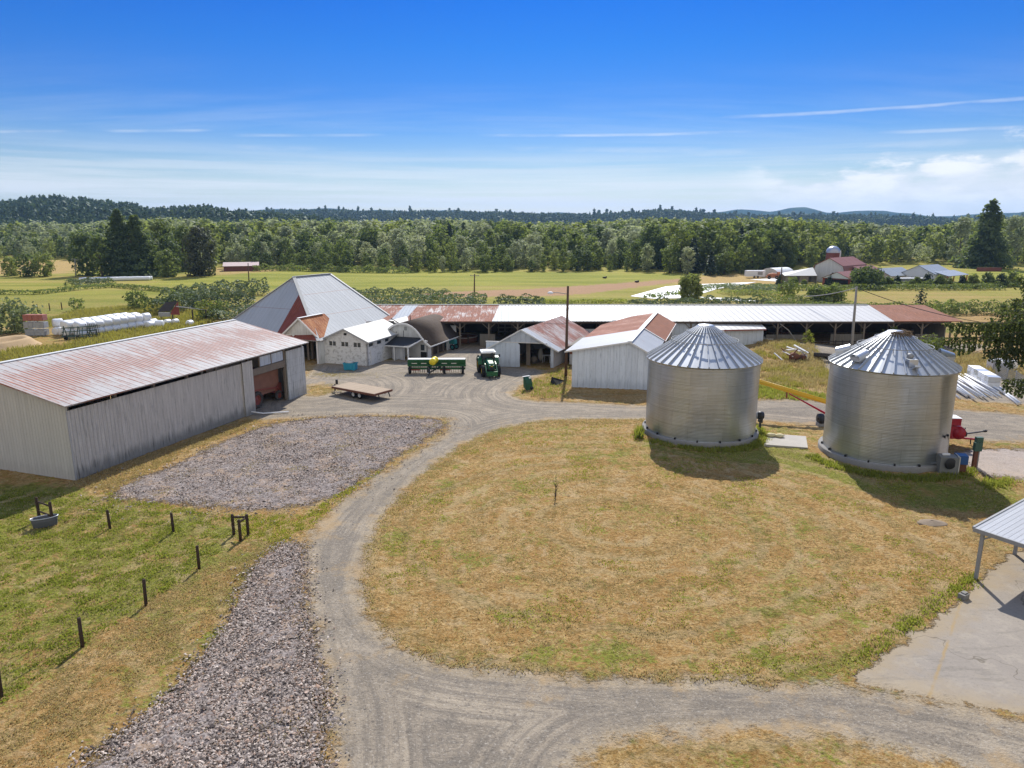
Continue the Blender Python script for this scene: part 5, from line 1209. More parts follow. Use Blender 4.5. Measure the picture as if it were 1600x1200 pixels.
# ---- 8. grain bins
def grain_bin(label, X, Y, Rw, H0, apex, foot, seed, rot=0.0):
    t = thing('grain_bin', label, 'grain bin', (X, Y, 0)); rnd = random.Random(seed)
    b = MB(); b.lathe([(foot, -.3), (foot, .33), (foot - .02, .36), (Rw - .4, .37)], (X, Y, 0), 72); b.build('concrete_foundation', M['footing'], t)
    n = 120; pitch = .11; rows = int(H0 / pitch * 4); me_v = []; z = np.linspace(.36, .36 + H0, rows + 1); rr = Rw + .0045 * np.sin(z / pitch * 2 * math.pi)
    wob = lambda a, zz: .012 * math.sin(3 * a + zz * .8 + seed) + .008 * math.sin(7 * a - zz * 1.3)
    A = np.linspace(0, 2 * math.pi, n + 1); V = np.zeros((rows + 1, n + 1, 3))
    w_ = .014 * np.sin(3 * A[None] + z[:, None] * .8 + seed) + .009 * np.sin(7 * A[None] - z[:, None] * 1.3) + .012 * np.sin(11 * A[None] + .3 * z[:, None] + seed) + .007 * np.sin(19 * A[None] + seed * 2 + np.floor(z[:, None] / 1.12) * .7) + .005 * np.sin(29 * A[None] + 1.1 * z[:, None])
    w_[:, -1] = w_[:, 0]
    RRr = rr[:, None] + w_; V[..., 0] = np.cos(A) * RRr; V[..., 1] = np.sin(A) * RRr; V[..., 2] = z[:, None]
    ii, jj = np.meshgrid(np.arange(n), np.arange(rows)); a = (jj * (n + 1) + ii).ravel(); Q = np.stack([a, a + 1, a + n + 2, a + n + 1], 1)
    o = np_mesh('wall', V.reshape(-1, 3), Q, M['bin_wall'], None, True, t)
    uvl = o.data.uv_layers.new(name='UVMap'); U = np.stack([np.broadcast_to(A * Rw, (rows + 1, n + 1)).ravel(), np.broadcast_to((z - .36)[:, None], (rows + 1, n + 1)).ravel()], 1)
    uvl.data.foreach_set('uv', U[Q.ravel()].ravel())
    ze = .36 + H0; re = Rw + .16; rc = .62; zc = apex
    b = MB(); nr = 36
    b.lathe([(re, ze - .02), (rc, zc)], (X, Y, 0), 72, smooth=False)
    b.lathe([(re, ze - .02), (re, ze - .12), (re - .1, ze - .12)], (X, Y, 0), 72)
    for k in range(nr):
        a = 2 * math.pi * k / nr + rot; c, s = math.cos(a), math.sin(a)
        p0 = V3((X + re * c, Y + re * s, ze + .02)); p1 = V3((X + rc * c, Y + rc * s, zc + .03))
        b.bar(p0, p1, .07, .17, up=(0, 0, 1))
    b.build('roof', M['bin_roof'], t)
    b = MB(); b.lathe([(rc + .06, zc - .06), (rc + .06, zc + .10), (rc - .02, zc + .16), (0.01, zc + .22)], (X, Y, 0), 24); b.build('roof_cap', M['galv'], t)
    b = MB(); sl = lambda r: ze + (zc - ze) * (re - r) / (re - rc)
    def ring(r, h, rad, stand=True):
        z_ = sl(r) + h; b.tube([V3((X + r * math.cos(2 * math.pi * k / 48), Y + r * math.sin(2 * math.pi * k / 48), z_)) for k in range(49)], rad, 5, False)
        if stand:
            for k in range(18):
                a = 2 * math.pi * k / 18; b.bar((X + r * math.cos(a), Y + r * math.sin(a), z_ - h), (X + r * math.cos(a), Y + r * math.sin(a), z_ + .05), .035)
    ring(Rw * .60, .27, .028); ring(Rw * .33, .20, .02, False); b.build('roof_ring', M['galv_dull'], t)
    b = MB()
    for k in range(16):
        a = 2 * math.pi * k / 16 + .1; b.box((X + (Rw + .07) * math.cos(a), Y + (Rw + .07) * math.sin(a), .44), (.12, .10, .16), a)
    b.build('anchor_clip', M['black_metal'], t)
    return t, sl
BL = (15.75, 56.9); BR = (28.2, 51.2)
t, slf = grain_bin('left grain bin with plain ribbed metal roof, beside the white shed', BL[0], BL[1], 4.45, 5.95, 8.85, 4.72, 3)
a = -.02; p = lambda z: V3((BL[0] + 4.62 * math.cos(a), BL[1] + 4.62 * math.sin(a), z))
b = MB(); b.tube([p(.7), p(6.2)], .03, 6); [b.bar(p(z) + V3((-.1, 0, 0)), p(z), .03) for z in (1.2, 2.4, 3.6, 4.8, 6.0)]; b.build('cable_conduit', M['black_metal'], t)
b = MB(); b.lathe([(.02, -.28), (.3, -.26), (.36, 0), (.3, .26), (.02, .28)], p(1.35) + V3((.45, .2, 0)), 16, 'X'); b.box(p(1.0) + V3((.5, .2, 0)), (.25, .5, .5)); b.box(p(.55) + V3((.5, .2, 0)), (.08, .3, .5)); b.build('fan_motor', M['black_metal'], t)
MB().lathe([(.1, -.03), (.36, .0), (.1, .04)], p(1.35) + V3((.12, .2, 0)), 16, 'X').build('fan_ring', M['galv'], t)
t, slf = grain_bin('right grain bin with vents on its roof and a straw nest at its peak', BR[0], BR[1], 4.2, 6.6, 9.2, 4.5, 8, .05)
cx, cy = BR
for ang in (3.55, 2.75, .45, -.25, 1.05):
    r = 3.45; q = V3((cx + r * math.cos(ang), cy + r * math.sin(ang), slf(r))); o_ = V3((math.cos(ang), math.sin(ang), 0)); s_ = V3((-math.sin(ang), math.cos(ang), 0))
    b = MB(); rot = Matrix((s_, o_, V3((0, 0, 1)))).transposed()
    n_ = 8; prev = None
    for k in range(n_ + 1):
        th = math.pi * k / n_; pt = q + s_ * (.44 * math.cos(th)) + V3((0, 0, .14 + .36 * math.sin(th)))
        a_, c_ = pt - o_ * .45 + V3((0, 0, .20)), pt + o_ * .50 - V3((0, 0, .12))
        if prev: b.face([prev[0], a_, c_, prev[1]], True)
        prev = (a_, c_)
    b.box(q + V3((0, 0, .02)), (.86, .9, .3), rot=rot); b.build('roof_vent', M['galv'], t)
ang = -1.72; r = 3.6; q = V3((cx + r * math.cos(ang), cy + r * math.sin(ang), slf(r)))
b = MB(); b.box(q + V3((0, .2, .22)), (.62, .5, .5), .0); b.box(q + V3((0, -.2, -.1)), (.4, .9, .14), rot=Matrix.Rotation(R(-32), 3, 'X')); b.build('roof_hatch', M['galv'], t)
b = MB(); b.blob(q + V3((.05, .55, .6)), (.22, .2, .2), 3, .5); b.build('hatch_latch', M['galv_dull'], t)
for a_ in (-1.30, -1.22):
    pass
tp = [V3((cx + 4.26 * math.cos(a_), cy + 4.26 * math.sin(a_), 2.35)) for a_ in (-.98, -.86)]
b = MB(); 
for k, q in enumerate(tp): b.blob(q, (.09, .09, .11), k, .2, 1)
b.build('cable_bracket', M['black_metal'], t)
b = MB(); b.tube([tp[0], G(1481, 703, .9)], .014, 4); b.tube([tp[1], G(1484, 700, 1.0)], .014, 4); b.build('control_cable', M['wire'], t)
# straw nest round the right bin's peak
nst = []; rng = np.random.default_rng(4)
b = MB()
for k in range(150):
    a_ = rng.uniform(-2.6, .35); r = rng.uniform(.66, .95); z_ = slf(r) + rng.uniform(.02, .28); d_ = a_ + 1.57 + rng.normal(0, .5)
    p_ = V3((cx + r * math.cos(a_), cy + r * math.sin(a_), z_)); L = rng.uniform(.2, .45)
    b.bar(p_, p_ + V3((math.cos(d_) * L, math.sin(d_) * L, rng.uniform(-.06, .06))), .03)
tag(b.build('straw_nest', M['nest_twigs']), 'brown straw nest ringed around the peak of the right bin roof', 'nest')
# ------------------------------------------------------------------ vehicles, implements and yard things (local builds: x = right, y = forward)
def local(root, b, name, mat, parent=None): return b.build(name, M[mat], parent or root, world=False)
def wheel(root, name, c, r, w, tyre_mat, rim_mat, lugs=0, axis='X'):
    b = MB(); c = Vector(c)
    b.lathe([(r * .60, -w / 2), (r * .86, -w / 2), (r * .97, -w * .38), (r, -w * .2), (r, w * .2), (r * .97, w * .38), (r * .86, w / 2), (r * .60, w / 2), (r * .60, -w / 2)], c, 28, axis)
    for k in range(lugs):
        a = 2 * math.pi * k / lugs
        for s in (-1, 1):
            aa = a + s * .07; d = Vector((0, math.cos(aa), math.sin(aa))) if axis == 'X' else Vector((math.cos(aa), 0, math.sin(aa)))
            ax = Vector((1, 0, 0)) if axis == 'X' else Vector((0, 1, 0))
            b.bar(c + d * (r - .01) + ax * s * w * .46, c + (Vector((0, math.cos(aa + .12), math.sin(aa + .12))) if axis == 'X' else Vector((math.cos(aa + .12), 0, math.sin(aa + .12)))) * (r + .005) + ax * s * w * .04, .05, .05, up=d)
    o = local(root, b, name, tyre_mat)
    b = MB(); b.lathe([(.02, -w * .22), (r * .22, -w * .25), (r * .3, -w * .08), (r * .5, -w * .1), (r * .61, -w * .42), (r * .61, w * .42), (r * .5, w * .1), (r * .3, w * .08), (r * .22, w * .25), (.02, w * .22)], c, 24, axis)
    local(root, b, 'rim', rim_mat, o); return o
# -- tractor (front axle toward -y so that it faces the camera)
p = G(764, 584)
t = thing('tractor', 'green tractor with white cab roof and yellow wheels, parked by the garage door', 'tractor', p, R(10))
S = 1.0
for x in (-.95, .95):
    wheel(t, 'rear_wheel', (x, 1.15, .92), .92, .52, 'tyre', 'tractor_yellow', 18)
    wheel(t, 'front_wheel', (x * .92, -1.45, .66), .66, .42, 'tyre', 'tractor_yellow', 16)
b = MB(); b.box((0, -.35, .82), (.62, 3.3, .45)); b.box((0, -1.45, .66), (1.5, .26, .24)); b.box((0, 1.15, .92), (1.7, .34, .34)); b.box((0, 1.5, .8), (.6, .6, .5)); local(t, b, 'chassis', 'black_metal')
b = MB()
sec = [(-2.25, .30, .98, 1.38), (-2.05, .37, .95, 1.62), (-1.2, .40, .95, 1.74), (-.25, .44, .95, 1.86)]
for (y0, w0, l0, h0), (y1, w1, l1, h1) in zip(sec, sec[1:]):
    A = [Vector((-w0, y0, l0)), Vector((w0, y0, l0)), Vector((w0, y0, h0 - .14)), Vector((w0 * .68, y0, h0)), Vector((-w0 * .68, y0, h0)), Vector((-w0, y0, h0 - .14))]
    B = [Vector((-w1, y1, l1)), Vector((w1, y1, l1)), Vector((w1, y1, h1 - .14)), Vector((w1 * .68, y1, h1)), Vector((-w1 * .68, y1, h1)), Vector((-w1, y1, h1 - .14))]
    for k in range(6): b.face([A[k], A[(k + 1) % 6], B[(k + 1) % 6], B[k]])
y0, w0, l0, h0 = sec[0]; b.face([Vector((-w0, y0, l0)), Vector((w0, y0, l0)), Vector((w0, y0, h0 - .14)), Vector((w0 * .68, y0, h0)), Vector((-w0 * .68, y0, h0)), Vector((-w0, y0, h0 - .14))])
local(t, b, 'hood', 'tractor_green')
b = MB(); b.box((0, -2.27, 1.14), (.44, .05, .26)); local(t, b, 'grille', 'black_metal')
for x in (-.2, .2): b = MB(); b.box((x, -2.17, 1.42), (.14, .12, .09)); local(t, b, 'headlight', 'white_plastic')
b = MB()
for x in (-.72, .72):
    b.box((x, .25, 1.75), (.07, .08, 1.35)); b.box((x * 1.05, .85, 1.75), (.07, .08, 1.35)); b.box((x, 1.55, 1.8), (.07, .08, 1.3))
b.box((0, .9, 1.1), (1.4, 1.3, .16)); b.box((0, .25, 2.4), (1.5, .08, .08)); b.box((0, 1.55, 2.4), (1.5, .08, .08)); local(t, b, 'cab_frame', 'black_metal')
b = MB(); b.box((0, .25, 1.78), (1.36, .03, 1.15)); b.box((0, 1.55, 1.8), (1.36, .03, 1.1)); b.box((.72, .9, 1.78), (.03, 1.2, 1.15)); b.box((-.72, .9, 1.78), (.03, 1.2, 1.15)); local(t, b, 'cab_glass', 'glass_dark')
b = MB(); b.slab([(-.86, .02, 2.56), (.86, .02, 2.56), (.82, 1.75, 2.60), (-.82, 1.75, 2.60)], .16); b.box((0, .9, 2.60), (1.3, 1.3, .1)); local(t, b, 'cab_roof', 'white_plastic')
for x in (-1, 1):
    b = MB(); pr = None
    for k in range(7):
        a = R(20 + 25 * k); q = (Vector((x * .72, 1.15 + math.cos(a) * 1.02, .95 + math.sin(a) * 1.0)), Vector((x * 1.22, 1.15 + math.cos(a) * 1.02, .93 + math.sin(a) * .98)))
        if pr: b.slab([pr[0], pr[1], q[1], q[0]], .04)
        pr = q
    local(t, b, 'fender', 'tractor_green')
    b = MB(); b.bar((x * .8, .2, 2.1), (x * 1.2, .05, 2.2), .04); b.box((x * 1.25, .04, 2.12), (.16, .05, .30)); local(t, b, 'mirror', 'black_metal')
    b = MB(); b.bar((x * .62, -.3, 1.55), (x * .62, -1.5, 1.35), .12, .16); b.bar((x * .62, -1.5, 1.35), (x * .62, -2.5, .62), .12, .16); b.bar((x * .62, -.45, .8), (x * .62, -.35, 1.7), .14); local(t, b, 'loader_arm', 'tractor_green')
b = MB(); b.box((0, -2.45, .72), (1.2, .12, .12)); b.box((0, -2.62, .52), (1.25, .1, .5)); local(t, b, 'loader_frame', 'tractor_green')
for x in (-.35, .35): b = MB(); b.bar((x, -2.6, .14), (x, -3.5, .10), .09, .05); b.box((x, -2.62, .4), (.1, .08, .55)); local(t, b, 'pallet_fork', 'black_metal')
b = MB(); b.tube([(.36, -.15, 1.7), (.38, -.12, 2.5)], .055); local(t, b, 'exhaust', 'black_metal')
b = MB(); b.box((0, -2.30, 1.32), (.24, .03, .07)); local(t, b, 'badge', 'tractor_yellow')
# -- grain drill with yellow tank
p = G(683, 582); W = 6.7
t = thing('grain_drill', 'wide green grain drill with a yellow barrel tank, parked in the yard', 'seed drill', p, R(0.5))
b = MB()
for x0, x1 in ((-W / 2, -.05), (.05, W / 2)):
    pr = [(-.42, 1.52), (-.36, 1.62), (.36, 1.62), (.42, 1.52), (.2, .74), (-.2, .74)]
    A = [Vector((x0, y, z)) for y, z in pr]; B = [Vector((x1, y, z)) for y, z in pr]
    b.face(A); b.face(B[::-1])
    for k in range(6): b.face([A[k], B[k], B[(k + 1) % 6], A[(k + 1) % 6]])
local(t, b, 'hopper', 'drill_green')
for x in (-1.7, 1.7): b = MB(); b.slab([(x - 1.62, -.40, 1.66), (x + 1.62, -.40, 1.66), (x + 1.62, .42, 1.66), (x - 1.62, .42, 1.66)], .04); local(t, b, 'hopper_lid', 'white_plastic')
b = MB(); b.bar((-W / 2, -.25, .85), (W / 2, -.25, .85), .14); b.bar((-W / 2, .5, .75), (W / 2, .5, .75), .14); b.bar((-W / 2, -.5, .95), (W / 2, -.5, .95), .16); b.bar((-W / 2, -.3, .55), (W / 2, -.3, .55), .2, .24)
for x in np.linspace(-W / 2, W / 2, 7): b.bar((x, -.25, .85), (x, .5, .75), .1); b.bar((x, -.45, .9), (x, -.1, 1.5), .08)
local(t, b, 'frame', 'drill_green')
for k, x in enumerate(np.linspace(-W / 2 + .35, W / 2 - .35, 24)):
    b = MB(); b.lathe([(.20, -.012), (.21, 0), (.20, .012)], (x, -.25 + .3 * (k % 2), .22), 14, 'X'); b.lathe([(.01, -.012), (.20, -.012)], (x, -.25 + .3 * (k % 2), .22), 14, 'X'); b.bar((x, -.25 + .3 * (k % 2), .25), (x, .3, .8), .05); local(t, b, 'disc_opener', 'dark_frame' if k % 3 else 'faded_red')
b = MB()
for x0 in (-2.5, 1.0):
    b.box((x0, -.49, .42), (1.25, .03, .16))
local(t, b, 'red_warning_strip', 'faded_red')
for x in (-W / 2 + .25, -.9, .9, W / 2 - .3): wheel(t, 'wheel', (x, -.62, .42), .42, .28, 'tyre', 'black_metal', 0)
b = MB(); b.lathe([(.02, -.62), (.36, -.61), (.44, -.52), (.455, -.3), (.47, -.28), (.455, -.26), (.455, .26), (.47, .28), (.455, .30), (.44, .52), (.36, .61), (.02, .62)], (0, 0, 0), 28, 'Y')
o = local(t, b, 'tank', 'yellow_tank'); o.scale = (.88, .88, .88); o.location = (-.28, -.72, 1.52); o.rotation_euler = (R(14), 0, R(-22))
b = MB(); b.box((-.28, -.7, 1.10), (.8, .9, .07)); b.bar((-.6, -.9, 1.1), (-.5, -1.1, .6), .08); b.bar((.1, -.9, 1.1), (0, -1.1, .6), .08); local(t, b, 'tank_cradle', 'drill_green')
b = MB(); b.bar((-.7, -.3, .8), (-.75, -2.6, .45), .12); b.bar((.5, -.3, .8), (-.75, -2.6, .45), .12); b.box((-.78, -2.8, .42), (.14, .5, .12)); b.bar((-.75, -2.3, .1), (-.75, -2.3, 1.0), .09); local(t, b, 'drawbar', 'black_metal')
b = MB()
for x in (-2.6, -1.5, .9, 2.0): b.box((x, -.385, 1.16), (.62, .02, .10), rot=Matrix.Rotation(R(-20), 3, 'X'))
local(t, b, 'decal_strip', 'pale_sacks')
# -- flatbed trailer: bed from the hitch end (left, far) to the tail (right, near)
c = [G(522, 597, .85), G(545, 596.5, .85)]
pa, pb = G(531, 599.5, .85), G(601, 612, .85)
cen = (pa + pb) / 2; ang = math.atan2(pb.y - pa.y, pb.x - pa.x); L = (pb - pa).length * .93
t = thing('flatbed_trailer', 'wooden-decked flatbed trailer standing unhitched in the yard', 'trailer', (cen.x, cen.y, 0), ang)
Wd = 2.45
b = MB(); b.box((0, 0, .80), (L, Wd, .07)); local(t, b, 'deck', 'deck_wood')
b = MB()
for s in (-1, 1): b.box((0, s * (Wd / 2 + .03), .72), (L, .07, .2)); b.box((0, s * .45, .60), (L * .95, .1, .2))
b.box((-L / 2 - .03, 0, .72), (.07, Wd + .12, .2)); b.box((L / 2 + .03, 0, .72), (.07, Wd + .12, .2)); local(t, b, 'bed_frame', 'rusty_iron')
for s in (-1, 1):
    for x in (-.15, .72): wheel(t, 'wheel', (x, s * .98, .34), .34, .22, 'tyre', 'white_trim', 0, 'Y')
b = MB(); b.box((.28, 0, .36), (1.0, 1.7, .1)); local(t, b, 'axle_frame', 'dark_frame')
b = MB(); b.bar((-L / 2, .5, .6), (-L / 2 - 1.3, 0, .5), .1); b.bar((-L / 2, -.5, .6), (-L / 2 - 1.3, 0, .5), .1); b.box((-L / 2 - 1.0, 0, .35), (.1, .1, .7)); b.box((-L / 2 - .8, .1, .95), (.18, .18, .5)); local(t, b, 'tongue', 'black_metal')
for s in (-.7, .7): b = MB(); b.bar((L / 2 + .05, s, .66), (L / 2 + .25, s, .2), .08); local(t, b, 'tail_prop', 'dark_frame')
# -- old combine in the shed bay
f = Frame((-29.65, 45.18), (0.947, -0.3205), (0.3205, 0.947)); q = f(-2.75, 20.6)
t = thing('combine_harvester', 'old faded red combine harvester parked inside the open shed bay', 'combine', q, math.atan2(f.d.y, f.d.x))
b = MB(); b.box((.9, -.9, 2.45), (3.9, 1.9, 1.35)); b.face([(-1.05, -1.86, 1.8), (2.85, -1.86, 1.8), (2.3, -1.7, 1.25), (-.4, -1.7, 1.25)]); b.box((.95, -.9, 1.45), (3.0, 1.6, .8)); local(t, b, 'grain_tank', 'brown_panel')
b = MB(); b.box((-1.7, -.8, 2.2), (1.3, 1.9, 1.5)); b.box((-1.2, -.8, 1.2), (2.2, 1.7, .9)); b.box((3.0, -.9, 1.2), (1.0, 1.5, .9)); b.bar((2.6, -1.75, 1.4), (3.4, -1.7, .7), .18); local(t, b, 'body', 'faded_red')
b = MB(); b.box((-1.5, -1.77, 2.2), (.7, .04, .8)); local(t, b, 'side_window', 'pale_sacks')
b = MB(); b.box((-1.8, -.8, 3.0), (1.5, 2.0, .1)); b.box((.9, -.9, 3.16), (3.4, 1.6, .08)); local(t, b, 'top_cover', 'pale_sacks')
b = MB(); b.blob((.6, -.8, 3.35), (.5, .4, .25), 5, .4, 2); b.bar((-.2, -.9, 3.1), (1.9, -1.3, 3.25), .24); local(t, b, 'unloading_auger', 'faded_red')
for y in (-1.75, .25): wheel(t, 'drive_wheel', (-.55, y, .8), .8, .5, 'tyre_dusty', 'faded_red', 14, 'Y'); wheel(t, 'steer_wheel', (2.8, y, .48), .48, .3, 'tyre_dusty', 'faded_red', 10, 'Y')
b = MB(); b.box((-1.1, -1.95, 1.0), (.25, .2, 1.7)); b.bar((-1.0, -1.8, 1.8), (2.4, -1.8, 1.35), .12); local(t, b, 'side_shield', 'faded_red')
t2 = thing('red_implement', 'dark red farm machine behind the combine, deep in the shed bay', 'farm machine', f(-6.5, 24.2), 0.3)
b = MB(); b.box((0, 0, 1.0), (1.4, 2.2, 1.2)); b.box((0, -.8, 1.9), (1.0, .6, .7)); local(t2, b, 'body', 'faded_red')
for s in (-1, 1): wheel(t2, 'wheel', (s * .85, -.3, .5), .5, .3, 'tyre', 'faded_red', 8)
# -- teal tractor beside the milk house
p = G(700, 545); t = thing('old_tractor', 'old teal tractor half hidden beside the arched building', 'tractor', p, R(60))
for x in (-.7, .7): wheel(t, 'rear_wheel', (x, .7, .68), .68, .34, 'tyre', 'teal_paint', 14); wheel(t, 'front_wheel', (x * .7, -1.1, .4), .4, .2, 'tyre', 'teal_paint', 8)
b = MB(); b.box((0, -.6, 1.1), (.6, 1.5, .6)); b.box((0, .5, .85), (.7, 1.0, .5)); b.box((-.62, .7, 1.38), (.4, .9, .08)); b.box((.62, .7, 1.38), (.4, .9, .08)); local(t, b, 'body', 'teal_paint')
b = MB(); b.box((0, .6, 1.35), (.45, .4, .1)); b.box((0, .8, 1.6), (.45, .08, .4)); b.bar((0, 0, 1.4), (0, .25, 1.65), .05); b.lathe([(.16, -.02), (.19, 0), (.16, .02)], (0, .27, 1.68), 12, 'Z'); local(t, b, 'seat', 'black_metal')
# -- blue tub of sacks
p = G(548, 578); t = thing('plastic_tub', 'bright blue plastic tub filled with pale sacks, in front of the block building', 'tub', p, R(-12))
b = MB()
for z0, z1, w0, w1 in ((.05, .12, .66, .70), (.12, .8, .70, .74), (.8, .9, .80, .80)):
    k0, k1 = w0, w1
    A = [Vector((x * k0, y * k0 * .55, z0)) for x, y in ((-1, -1), (1, -1), (1, 1), (-1, 1))]; B = [Vector((x * k1, y * k1 * .55, z1)) for x, y in ((-1, -1), (1, -1), (1, 1), (-1, 1))]
    for k in range(4): b.face([A[k], A[(k + 1) % 4], B[(k + 1) % 4], B[k]])
b.face([(-.62, -.34, .05), (.62, -.34, .05), (.62, .34, .05), (-.62, .34, .05)])
for x in (-.4, 0, .4): b.box((x, -.415, .45), (.06, .05, .7), rot=Matrix.Rotation(R(4), 3, 'X'))
local(t, b, 'tub', 'blue_plastic')
for x in (-.5, .5): b = MB(); b.box((x, 0, .05), (.2, .7, .1)); local(t, b, 'skid', 'blue_plastic')
tag(MB().blob(p + V3((-.1, 0, .92)), (.5, .32, .2), 2, .35).build('feed_sack', M['pale_sacks']), 'pale crumpled sacks heaped in the blue tub', 'sacks')
# -- round iron feeder at the rusty barn
p = G(722, 533); t = thing('ring_feeder', 'rusty round feed ring lying by the rusty barn section', 'feed ring', p)
b = MB(); b.lathe([(2.3, .0), (2.34, .0), (2.34, .75), (2.3, .75), (2.3, 0)], (0, 0, 0), 36); local(t, b, 'ring', 'rusty_iron')
b = MB(); b.lathe([(2.28, .72), (2.4, .78), (2.28, .84)], (0, 0, 0), 36); local(t, b, 'top_rim', 'pale_sacks')
b = MB(); b.box((-.9, -2.0, .5), (.3, .3, 1.1)); b.box((1.0, -2.0, .55), (.25, .3, 1.0)); local(t, b, 'bracket', 'dark_wood')
for k, (px, py, s_) in enumerate([(706, 524, .7), (803, 522, .9)]):
    tag(MB().blob(G(px, py) + V3((0, 0, s_ * .5)), (s_, s_ * .7, s_ * .5), k, .4).build('stored_bundle', M['pale_sacks' if not k else 'old_wood']), ('pale bundle beside the round feed ring', 'dark timber heap at the barn front behind the garage')[k], 'bundle')
t = thing('cattle_chute', 'weathered wooden loading pen in front of the grey barn section', 'pen', G(795, 524))
o_ = G(795, 524)
for k in range(5):
    b = MB(); b.box(o_ + V3((-1.6 + k * 1.0, .2 * (k % 2), 1.5)), (.16, .16, 3.0)); b.build('post', M['old_wood'], t)
for z in (.6, 1.2, 1.8, 2.9): MB().box(o_ + V3((.4, .1, z)), (4.4, .08, .2)).build('rail', M['old_wood'], t)
MB().slab([o_ + V3((-2.6, -.3, 3.0)), o_ + V3((3.4, -.3, 2.85)), o_ + V3((3.4, 1.0, 3.1)), o_ + V3((-2.6, 1.0, 3.25))], .08).build('roof_sheet', M['rust_dark'], t)
# -- green loader bucket standing on its edge, and a steel plate
p = G(827, 610); t = thing('loader_bucket', 'green loader bucket tipped up on its edge on the dry grass', 'bucket', p, R(35))
b = MB(); pr = [(0, 0), (.05, .7), (.25, 1.15), (.55, 1.4)]
for s in (-.4, .4):
    b.slab([(s, 0, .02), (s, .05, .7), (s, .25, 1.15), (s, .55, 1.4), (s, .5, .4)], .05, down=(1, 0, 0))
for (y0, z0), (y1, z1) in zip(pr, pr[1:]): b.slab([(-.4, y0, z0), (.4, y0, z0), (.4, y1, z1), (-.4, y1, z1)], .04)
local(t, b, 'shell', 'green_metal')
b = MB(); b.bar((-.44, .58, 1.42), (.44, .58, 1.42), .16, .05); b.box((.3, .32, 1.1), (.2, .1, .5)); local(t, b, 'cutting_edge', 'white_plastic')
b = MB(); b.bar((-.35, .5, .3), (.35, .5, .1), .1); b.blob((.35, .1, .2), (.3, .25, .2), 1, .3, 1); local(t, b, 'mount', 'black_metal')
p = G(868, 601); tag(MB().slab([p + V3((-.6, -.1, .05)), p + V3((.2, -.5, .05)), p + V3((.95, .25, .42)), p + V3((-.4, .55, .75))], .05).build('steel_plate', M['dark_void']), 'dark sheet of steel propped on the grass near the pole', 'plate')

# ------------------------------------------------------------------ poles and wires
def pole(label, base, top_px, mat, r, arm=None, lamp=False, Ytop=None):
    b0 = Vector(base); tp = AY(top_px[0], top_px[1], Ytop or b0.y)
    t = thing('utility_pole', label, 'pole', (b0.x, b0.y, b0.z))
    b = MB(); b.tube([b0 - V3((0, 0, .4)), b0.lerp(tp, .5), tp], [r * 1.15, r, r * .8], 10); b.build('shaft', M[mat], t)
    if arm:
        b = MB(); b.bar(tp + V3((-arm, 0, -.4)), tp + V3((arm, 0, -.4)), .12, .12)
        b.build('crossarm', M['pole_grey'], t)
        for x in (-arm * .85, arm * .85): b = MB(); b.tube([tp + V3((x, 0, -.34)), tp + V3((x, 0, -.15))], .05, 6); b.build('insulator', M['galv_dull'], t)
    return t, tp
t, T1 = pole('tall dark brown pole with a yard lamp, left of the white shed', G(884, 588), (887.5, 447), 'pole_wood', .155)
b = MB(); b.tube([T1 + V3((0, 0, -.9)), T1 + V3((-1.0, .1, -.75)), T1 + V3((-1.8, .1, -.72))], .04, 6); b.build('lamp_arm', M['galv_dull'], t)
b = MB(); b.lathe([(.01, .12), (.16, .1), (.30, 0), (.34, -.1), (.2, -.16), (.01, -.17)], T1 + V3((-1.95, .1, -.72)), 16); b.build('lamp_head', M['white_plastic'], t)
t, T2 = pole('leaning grey power pole behind the grain bins', G(1330, 551), (1338.5, 448), 'pole_grey', .17)
t, T3 = pole('thin power pole with crossarm in the green field beyond the barns', G(741, 462), (741.5, 428), 'pole_wood', .16, 1.1)
t, T4 = pole('thin power pole in the field left of the big barn', G(389, 441), (387.5, 411), 'pole_wood', .16, None)
t, T5 = pole('thin pole in front of the distant open-sided sheds', G(1221, 455), (1221.5, 418), 'pole_wood', .17, None)
t, T6 = pole('faint pole with crossarm in front of the dark farmstead trees', G(118, 433), (117, 404), 'pole_grey', .15, 1.4)
def wire(label, a, b_, sag, r=.03, mat='wire'):
    pts = [a.lerp(b_, k / 12) - V3((0, 0, sag * 4 * (k / 12) * (1 - k / 12))) for k in range(13)]
    tag(MB().tube(pts, r, 5, False).build('power_line', M[mat]), label, 'wire')
wire('thick service cable rising from the long barn to the grey pole top', AY(1258, 463, 107), T2 + V3((0, 0, -.15)), .25, .06, 'pole_grey')
wire('service cable running from the grey pole down toward the right', T2 + V3((0, 0, -.15)), AY(1530, 503, 97), .5, .045)
wire('thin wire from the brown pole to the grey barn roof', T1 + V3((0, 0, -4.2)), AY(826, 499, 100), .25, .025)
# leaning pole on the bank
p0 = on_ground(G(1247, 546)); tag(MB().tube([p0 + V3((.1, 0, -.3)), AY(1247, 538, p0.y - .2), AY(1232, 516, p0.y - .6), AY(1219, 506, p0.y - 1)], [.09, .08, .06, .04], 7).build('leaning_pole', M['pole_grey']), 'bent grey pole leaning out of the dry grass bank', 'pole')
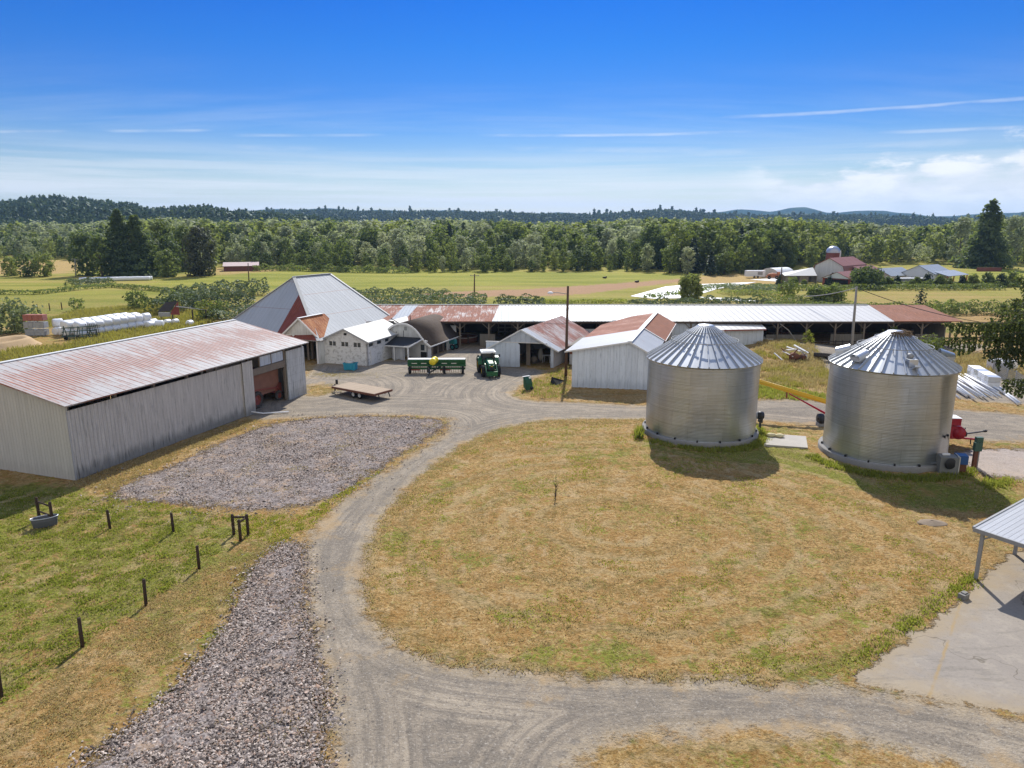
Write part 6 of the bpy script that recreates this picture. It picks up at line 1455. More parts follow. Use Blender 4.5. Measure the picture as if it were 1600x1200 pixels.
# ------------------------------------------------------------------ auger, red mill, pads, fan
t = thing('grain_auger', 'long yellow grain auger on red struts, reaching from behind the right bin', 'auger', (26, 60, 0))
a0, a1 = AY(1172, 592, 62.5), AY(1330, 640, 58.5)
b = MB(); b.tube([a0, a1], .19, 14); b.build('tube', M['yellow_paint'], t)
b = MB(); b.tube([a0 + V3((0, -.05, .19)), a1 + V3((0, -.05, .19))], .05, 6); 
for k in (.05, .35, .65, .95): q = a0.lerp(a1, k); b.lathe([(.20, -.06), (.23, 0), (.20, .06)], q, 14, 'X')
b.build('tube_band', M['yellow_paint'], t)
q0, q1 = a0.lerp(a1, .38), a0.lerp(a1, .40)
b = MB(); b.bar(q0, q0 + V3((0, 0, -.7)), .12)
b.build('hanger', M['faded_red'], t)
for dy in (-.25, .25):
    b = MB(); b.bar(q1 + V3((.1, dy, -.3)), AY(1330, 668 + dy * 6, 58.2 + dy), .09); b.build('strut', M['red_paint'], t)
b = MB(); b.bar(G(1318, 676, .1), AY(1318, 655, 57.6), .1); b.bar(G(1326, 668, .1), AY(1322, 652, 59), .1); b.build('leg', M['red_paint'], t)
for s in (0, 1): 
    q = G(1322 - 6 * s, 672 - 6 * s, .38); b = MB(); b.lathe([(.2, -.1), (.38, -.1), (.4, 0), (.38, .1), (.2, .1), (.2, -.1)], q, 16, 'X'); b.build('wheel', M['tyre'], t)
tt = thing('bin_blower', 'small black blower fan at the left side of the right bin', 'fan', G(1281, 665))
o_ = G(1281, 665); b = MB(); b.lathe([(.1, -.2), (.45, -.2), (.48, 0), (.45, .2), (.1, .2)], o_ + V3((0, 0, .6)), 18, 'X'); b.build('fan_housing', M['black_metal'], tt)
b = MB(); b.box(o_ + V3((.1, 0, .15)), (.7, .6, .3)); b.build('stand', M['galv_dull'], tt)
# red mill trailer right of the right bin
p = G(1490, 694); t = thing('grinder_mixer', 'bright red feed grinder on a drawbar, poking out behind the right bin', 'farm machine', p, R(-6))
b = MB(); b.box((-2.0, 0, 1.75), (1.8, 1.3, 1.5)); b.box((-.55, 0, 1.95), (1.2, 1.15, .55)); b.lathe([(.01, -.55), (.5, -.52), (.55, 0), (.5, .52), (.01, .55)], (.05, 0, 1.05), 20, 'Y'); b.box((-.5, 0, 1.1), (1.3, 1.0, 1.0)); local(t, b, 'hopper', 'red_paint')
b = MB(); b.slab([(-1.05, -.6, 2.28), (.1, -.55, 2.26), (.1, .55, 2.26), (-1.05, .6, 2.28)], .05); local(t, b, 'hopper_lid', 'white_plastic')
b = MB(); b.box((-1.0, -.63, 1.62), (.5, .03, .3)); local(t, b, 'panel_plate', 'white_plastic')
b = MB(); b.bar((-3, -.4, .62), (.3, -.1, .55), .12, .14); b.bar((-3, .4, .62), (.3, .1, .55), .12, .14); b.bar((.2, 0, .55), (2.1, 0, .42), .12, .12); local(t, b, 'drawbar', 'red_paint')
b = MB(); b.bar((.6, 0, .85), (2.3, .3, 1.05), .09); b.blob((2.35, .3, 1.06), (.18, .12, .12), 2, .2, 1); b.bar((1.2, 0, .55), (1.25, 0, .05), .07); b.bar((.7, .15, .85), (.75, .1, 1.35), .05); b.lathe([(.02, -.1), (.2, -.1), (.22, .1), (.02, .1)], (.7, 0, .85), 12, 'X'); local(t, b, 'drive_shaft', 'black_metal')
for s in (-.75, .75): wheel(t, 'wheel', (-1.8, s, .42), .42, .25, 'tyre', 'red_paint', 0, 'Y')
# concrete pad with two stones
c4 = [G(1194, 697), G(1262, 702), G(1259, 684), G(1202, 680)]
MB().slab([c + V3((0, 0, .14)) for c in c4], .3).build('concrete_pad', M['concrete'])
tag(bpy.data.objects['concrete_pad'], 'square pale concrete pad in the grass between the two bins', 'concrete pad')
for k, (px, py) in enumerate([(1205, 682), (1218, 683)]):
    tag(MB().blob(G(px, py, .14) + V3((0, 0, .13)), (.38, .27, .17), k + 3, .22).build('yellow_stone', M['yellow_stone']), ('left one of two pale yellow blocks on the concrete pad', 'right one of two pale yellow blocks on the concrete pad')[k], 'block')
# fan and unload chute at the right bin
o_ = G(1477, 738); t = thing('bin_heater_fan', 'grey fan housing with a blue control box at the foot of the right bin', 'bin fan', o_)
b = MB(); b.box(o_ + V3((.05, 0, .62)), (1.15, .9, 1.2), -.25); b.build('fan_housing', M['fan_grey'], t)
b = MB(); b.lathe([(.01, -.02), (.38, -.02), (.40, 0), (.3, .03), (.01, .03)], o_ + V3((-.05, -.5, .8)), 18, 'Y'); b.build('fan_grille', M['black_metal'], t)
b = MB(); b.box(o_ + V3((.62, -.16, .66)), (.06, .95, 1.28), -.25); b.build('yellow_edge', M['pale_sacks'], t)
b = MB(); b.box(o_ + V3((1.0, .05, .98)), (.7, .7, .62), -.25); b.build('control_box', M['blue_box'], t)
b = MB(); b.box(o_ + V3((1.0, .05, .34)), (.6, .6, .66), -.25); b.build('control_stand', M['rusty_iron'], t)
b = MB(); b.box(o_ + V3((-.05, .1, 1.30)), (.5, .12, .12)); b.build('label_plate', M['white_plastic'], t)
o2 = G(1460, 731); b = MB(); b.slab([o2 + V3((-.9, .5, .72)), o2 + V3((-.55, -.55, .55)), o2 + V3((.7, -.5, .5)), o2 + V3((.6, .7, .85))], .06); b.box(o2 + V3((.1, 0, .3)), (1.0, .7, .4), -.3); tag(b.build('unload_chute', M['galv']), 'flat sheet metal transition duct between the right bin and its fan', 'duct')
# electric pedestal
o_ = G(1521, 731); t = thing('electric_pedestal', 'green electrical boxes on a post standing at the pale gravel', 'meter post', o_)
b = MB(); b.box(o_ + V3((0, 0, .75)), (.26, .2, 1.5)); b.build('post', M['rusty_iron'], t)
b = MB(); b.tube([o_ + V3((.22, 0, 0)), o_ + V3((.22, 0, 1.4))], .06); b.build('conduit', M['galv_dull'], t)
b = MB(); b.box(o_ + V3((0, -.1, 1.62)), (.5, .3, .62)); b.box(o_ + V3((.06, -.05, 2.08)), (.46, .28, .46)); b.build('box', M['green_box'], t)
b = MB(); b.lathe([(.01, .05), (.12, .03), (.13, 0)], o_ + V3((.04, -.22, 1.9)), 14, 'Y'); b.build('meter', M['galv'], t)
# ------------------------------------------------------------------ carport at the right edge
z0 = 2.68
A = G(1521, 824, z0); B = G(1700, 726, z0 + .0); 
dv = (B - A).normalized(); ev = V3((dv.y, -dv.x, 0)); 
C_ = A + ev * 7.0 + V3((0, 0, -.15)); D_ = A + dv * 9.5 + ev * 7.0 + V3((0, 0, -.15)); B = A + dv * 9.5
t = thing('carport', 'metal-roofed carport on steel posts at the right edge', 'carport', (A.x + 4, A.y + 2, 0))
MB().slab([A, C_, D_, B], .05).build('roof', M['carport_roof'], t)
b = MB(); b.bar(A + V3((0, 0, -.1)), C_ + V3((0, 0, -.1)), .08, .2); b.bar(A + V3((0, 0, -.03)), B + V3((0, 0, -.03)), .10, .14); b.bar(D_ + V3((0, 0, -.1)), C_ + V3((0, 0, -.1)), .08, .2); b.build('roof_frame', M['galv_dull'], t)
for q in (A + ev * .35 + dv * .25, A + dv * 4.9 + ev * .35, A + dv * 9.2 + ev * .35, A + ev * 6.6 + dv * .25, A + ev * 6.6 + dv * 4.9, A + ev * 6.6 + dv * 9.2):
    b = MB(); b.box((q.x, q.y, 1.28), (.15, .15, 2.56), math.atan2(dv.y, dv.x)); b.build('post', M['galv_dull'], t)
    b = MB(); b.bar((q.x, q.y, 2.1), (q.x + ev.x * .5, q.y + ev.y * .5, 2.5), .07); b.build('brace', M['galv_dull'], t)
tag(MB().box(G(1505, 935) + V3((0, 0, .13)), (.42, .3, .24), .5).box(G(1505, 935) + V3((.05, .05, .27)), (.26, .2, .06), .5).build('concrete_block', M['concrete_dark']), 'small dark concrete block on the edge of the concrete apron', 'block')
# ------------------------------------------------------------------ paddock: posts, corner brace, trough
def fpost(label, px, py, h=1.3, name='fence_post', group='wooden posts of the paddock fence', r=.075):
    q = G(px, py); b = MB(); rn = random.Random(px); lean = V3((rn.uniform(-.04, .04), rn.uniform(-.04, .04), 0))
    b.tube([q - V3((0, 0, .2)), q + lean * .5 + V3((0, 0, h * .5)), q + lean + V3((0, 0, h - .02)), q + lean + V3((0, 0, h))], [r, r, r * .97, r * .7], 9)
    o = b.build(name, M['post_wood']); tag(o, label, 'fence post', group); return q
fpost('dark wooden post at the very left edge, nearest of the fence posts', 2, 1090)
fpost('dark wooden post second nearest in the slanting fence line', 129, 1010)
fpost('dark wooden post third nearest in the slanting fence line', 228, 944, 1.25)
fpost('dark wooden post nearest to the braced fence corner in the slanting line', 311, 888, 1.25)
fpost('lone dark post in the back fence line, next to the water trough', 172, 826, 1.15)
fpost('lone dark post in the back fence line, next to the braced corner', 271, 831, 1.15)
qs = [G(365.5, 836), G(376, 845), G(388, 836)]
t = thing('corner_brace', 'braced fence corner of three dark posts with cross rails', 'fence corner', qs[1])
for q in qs: MB().tube([q - V3((0, 0, .2)), q + V3((0, 0, 1.2)), q + V3((0, 0, 1.25))], [.085, .085, .06], 9).build('post', M['post_wood'], t)
for a_, b_ in ((qs[0], qs[2]), (qs[1], qs[2])): MB().tube([a_ + V3((0, 0, 1.08)), b_ + V3((0, 0, 1.08))], .06, 7).build('rail', M['post_wood'], t)
t = thing('stock_trough', 'oval grey metal stock tank in the paddock', 'trough', G(71, 822))
o_ = G(71, 822); b = MB()
def oval(rx, ry, z): return [o_ + V3((math.cos(2 * math.pi * k / 28) * rx * .95 + .25 * math.sin(2 * math.pi * k / 28) * ry, math.sin(2 * math.pi * k / 28) * ry + .35 * math.cos(2 * math.pi * k / 28) * rx, z)) for k in range(28)]
rows = [oval(.55, .32, .02), oval(.58, .35, .3), oval(.62, .38, .54), oval(.57, .33, .54), oval(.52, .30, .27)]
for r0, r1 in zip(rows, rows[1:]):
    for k in range(28): b.face([r0[k], r0[(k + 1) % 28], r1[(k + 1) % 28], r1[k]], True)
b.build('tank', M['trough_metal'], t)
b = MB(); b.face(rows[4]); b.build('water', M['glass_dark'], t)
b = MB(); b.tube(oval(.63, .39, .55) + oval(.63, .39, .55)[:1], .025, 6, False); b.build('rim', M['galv'], t)
t = thing('post_frame', 'pair of dark posts with two rails standing at the stock tank', 'fence frame', G(62, 815))
qa, qb = G(62, 812), G(83, 820)
for q in (qa, qb): MB().tube([q - V3((0, 0, .2)), q + V3((0, 0, 1.38)), q + V3((0, 0, 1.42))], [.085, .085, .05], 9).build('post', M['post_wood'], t)
for z in (1.15, .55): MB().tube([qa + V3((0, 0, z)), qb + V3((0, 0, z))], .055, 7).build('rail', M['post_wood'], t)
def wires(label, a, b_): 
    t = thing('fence_wire', label, 'wire', a)
    for z in (.35, .7, 1.05): MB().bar(a + V3((0, 0, z)), b_ + V3((0, 0, z)), .006).build('strand', M['wire'], t)
wires('thin wire strands along the slanting paddock fence', G(2, 1090), G(376, 845)); wires('thin wire strands along the back paddock fence', G(83, 820), G(365.5, 836))

# ------------------------------------------------------------------ wrapped bales
def bale_mesh(r, L, seed):
    rnd = random.Random(seed); b = MB(); prof = [(.01, -L / 2 - .03), (r * .6, -L / 2 - .04), (r * .88, -L / 2), (r * .97, -L * .42), (r, -L * .2), (r * .985, 0), (r, L * .2), (r * .97, L * .42), (r * .88, L / 2), (r * .6, L / 2 + .04), (.01, L / 2 + .03)]
    b.lathe(prof, (0, 0, r * .94), 20, 'X')
    b.v = [(x * 1.0, y * (1 + .03 * math.sin(x * 3 + seed)), max(.0, z * (.96 + .04 * math.sin(y * 2 + seed)) )) for x, y, z in b.v]
    o = b.build('bale', M['bale_wrap']); me = o.data; bpy.data.objects.remove(o); return me
BALES = [bale_mesh(.66, 1.35, k) for k in range(4)]
def bale(loc, rz, label, group, k, s=1.0):
    o = bpy.data.objects.new('wrapped_bale', BALES[k % 4]); COL.objects.link(o); o.location = loc; o.rotation_euler = (0, 0, rz); o.scale = (s, s, s); tag(o, label, 'bale', group)
pile_a, pile_b = G(128, 527), G(256, 507); dd = (pile_b - pile_a); LL = dd.length; dd.normalize(); nn = V3((-dd.y, dd.x, 0)); rzb = math.atan2(dd.y, dd.x)
k = 0
for lay_ in range(2):
    for row in range(4):
        n_ = int(LL / 1.45) - row % 2 - lay_
        for i in range(n_):
            q = pile_a + dd * (1.45 * i + .7 * (row % 2) + .2 * lay_ + random.uniform(-.08, .08)) + nn * (1.36 * row + .12 * lay_) + V3((0, 0, 1.12 * lay_))
            bale(q, rzb + random.uniform(-.06, .06), 'white wrapped bale in the long heap behind the machine shed', 'white wrapped bales in the long heap', k); k += 1
for (px, py, z, lb) in [(92, 523, 0, 'white wrapped bale at the bottom left of the small heap beside the crates'), (99, 523, 0, 'white wrapped bale lying bottom right in the small heap beside the crates'), (92.5, 522, 1.2, 'single white bale on top of the small heap beside the crates'), (112, 522, 0, 'white bale half behind the green harrow, next to the small heap'),
                        (236, 513, 0, 'white round bale lying loose in front of the long heap, left one'), (249, 512, 0, 'white round bale lying loose in front of the long heap, right one')]:
    bale(G(px, py) + V3((0, 0, z)), random.uniform(0, 1.5), lb, None, k); k += 1
for j, (px, py) in enumerate([(262, 508), (274, 507), (297, 509)]):
    bale(G(px, py), rzb + .1 * j, ('slumped white bale right of the long heap, nearest to it', 'slumped white bale beyond the shed ridge, middle of three', 'small white bale showing behind the shed ridge')[j], None, k, .8); k += 1
fa, fb = G(128, 440), G(231, 438)
for row in range(2):
    for i in range(21):
        q = fa.lerp(fb, i / 20) + V3((0, 1.5 * row, 0)); bale(q, math.atan2(fb.y - fa.y, fb.x - fa.x), 'white wrapped bale in the long far row under the dark trees', 'far row of white bales', k, .95)
        k += 1
# crate stack, harrow, sand bowl, chute at the far left
o_ = G(59, 524)
for j, (dx, dz, mt, lb) in enumerate([(0, 0, 'crate_grey', 'grey slatted crate at the bottom left of the old crate stack'), (1.6, 0, 'crate_grey', 'grey crate at the bottom right of the old crate stack'), (-.05, 1.15, 'crate_grey', 'grey crate in the middle layer, left, of the old crate stack'), (1.65, 1.15, 'crate_grey', 'grey crate in the middle layer, right, of the old crate stack'), (0, 2.3, 'crate_red', 'reddish crate at the top left of the old crate stack'), (1.6, 2.3, 'crate_red', 'reddish crate at the top right of the old crate stack')]):
    b = MB(); c_ = o_ + V3((dx - .8, 0, dz + .52)); b.box(c_, (1.4, 1.2, .9), .05)
    for s in (-.6, 0, .6): b.box(c_ + V3((s, -.63, 0)), (.12, .07, 1.0), .05)
    for s in (-.32, .1, .42): b.box(c_ + V3((0, -.62, s)), (1.46, .05, .1), .05)
    tag(b.build('wooden_crate', M[mt]), lb, 'crate')
o_ = G(125, 530); t = thing('field_harrow', 'tangle of dark green folding harrow frames parked before the bales', 'harrow', o_)
b = MB(); rn = random.Random(3)
for k in range(11):
    x = -2.4 + k * .48; b.bar(o_ + V3((x, rn.uniform(-.4, .4), .4)), o_ + V3((x + rn.uniform(-.2, .4), rn.uniform(-.3, .6), rn.uniform(1.2, 2.2))), .1)
for z in (.5, 1.1, 1.7): b.bar(o_ + V3((-2.5, -.2, z)), o_ + V3((2.6, .2, z + .3)), .12)
b.bar(o_ + V3((-2.3, -.8, .5)), o_ + V3((2.4, -.8, .5)), .14); b.build('frame', M['dark_green_frame'], t)
b = MB()
for k in range(7): x = 1.4 + k * .28; b.bar(o_ + V3((x, 0, .3)), o_ + V3((x - .55, .5, 2.3)), .06); b.bar(o_ + V3((1.2, .1 + .05 * k, .5 + k * .27)), o_ + V3((3.1, .1 + .05 * k, .4 + k * .27)), .05)
b.build('folded_wing', M['dark_frame'], t)
for x in (-1.6, .2): MB().lathe([(.2, -.12), (.36, -.12), (.38, 0), (.36, .12), (.2, .12), (.2, -.12)], o_ + V3((x, -.8, .38)), 16, 'X').build('wheel', M['tyre'], t)
def heap(name, label, cat, c, rx, ry, h, mat, seed, bowl=0.0):
    n, mrow = 40, 14; V = []
    for j in range(mrow + 1):
        r = j / mrow
        for i in range(n):
            a = 2 * math.pi * i / n; wob = 1 + .14 * mnoise.noise(Vector((math.cos(a) * 1.3, math.sin(a) * 1.3, seed)))
            z = h * (math.exp(-((r - .62) / .2) ** 2) if bowl else (1 - r) ** .9 * (1 + .3 * mnoise.noise(Vector((r * 3, a, seed))))) + (h * .25 * (1 - r) if bowl else 0)
            V.append((c.x + math.cos(a) * rx * r * wob, c.y + math.sin(a) * ry * r * wob, c.z + (z if j < mrow else -.15)))
    V = np.array(V); ii, jj = np.meshgrid(np.arange(n), np.arange(mrow)); a0 = (jj * n + ii).ravel(); a1 = (jj * n + (ii + 1) % n).ravel()
    o = np_mesh(name, V, np.stack([a0, a1, a1 + n, a0 + n], 1), M[mat], None, True)
    return tag(o, label, cat)
heap('sand_heap', 'ring-shaped pale sand heap at the far left behind the shed', 'sand heap', G(8, 543), 3.6, 6.0, 1.1, 'sand', 2, 1.0)
heap('sand_heap', 'darker sand lying inside the pale sand ring', 'sand heap', G(4, 543) + V3((0, 0, .12)), 2.2, 3.6, .6, 'sand_dark', 5)
heap('soil_heap', 'small bare earth mound on the grass below the right bin shadow', 'soil', G(1457, 817), .9, .55, .16, 'sand_dark', 6)
o_ = G(262, 502); t = thing('loading_chute', 'old rusty loading chute with a tilted lid among the brambles', 'chute', o_)
b = MB(); b.slab([o_ + V3((-1.6, 0, 1.7)), o_ + V3((.6, 0, 1.9)), o_ + V3((1.5, 1.2, 3.5)), o_ + V3((-.6, 1.2, 3.3))], .12); b.build('tilted_lid', M['dark_frame'], t)
b = MB(); b.box(o_ + V3((-.5, .1, 1.2)), (2.0, .3, .7)); b.build('pale_front', M['galv_dull'], t)
b = MB(); b.slab([o_ + V3((.6, .1, 1.2)), o_ + V3((.7, .2, 1.7)), o_ + V3((1.6, 1.2, 3.4)), o_ + V3((1.7, 1.2, 1.0))], .1); b.build('red_side', M['faded_red'], t)
b = MB(); b.bar(o_ + V3((1.5, .6, 2.6)), o_ + V3((7.0, .8, 1.9)), .14); b.build('long_rail', M['galv_dull'], t)
for x in (-1.3, .8, 4.4, 6.8): MB().box(o_ + V3((x, .4, .8 if x < 1 else 1.0)), (.18, .18, 1.6 if x < 1 else 2.0)).build('leg', M['dark_frame'], t)
for j, px in enumerate((59, 78, 97)): fpost('thin short post at the edge of the far mown field, ' + ('left of three', 'middle of three', 'right of three')[j], px, 487 - j * 1.5, 1.5, 'field_post', 'short posts at the mown field', .1)
# ------------------------------------------------------------------ junk on the bank between the bins
B0 = on_ground(G(1243, 568)); t = thing('old_machine', 'heap of rusty old machinery with pale planks on top, on the grass bank', 'scrap machine', B0)
b = MB(); rn = random.Random(11)
for k in range(14): q = B0 + V3((rn.uniform(-1, 1), rn.uniform(-.5, .6), rn.uniform(.2, .8))); b.bar(q, q + V3((rn.uniform(-.9, .9), rn.uniform(-.4, .4), rn.uniform(-.3, .9))), .12)
b.blob(B0 + V3((-.2, 0, .5)), (.7, .45, .5), 3, .4); b.blob(B0 + V3((.8, .1, .45)), (.4, .4, .4), 4, .4); b.build('engine_block', M['rusty_iron'], t)
b = MB(); b.lathe([(.3, -.05), (.36, 0), (.3, .05)], B0 + V3((.75, -.5, .5)), 16, 'Y'); b.lathe([(.55, -.06), (.6, 0), (.55, .06)], B0 + V3((1.3, .3, .6)), 18, 'Y'); b.build('wheel', M['dark_frame'], t)
for k, (a_, c_, w_) in enumerate([((-2.6, .5, .9), (-1.9, -.5, .2), .16), ((-1.5, .7, 1.1), (-.5, -.4, .6), .16), ((-.7, 1.5, 1.5), (.7, .6, 1.1), .35), ((.3, 1.7, 1.7), (1.7, .5, .9), .45), ((.7, 1.2, 1.3), (1.5, .3, .5), .18), ((-.9, .8, 1.2), (.3, 1.1, 1.3), .5)]):
    tag(MB().bar(B0 + V3(a_), B0 + V3(c_), w_, .1).build('pale_plank', M['white_trim' if k != 5 else 'pale_sacks']), ('short white board leaning left of the rusty machine', 'pinkish white board propped against the rusty machine', 'wide white board lying across the top of the rusty machine', 'widest white panel at the back right of the rusty machine', 'narrow white board at the right of the rusty machine', 'cream panel in the middle on top of the rusty machine')[k], 'board')
q = on_ground(G(1285, 566), .12); b = MB(); b.lathe([(.55, -.26), (.98, -.26), (1.07, -.16), (1.09, 0), (1.07, .16), (.98, .26), (.55, .26), (.55, -.26)], (0, 0, 0), 30, 'Z')
for k in range(26): a_ = 2 * math.pi * k / 26; b.box((1.08 * math.cos(a_), 1.08 * math.sin(a_), 0), (.06, .1, .46), a_)
o = b.build('big_farm_tyre_ring', M['tyre_dusty']); o.location = q + V3((0, 0, .33)); o.rotation_euler = (R(-9), R(5), 0); tag(o, 'big ribbed tractor tyre lying flat on the dry grass bank', 'tyre')
q = on_ground(G(1196, 541)); tag(MB().slab([q + V3((-.9, .5, .5)), q + V3((.3, -.5, .4)), q + V3((1.2, -.1, .42)), q + V3((0, .9, .55))], .22).build('flat_sheet', M['white_plastic']), 'flat white panel lying on the grass bank', 'panel')
q = on_ground(G(1199, 522)); b = MB(); b.tube([q + V3((-1.3, 0, .75)), q + V3((1.2, .3, 1.15))], .28, 12); tag(b.build('drain_culvert', M['galv_dull']), 'grey corrugated pipe lying on the bank by the white annex', 'pipe')
q = on_ground(G(1216, 531)); t = thing('rusty_rake', 'spindly rusty hay rake on the crest of the bank', 'hay rake', q); b = MB()
for k in range(9): b.bar(q + V3((-1.2 + k * .3, .2, .9 + .05 * (k % 3))), q + V3((-1.3 + k * .36, -.3, .1)), .05)
b.bar(q + V3((-1.4, .2, .8)), q + V3((1.6, .3, 1.0)), .1); b.bar(q + V3((-.3, .5, 1.3)), q + V3((1.4, -.4, .5)), .12); b.bar(q + V3((0, .4, 1.2)), q + V3((2.2, .9, 1.9)), .1); b.build('frame', M['rusty_iron'], t)
for s in (-1.1, 1.2): MB().lathe([(.4, -.03), (.45, 0), (.4, .03)], q + V3((s, .3, .45)), 16, 'Y').build('wheel', M['rusty_iron'], t)
# ------------------------------------------------------------------ pipes, white crates, chain fence at the right
rn = random.Random(8)
for k in range(16):
    px0, py0 = 1452 + k * 4.2 + rn.uniform(-2, 2), 583 + rn.uniform(-4, 4) + (k % 3) * 1.5; px1, py1 = 1502 + k * 4.6 + rn.uniform(-3, 3), 621 + rn.uniform(-5, 4) - k * .35
    lay_ = .12 + .2 * (k % 2)
    tag(MB().tube([G(px0, py0, lay_), G(px1, py1, lay_)], .10, 8).build('white_pipe', M['white_plastic']), 'white plastic pipe in the loose bundle right of the right bin', 'pipe', 'bundle of white pipes')
tag(MB().tube([G(1555, 600, .12), G(1594, 630, .12)], .13, 8).tube([G(1551, 601, .12), G(1590, 631, .12)], .10, 8).build('white_pipe', M['white_plastic']), 'pair of long white pipes lying apart by the mesh fence', 'pipe')
c0, c1 = G(1521, 590), G(1549, 607); dd = (c1 - c0); dl = dd.length; dd.normalize(); rz_ = math.atan2(dd.y, dd.x)
for k in range(6):
    for lay_ in range(2):
        q = c0 + dd * (dl * k / 5); b = MB(); c_ = q + V3((0, 0, .14 + .30 + lay_ * .60)); hx = dl / 5 * .46
        b.box(c_, (hx * 1.9, 1.1, .52), rz_)
        for z in (-.25, -.08, .09, .26): b.box(c_ + V3((0, 0, z)), (hx * 2.0, 1.18, .05), rz_)
        tag(b.build('white_crate', M['white_plastic' if (k + lay_) % 3 else 'galv']), 'white slatted crate in the double stack beside the pipes', 'crate', 'white crates in the double stack')
tag(MB().box((c0 + c1) / 2 + V3((0, 0, .07)), (dl * 1.25, 1.0, .13), rz_).build('crate_pallet', M['blue_box']), 'dark blue skid under the white crates', 'skid')
t = thing('mesh_fence', 'grey chain-link fence panels behind the white pipes', 'fence', G(1570, 595))
pts = [G(1551, 582), G(1572, 598), G(1585, 603), G(1599, 613)]
for q in pts: MB().tube([q, q + V3((0, 0, 1.7))], .05, 7).build('post', M['galv_dull'], t)
for a_, b_ in zip(pts, pts[1:]):
    b = MB(); L = (b_ - a_).length; n_ = int(L / .16)
    for k in range(n_ + 1): q = a_.lerp(b_, k / n_); b.bar(q + V3((0, 0, .05)), q + V3((0, 0, 1.65)), .022)
    for z in np.arange(.1, 1.7, .2): b.bar(a_ + V3((0, 0, z)), b_ + V3((0, 0, z)), .022)
    b.build('mesh_panel', M['galv_dull'], t)
for k, (px, py) in enumerate([(1543, 532), (1552, 575), (1578, 577), (1566, 574)]):
    tag(MB().box(G(px, py) + V3((0, 0, .5)), (1.3 if k else 2.4, .9, .9), .3).box(G(px, py) + V3((0, 0, 1.0)), (1.1 if k else 2.0, .7, .2), .3).build('white_box', M['galv' if not k else 'white_plastic']), ('pale blue box seen through the hanging spruce branches', 'white box behind the mesh fence, left one', 'white box behind the mesh fence, right one', 'white box behind the mesh fence, middle one')[k], 'box')
# ------------------------------------------------------------------ far farmsteads
def gabled(name, label, cat, c, w, l, ze, zp, rz, roof, wallm, ends=None, door=None):
    """ridge along local y; c = base centre"""
    t = thing(name, label, cat, c, rz); b = MB(); h = l / 2
    def L(b_, nm, mt): return b_.build(nm, M[mt], t, world=False)
    b = MB(); b.slab([(w / 2 + .4, -h - .3, ze - .1), (w / 2 + .4, h + .3, ze - .1), (0, h + .3, zp), (0, -h - .3, zp)], .12); L(b, 'roof', roof)
    b = MB(); b.slab([(-w / 2 - .4, h + .3, ze - .1), (-w / 2 - .4, -h - .3, ze - .1), (-.004, -h - .3, zp), (-.004, h + .3, zp)], .12); L(b, 'roof', roof)
    b = MB()
    for y, s in ((-h, 1), (h, -1)): wall_poly(b, [(-w / 2, y, 0), (w / 2, y, 0), (w / 2, y, ze), (0, y, zp - .12), (-w / 2, y, ze)], .15, (0, s, 0))
    for x, s in ((-w / 2, 1), (w / 2, -1)): wall(b, (x, -h + .15, 0), (x, h - .15, 0), 0, ze - .02, .15, (s, 0, 0))
    L(b, 'wall', wallm); return t
# red gambrel barn
c = G(1293, 441); rz = R(-50)
t = thing('gambrel_barn', 'large white-fronted gambrel barn with brick red roof on the far farmstead', 'barn', c, rz)
pr = [(-5.3, 2.2), (-4.3, 5.0), (0, 7.2), (4.3, 5.0), (5.3, 2.2)]; l0, l1 = 0, 15
for k in range(4):
    (a, z0), (b_, z1) = pr[k], pr[k + 1]; b = MB(); e = .003 * k
    P = [(a, l0 - .3, z0 + e), (b_, l0 - .3, z1 + e), (b_, l1, z1 + e), (a, l1, z0 + e)]
    b.slab([P[1], P[2], P[3], P[0]] if k < 2 else [P[3], P[0], P[1], P[2]], .14); b.build('roof', M['far_red_roof'], t, world=False)
gw = [(5.1, l0, 2.2), (4.15, l0, 4.9), (0, l0, 7.05), (-4.15, l0, 4.9), (-5.1, l0, 2.2)]
b = MB(); wall_poly(b, [(-5.1, l0, 0), (5.1, l0, 0)] + gw, .2, (0, 1, 0)); b.build('front_wall', M['white_board'], t, world=False)
b = MB(); wall(b, (5.1, l0 + .2, 0), (5.1, l1 - .2, 0), 0, 2.2, .2, (-1, 0, 0)); wall(b, (-5.1, l1 - .2, 0), (-5.1, l0 + .2, 0), 0, 2.2, .2, (1, 0, 0)); wall_poly(b, [(5.1, l1, 0), (-5.1, l1, 0)] + [(-x, l1, z) for x, y, z in gw], .2, (0, -1, 0)); b.build('wall', M['faded_red'], t, world=False)
MB().box((2.2, l0 - .05, 1.5), (2.2, .2, 2.8)).build('door', M['dark_void'], t, world=False)
b = MB(); b.slab([(11.6, 4.5, 2.0), (11.6, 17, 2.0), (5.0, 17, 4.7), (5.0, 4.5, 4.7)], .14); b.build('side_roof', M['far_red_roof'], t, world=False)
b = MB(); wall_poly(b, [(5.3, 4.8, 0), (11.2, 4.8, 0), (11.2, 4.8, 2.0), (5.3, 4.8, 4.4)], .15, (0, 1, 0)); wall(b, (11.2, 5, 0), (11.2, 16.6, 0), 0, 1.9, .15, (-1, 0, 0)); b.build('side_wall', M['far_white'], t, world=False)
MB().box((8.4, 11, 3.5), (.9, .9, .5)).build('roof_vent', M['faded_red'], t, world=False)
t = gabled('red_roofed_porch', 'small brick red roofed porch building in front of the gambrel barn', 'shed', G(1318, 446), 8.0, 9, 2.2, 4.0, R(-50), 'far_red_roof', 'faded_red')
MB().box((0, -4.62, 1.0), (6.5, .1, 1.8)).build('opening', M['dark_void'], t, world=False)  # solid panel, the shade of the open front put into its dark colour
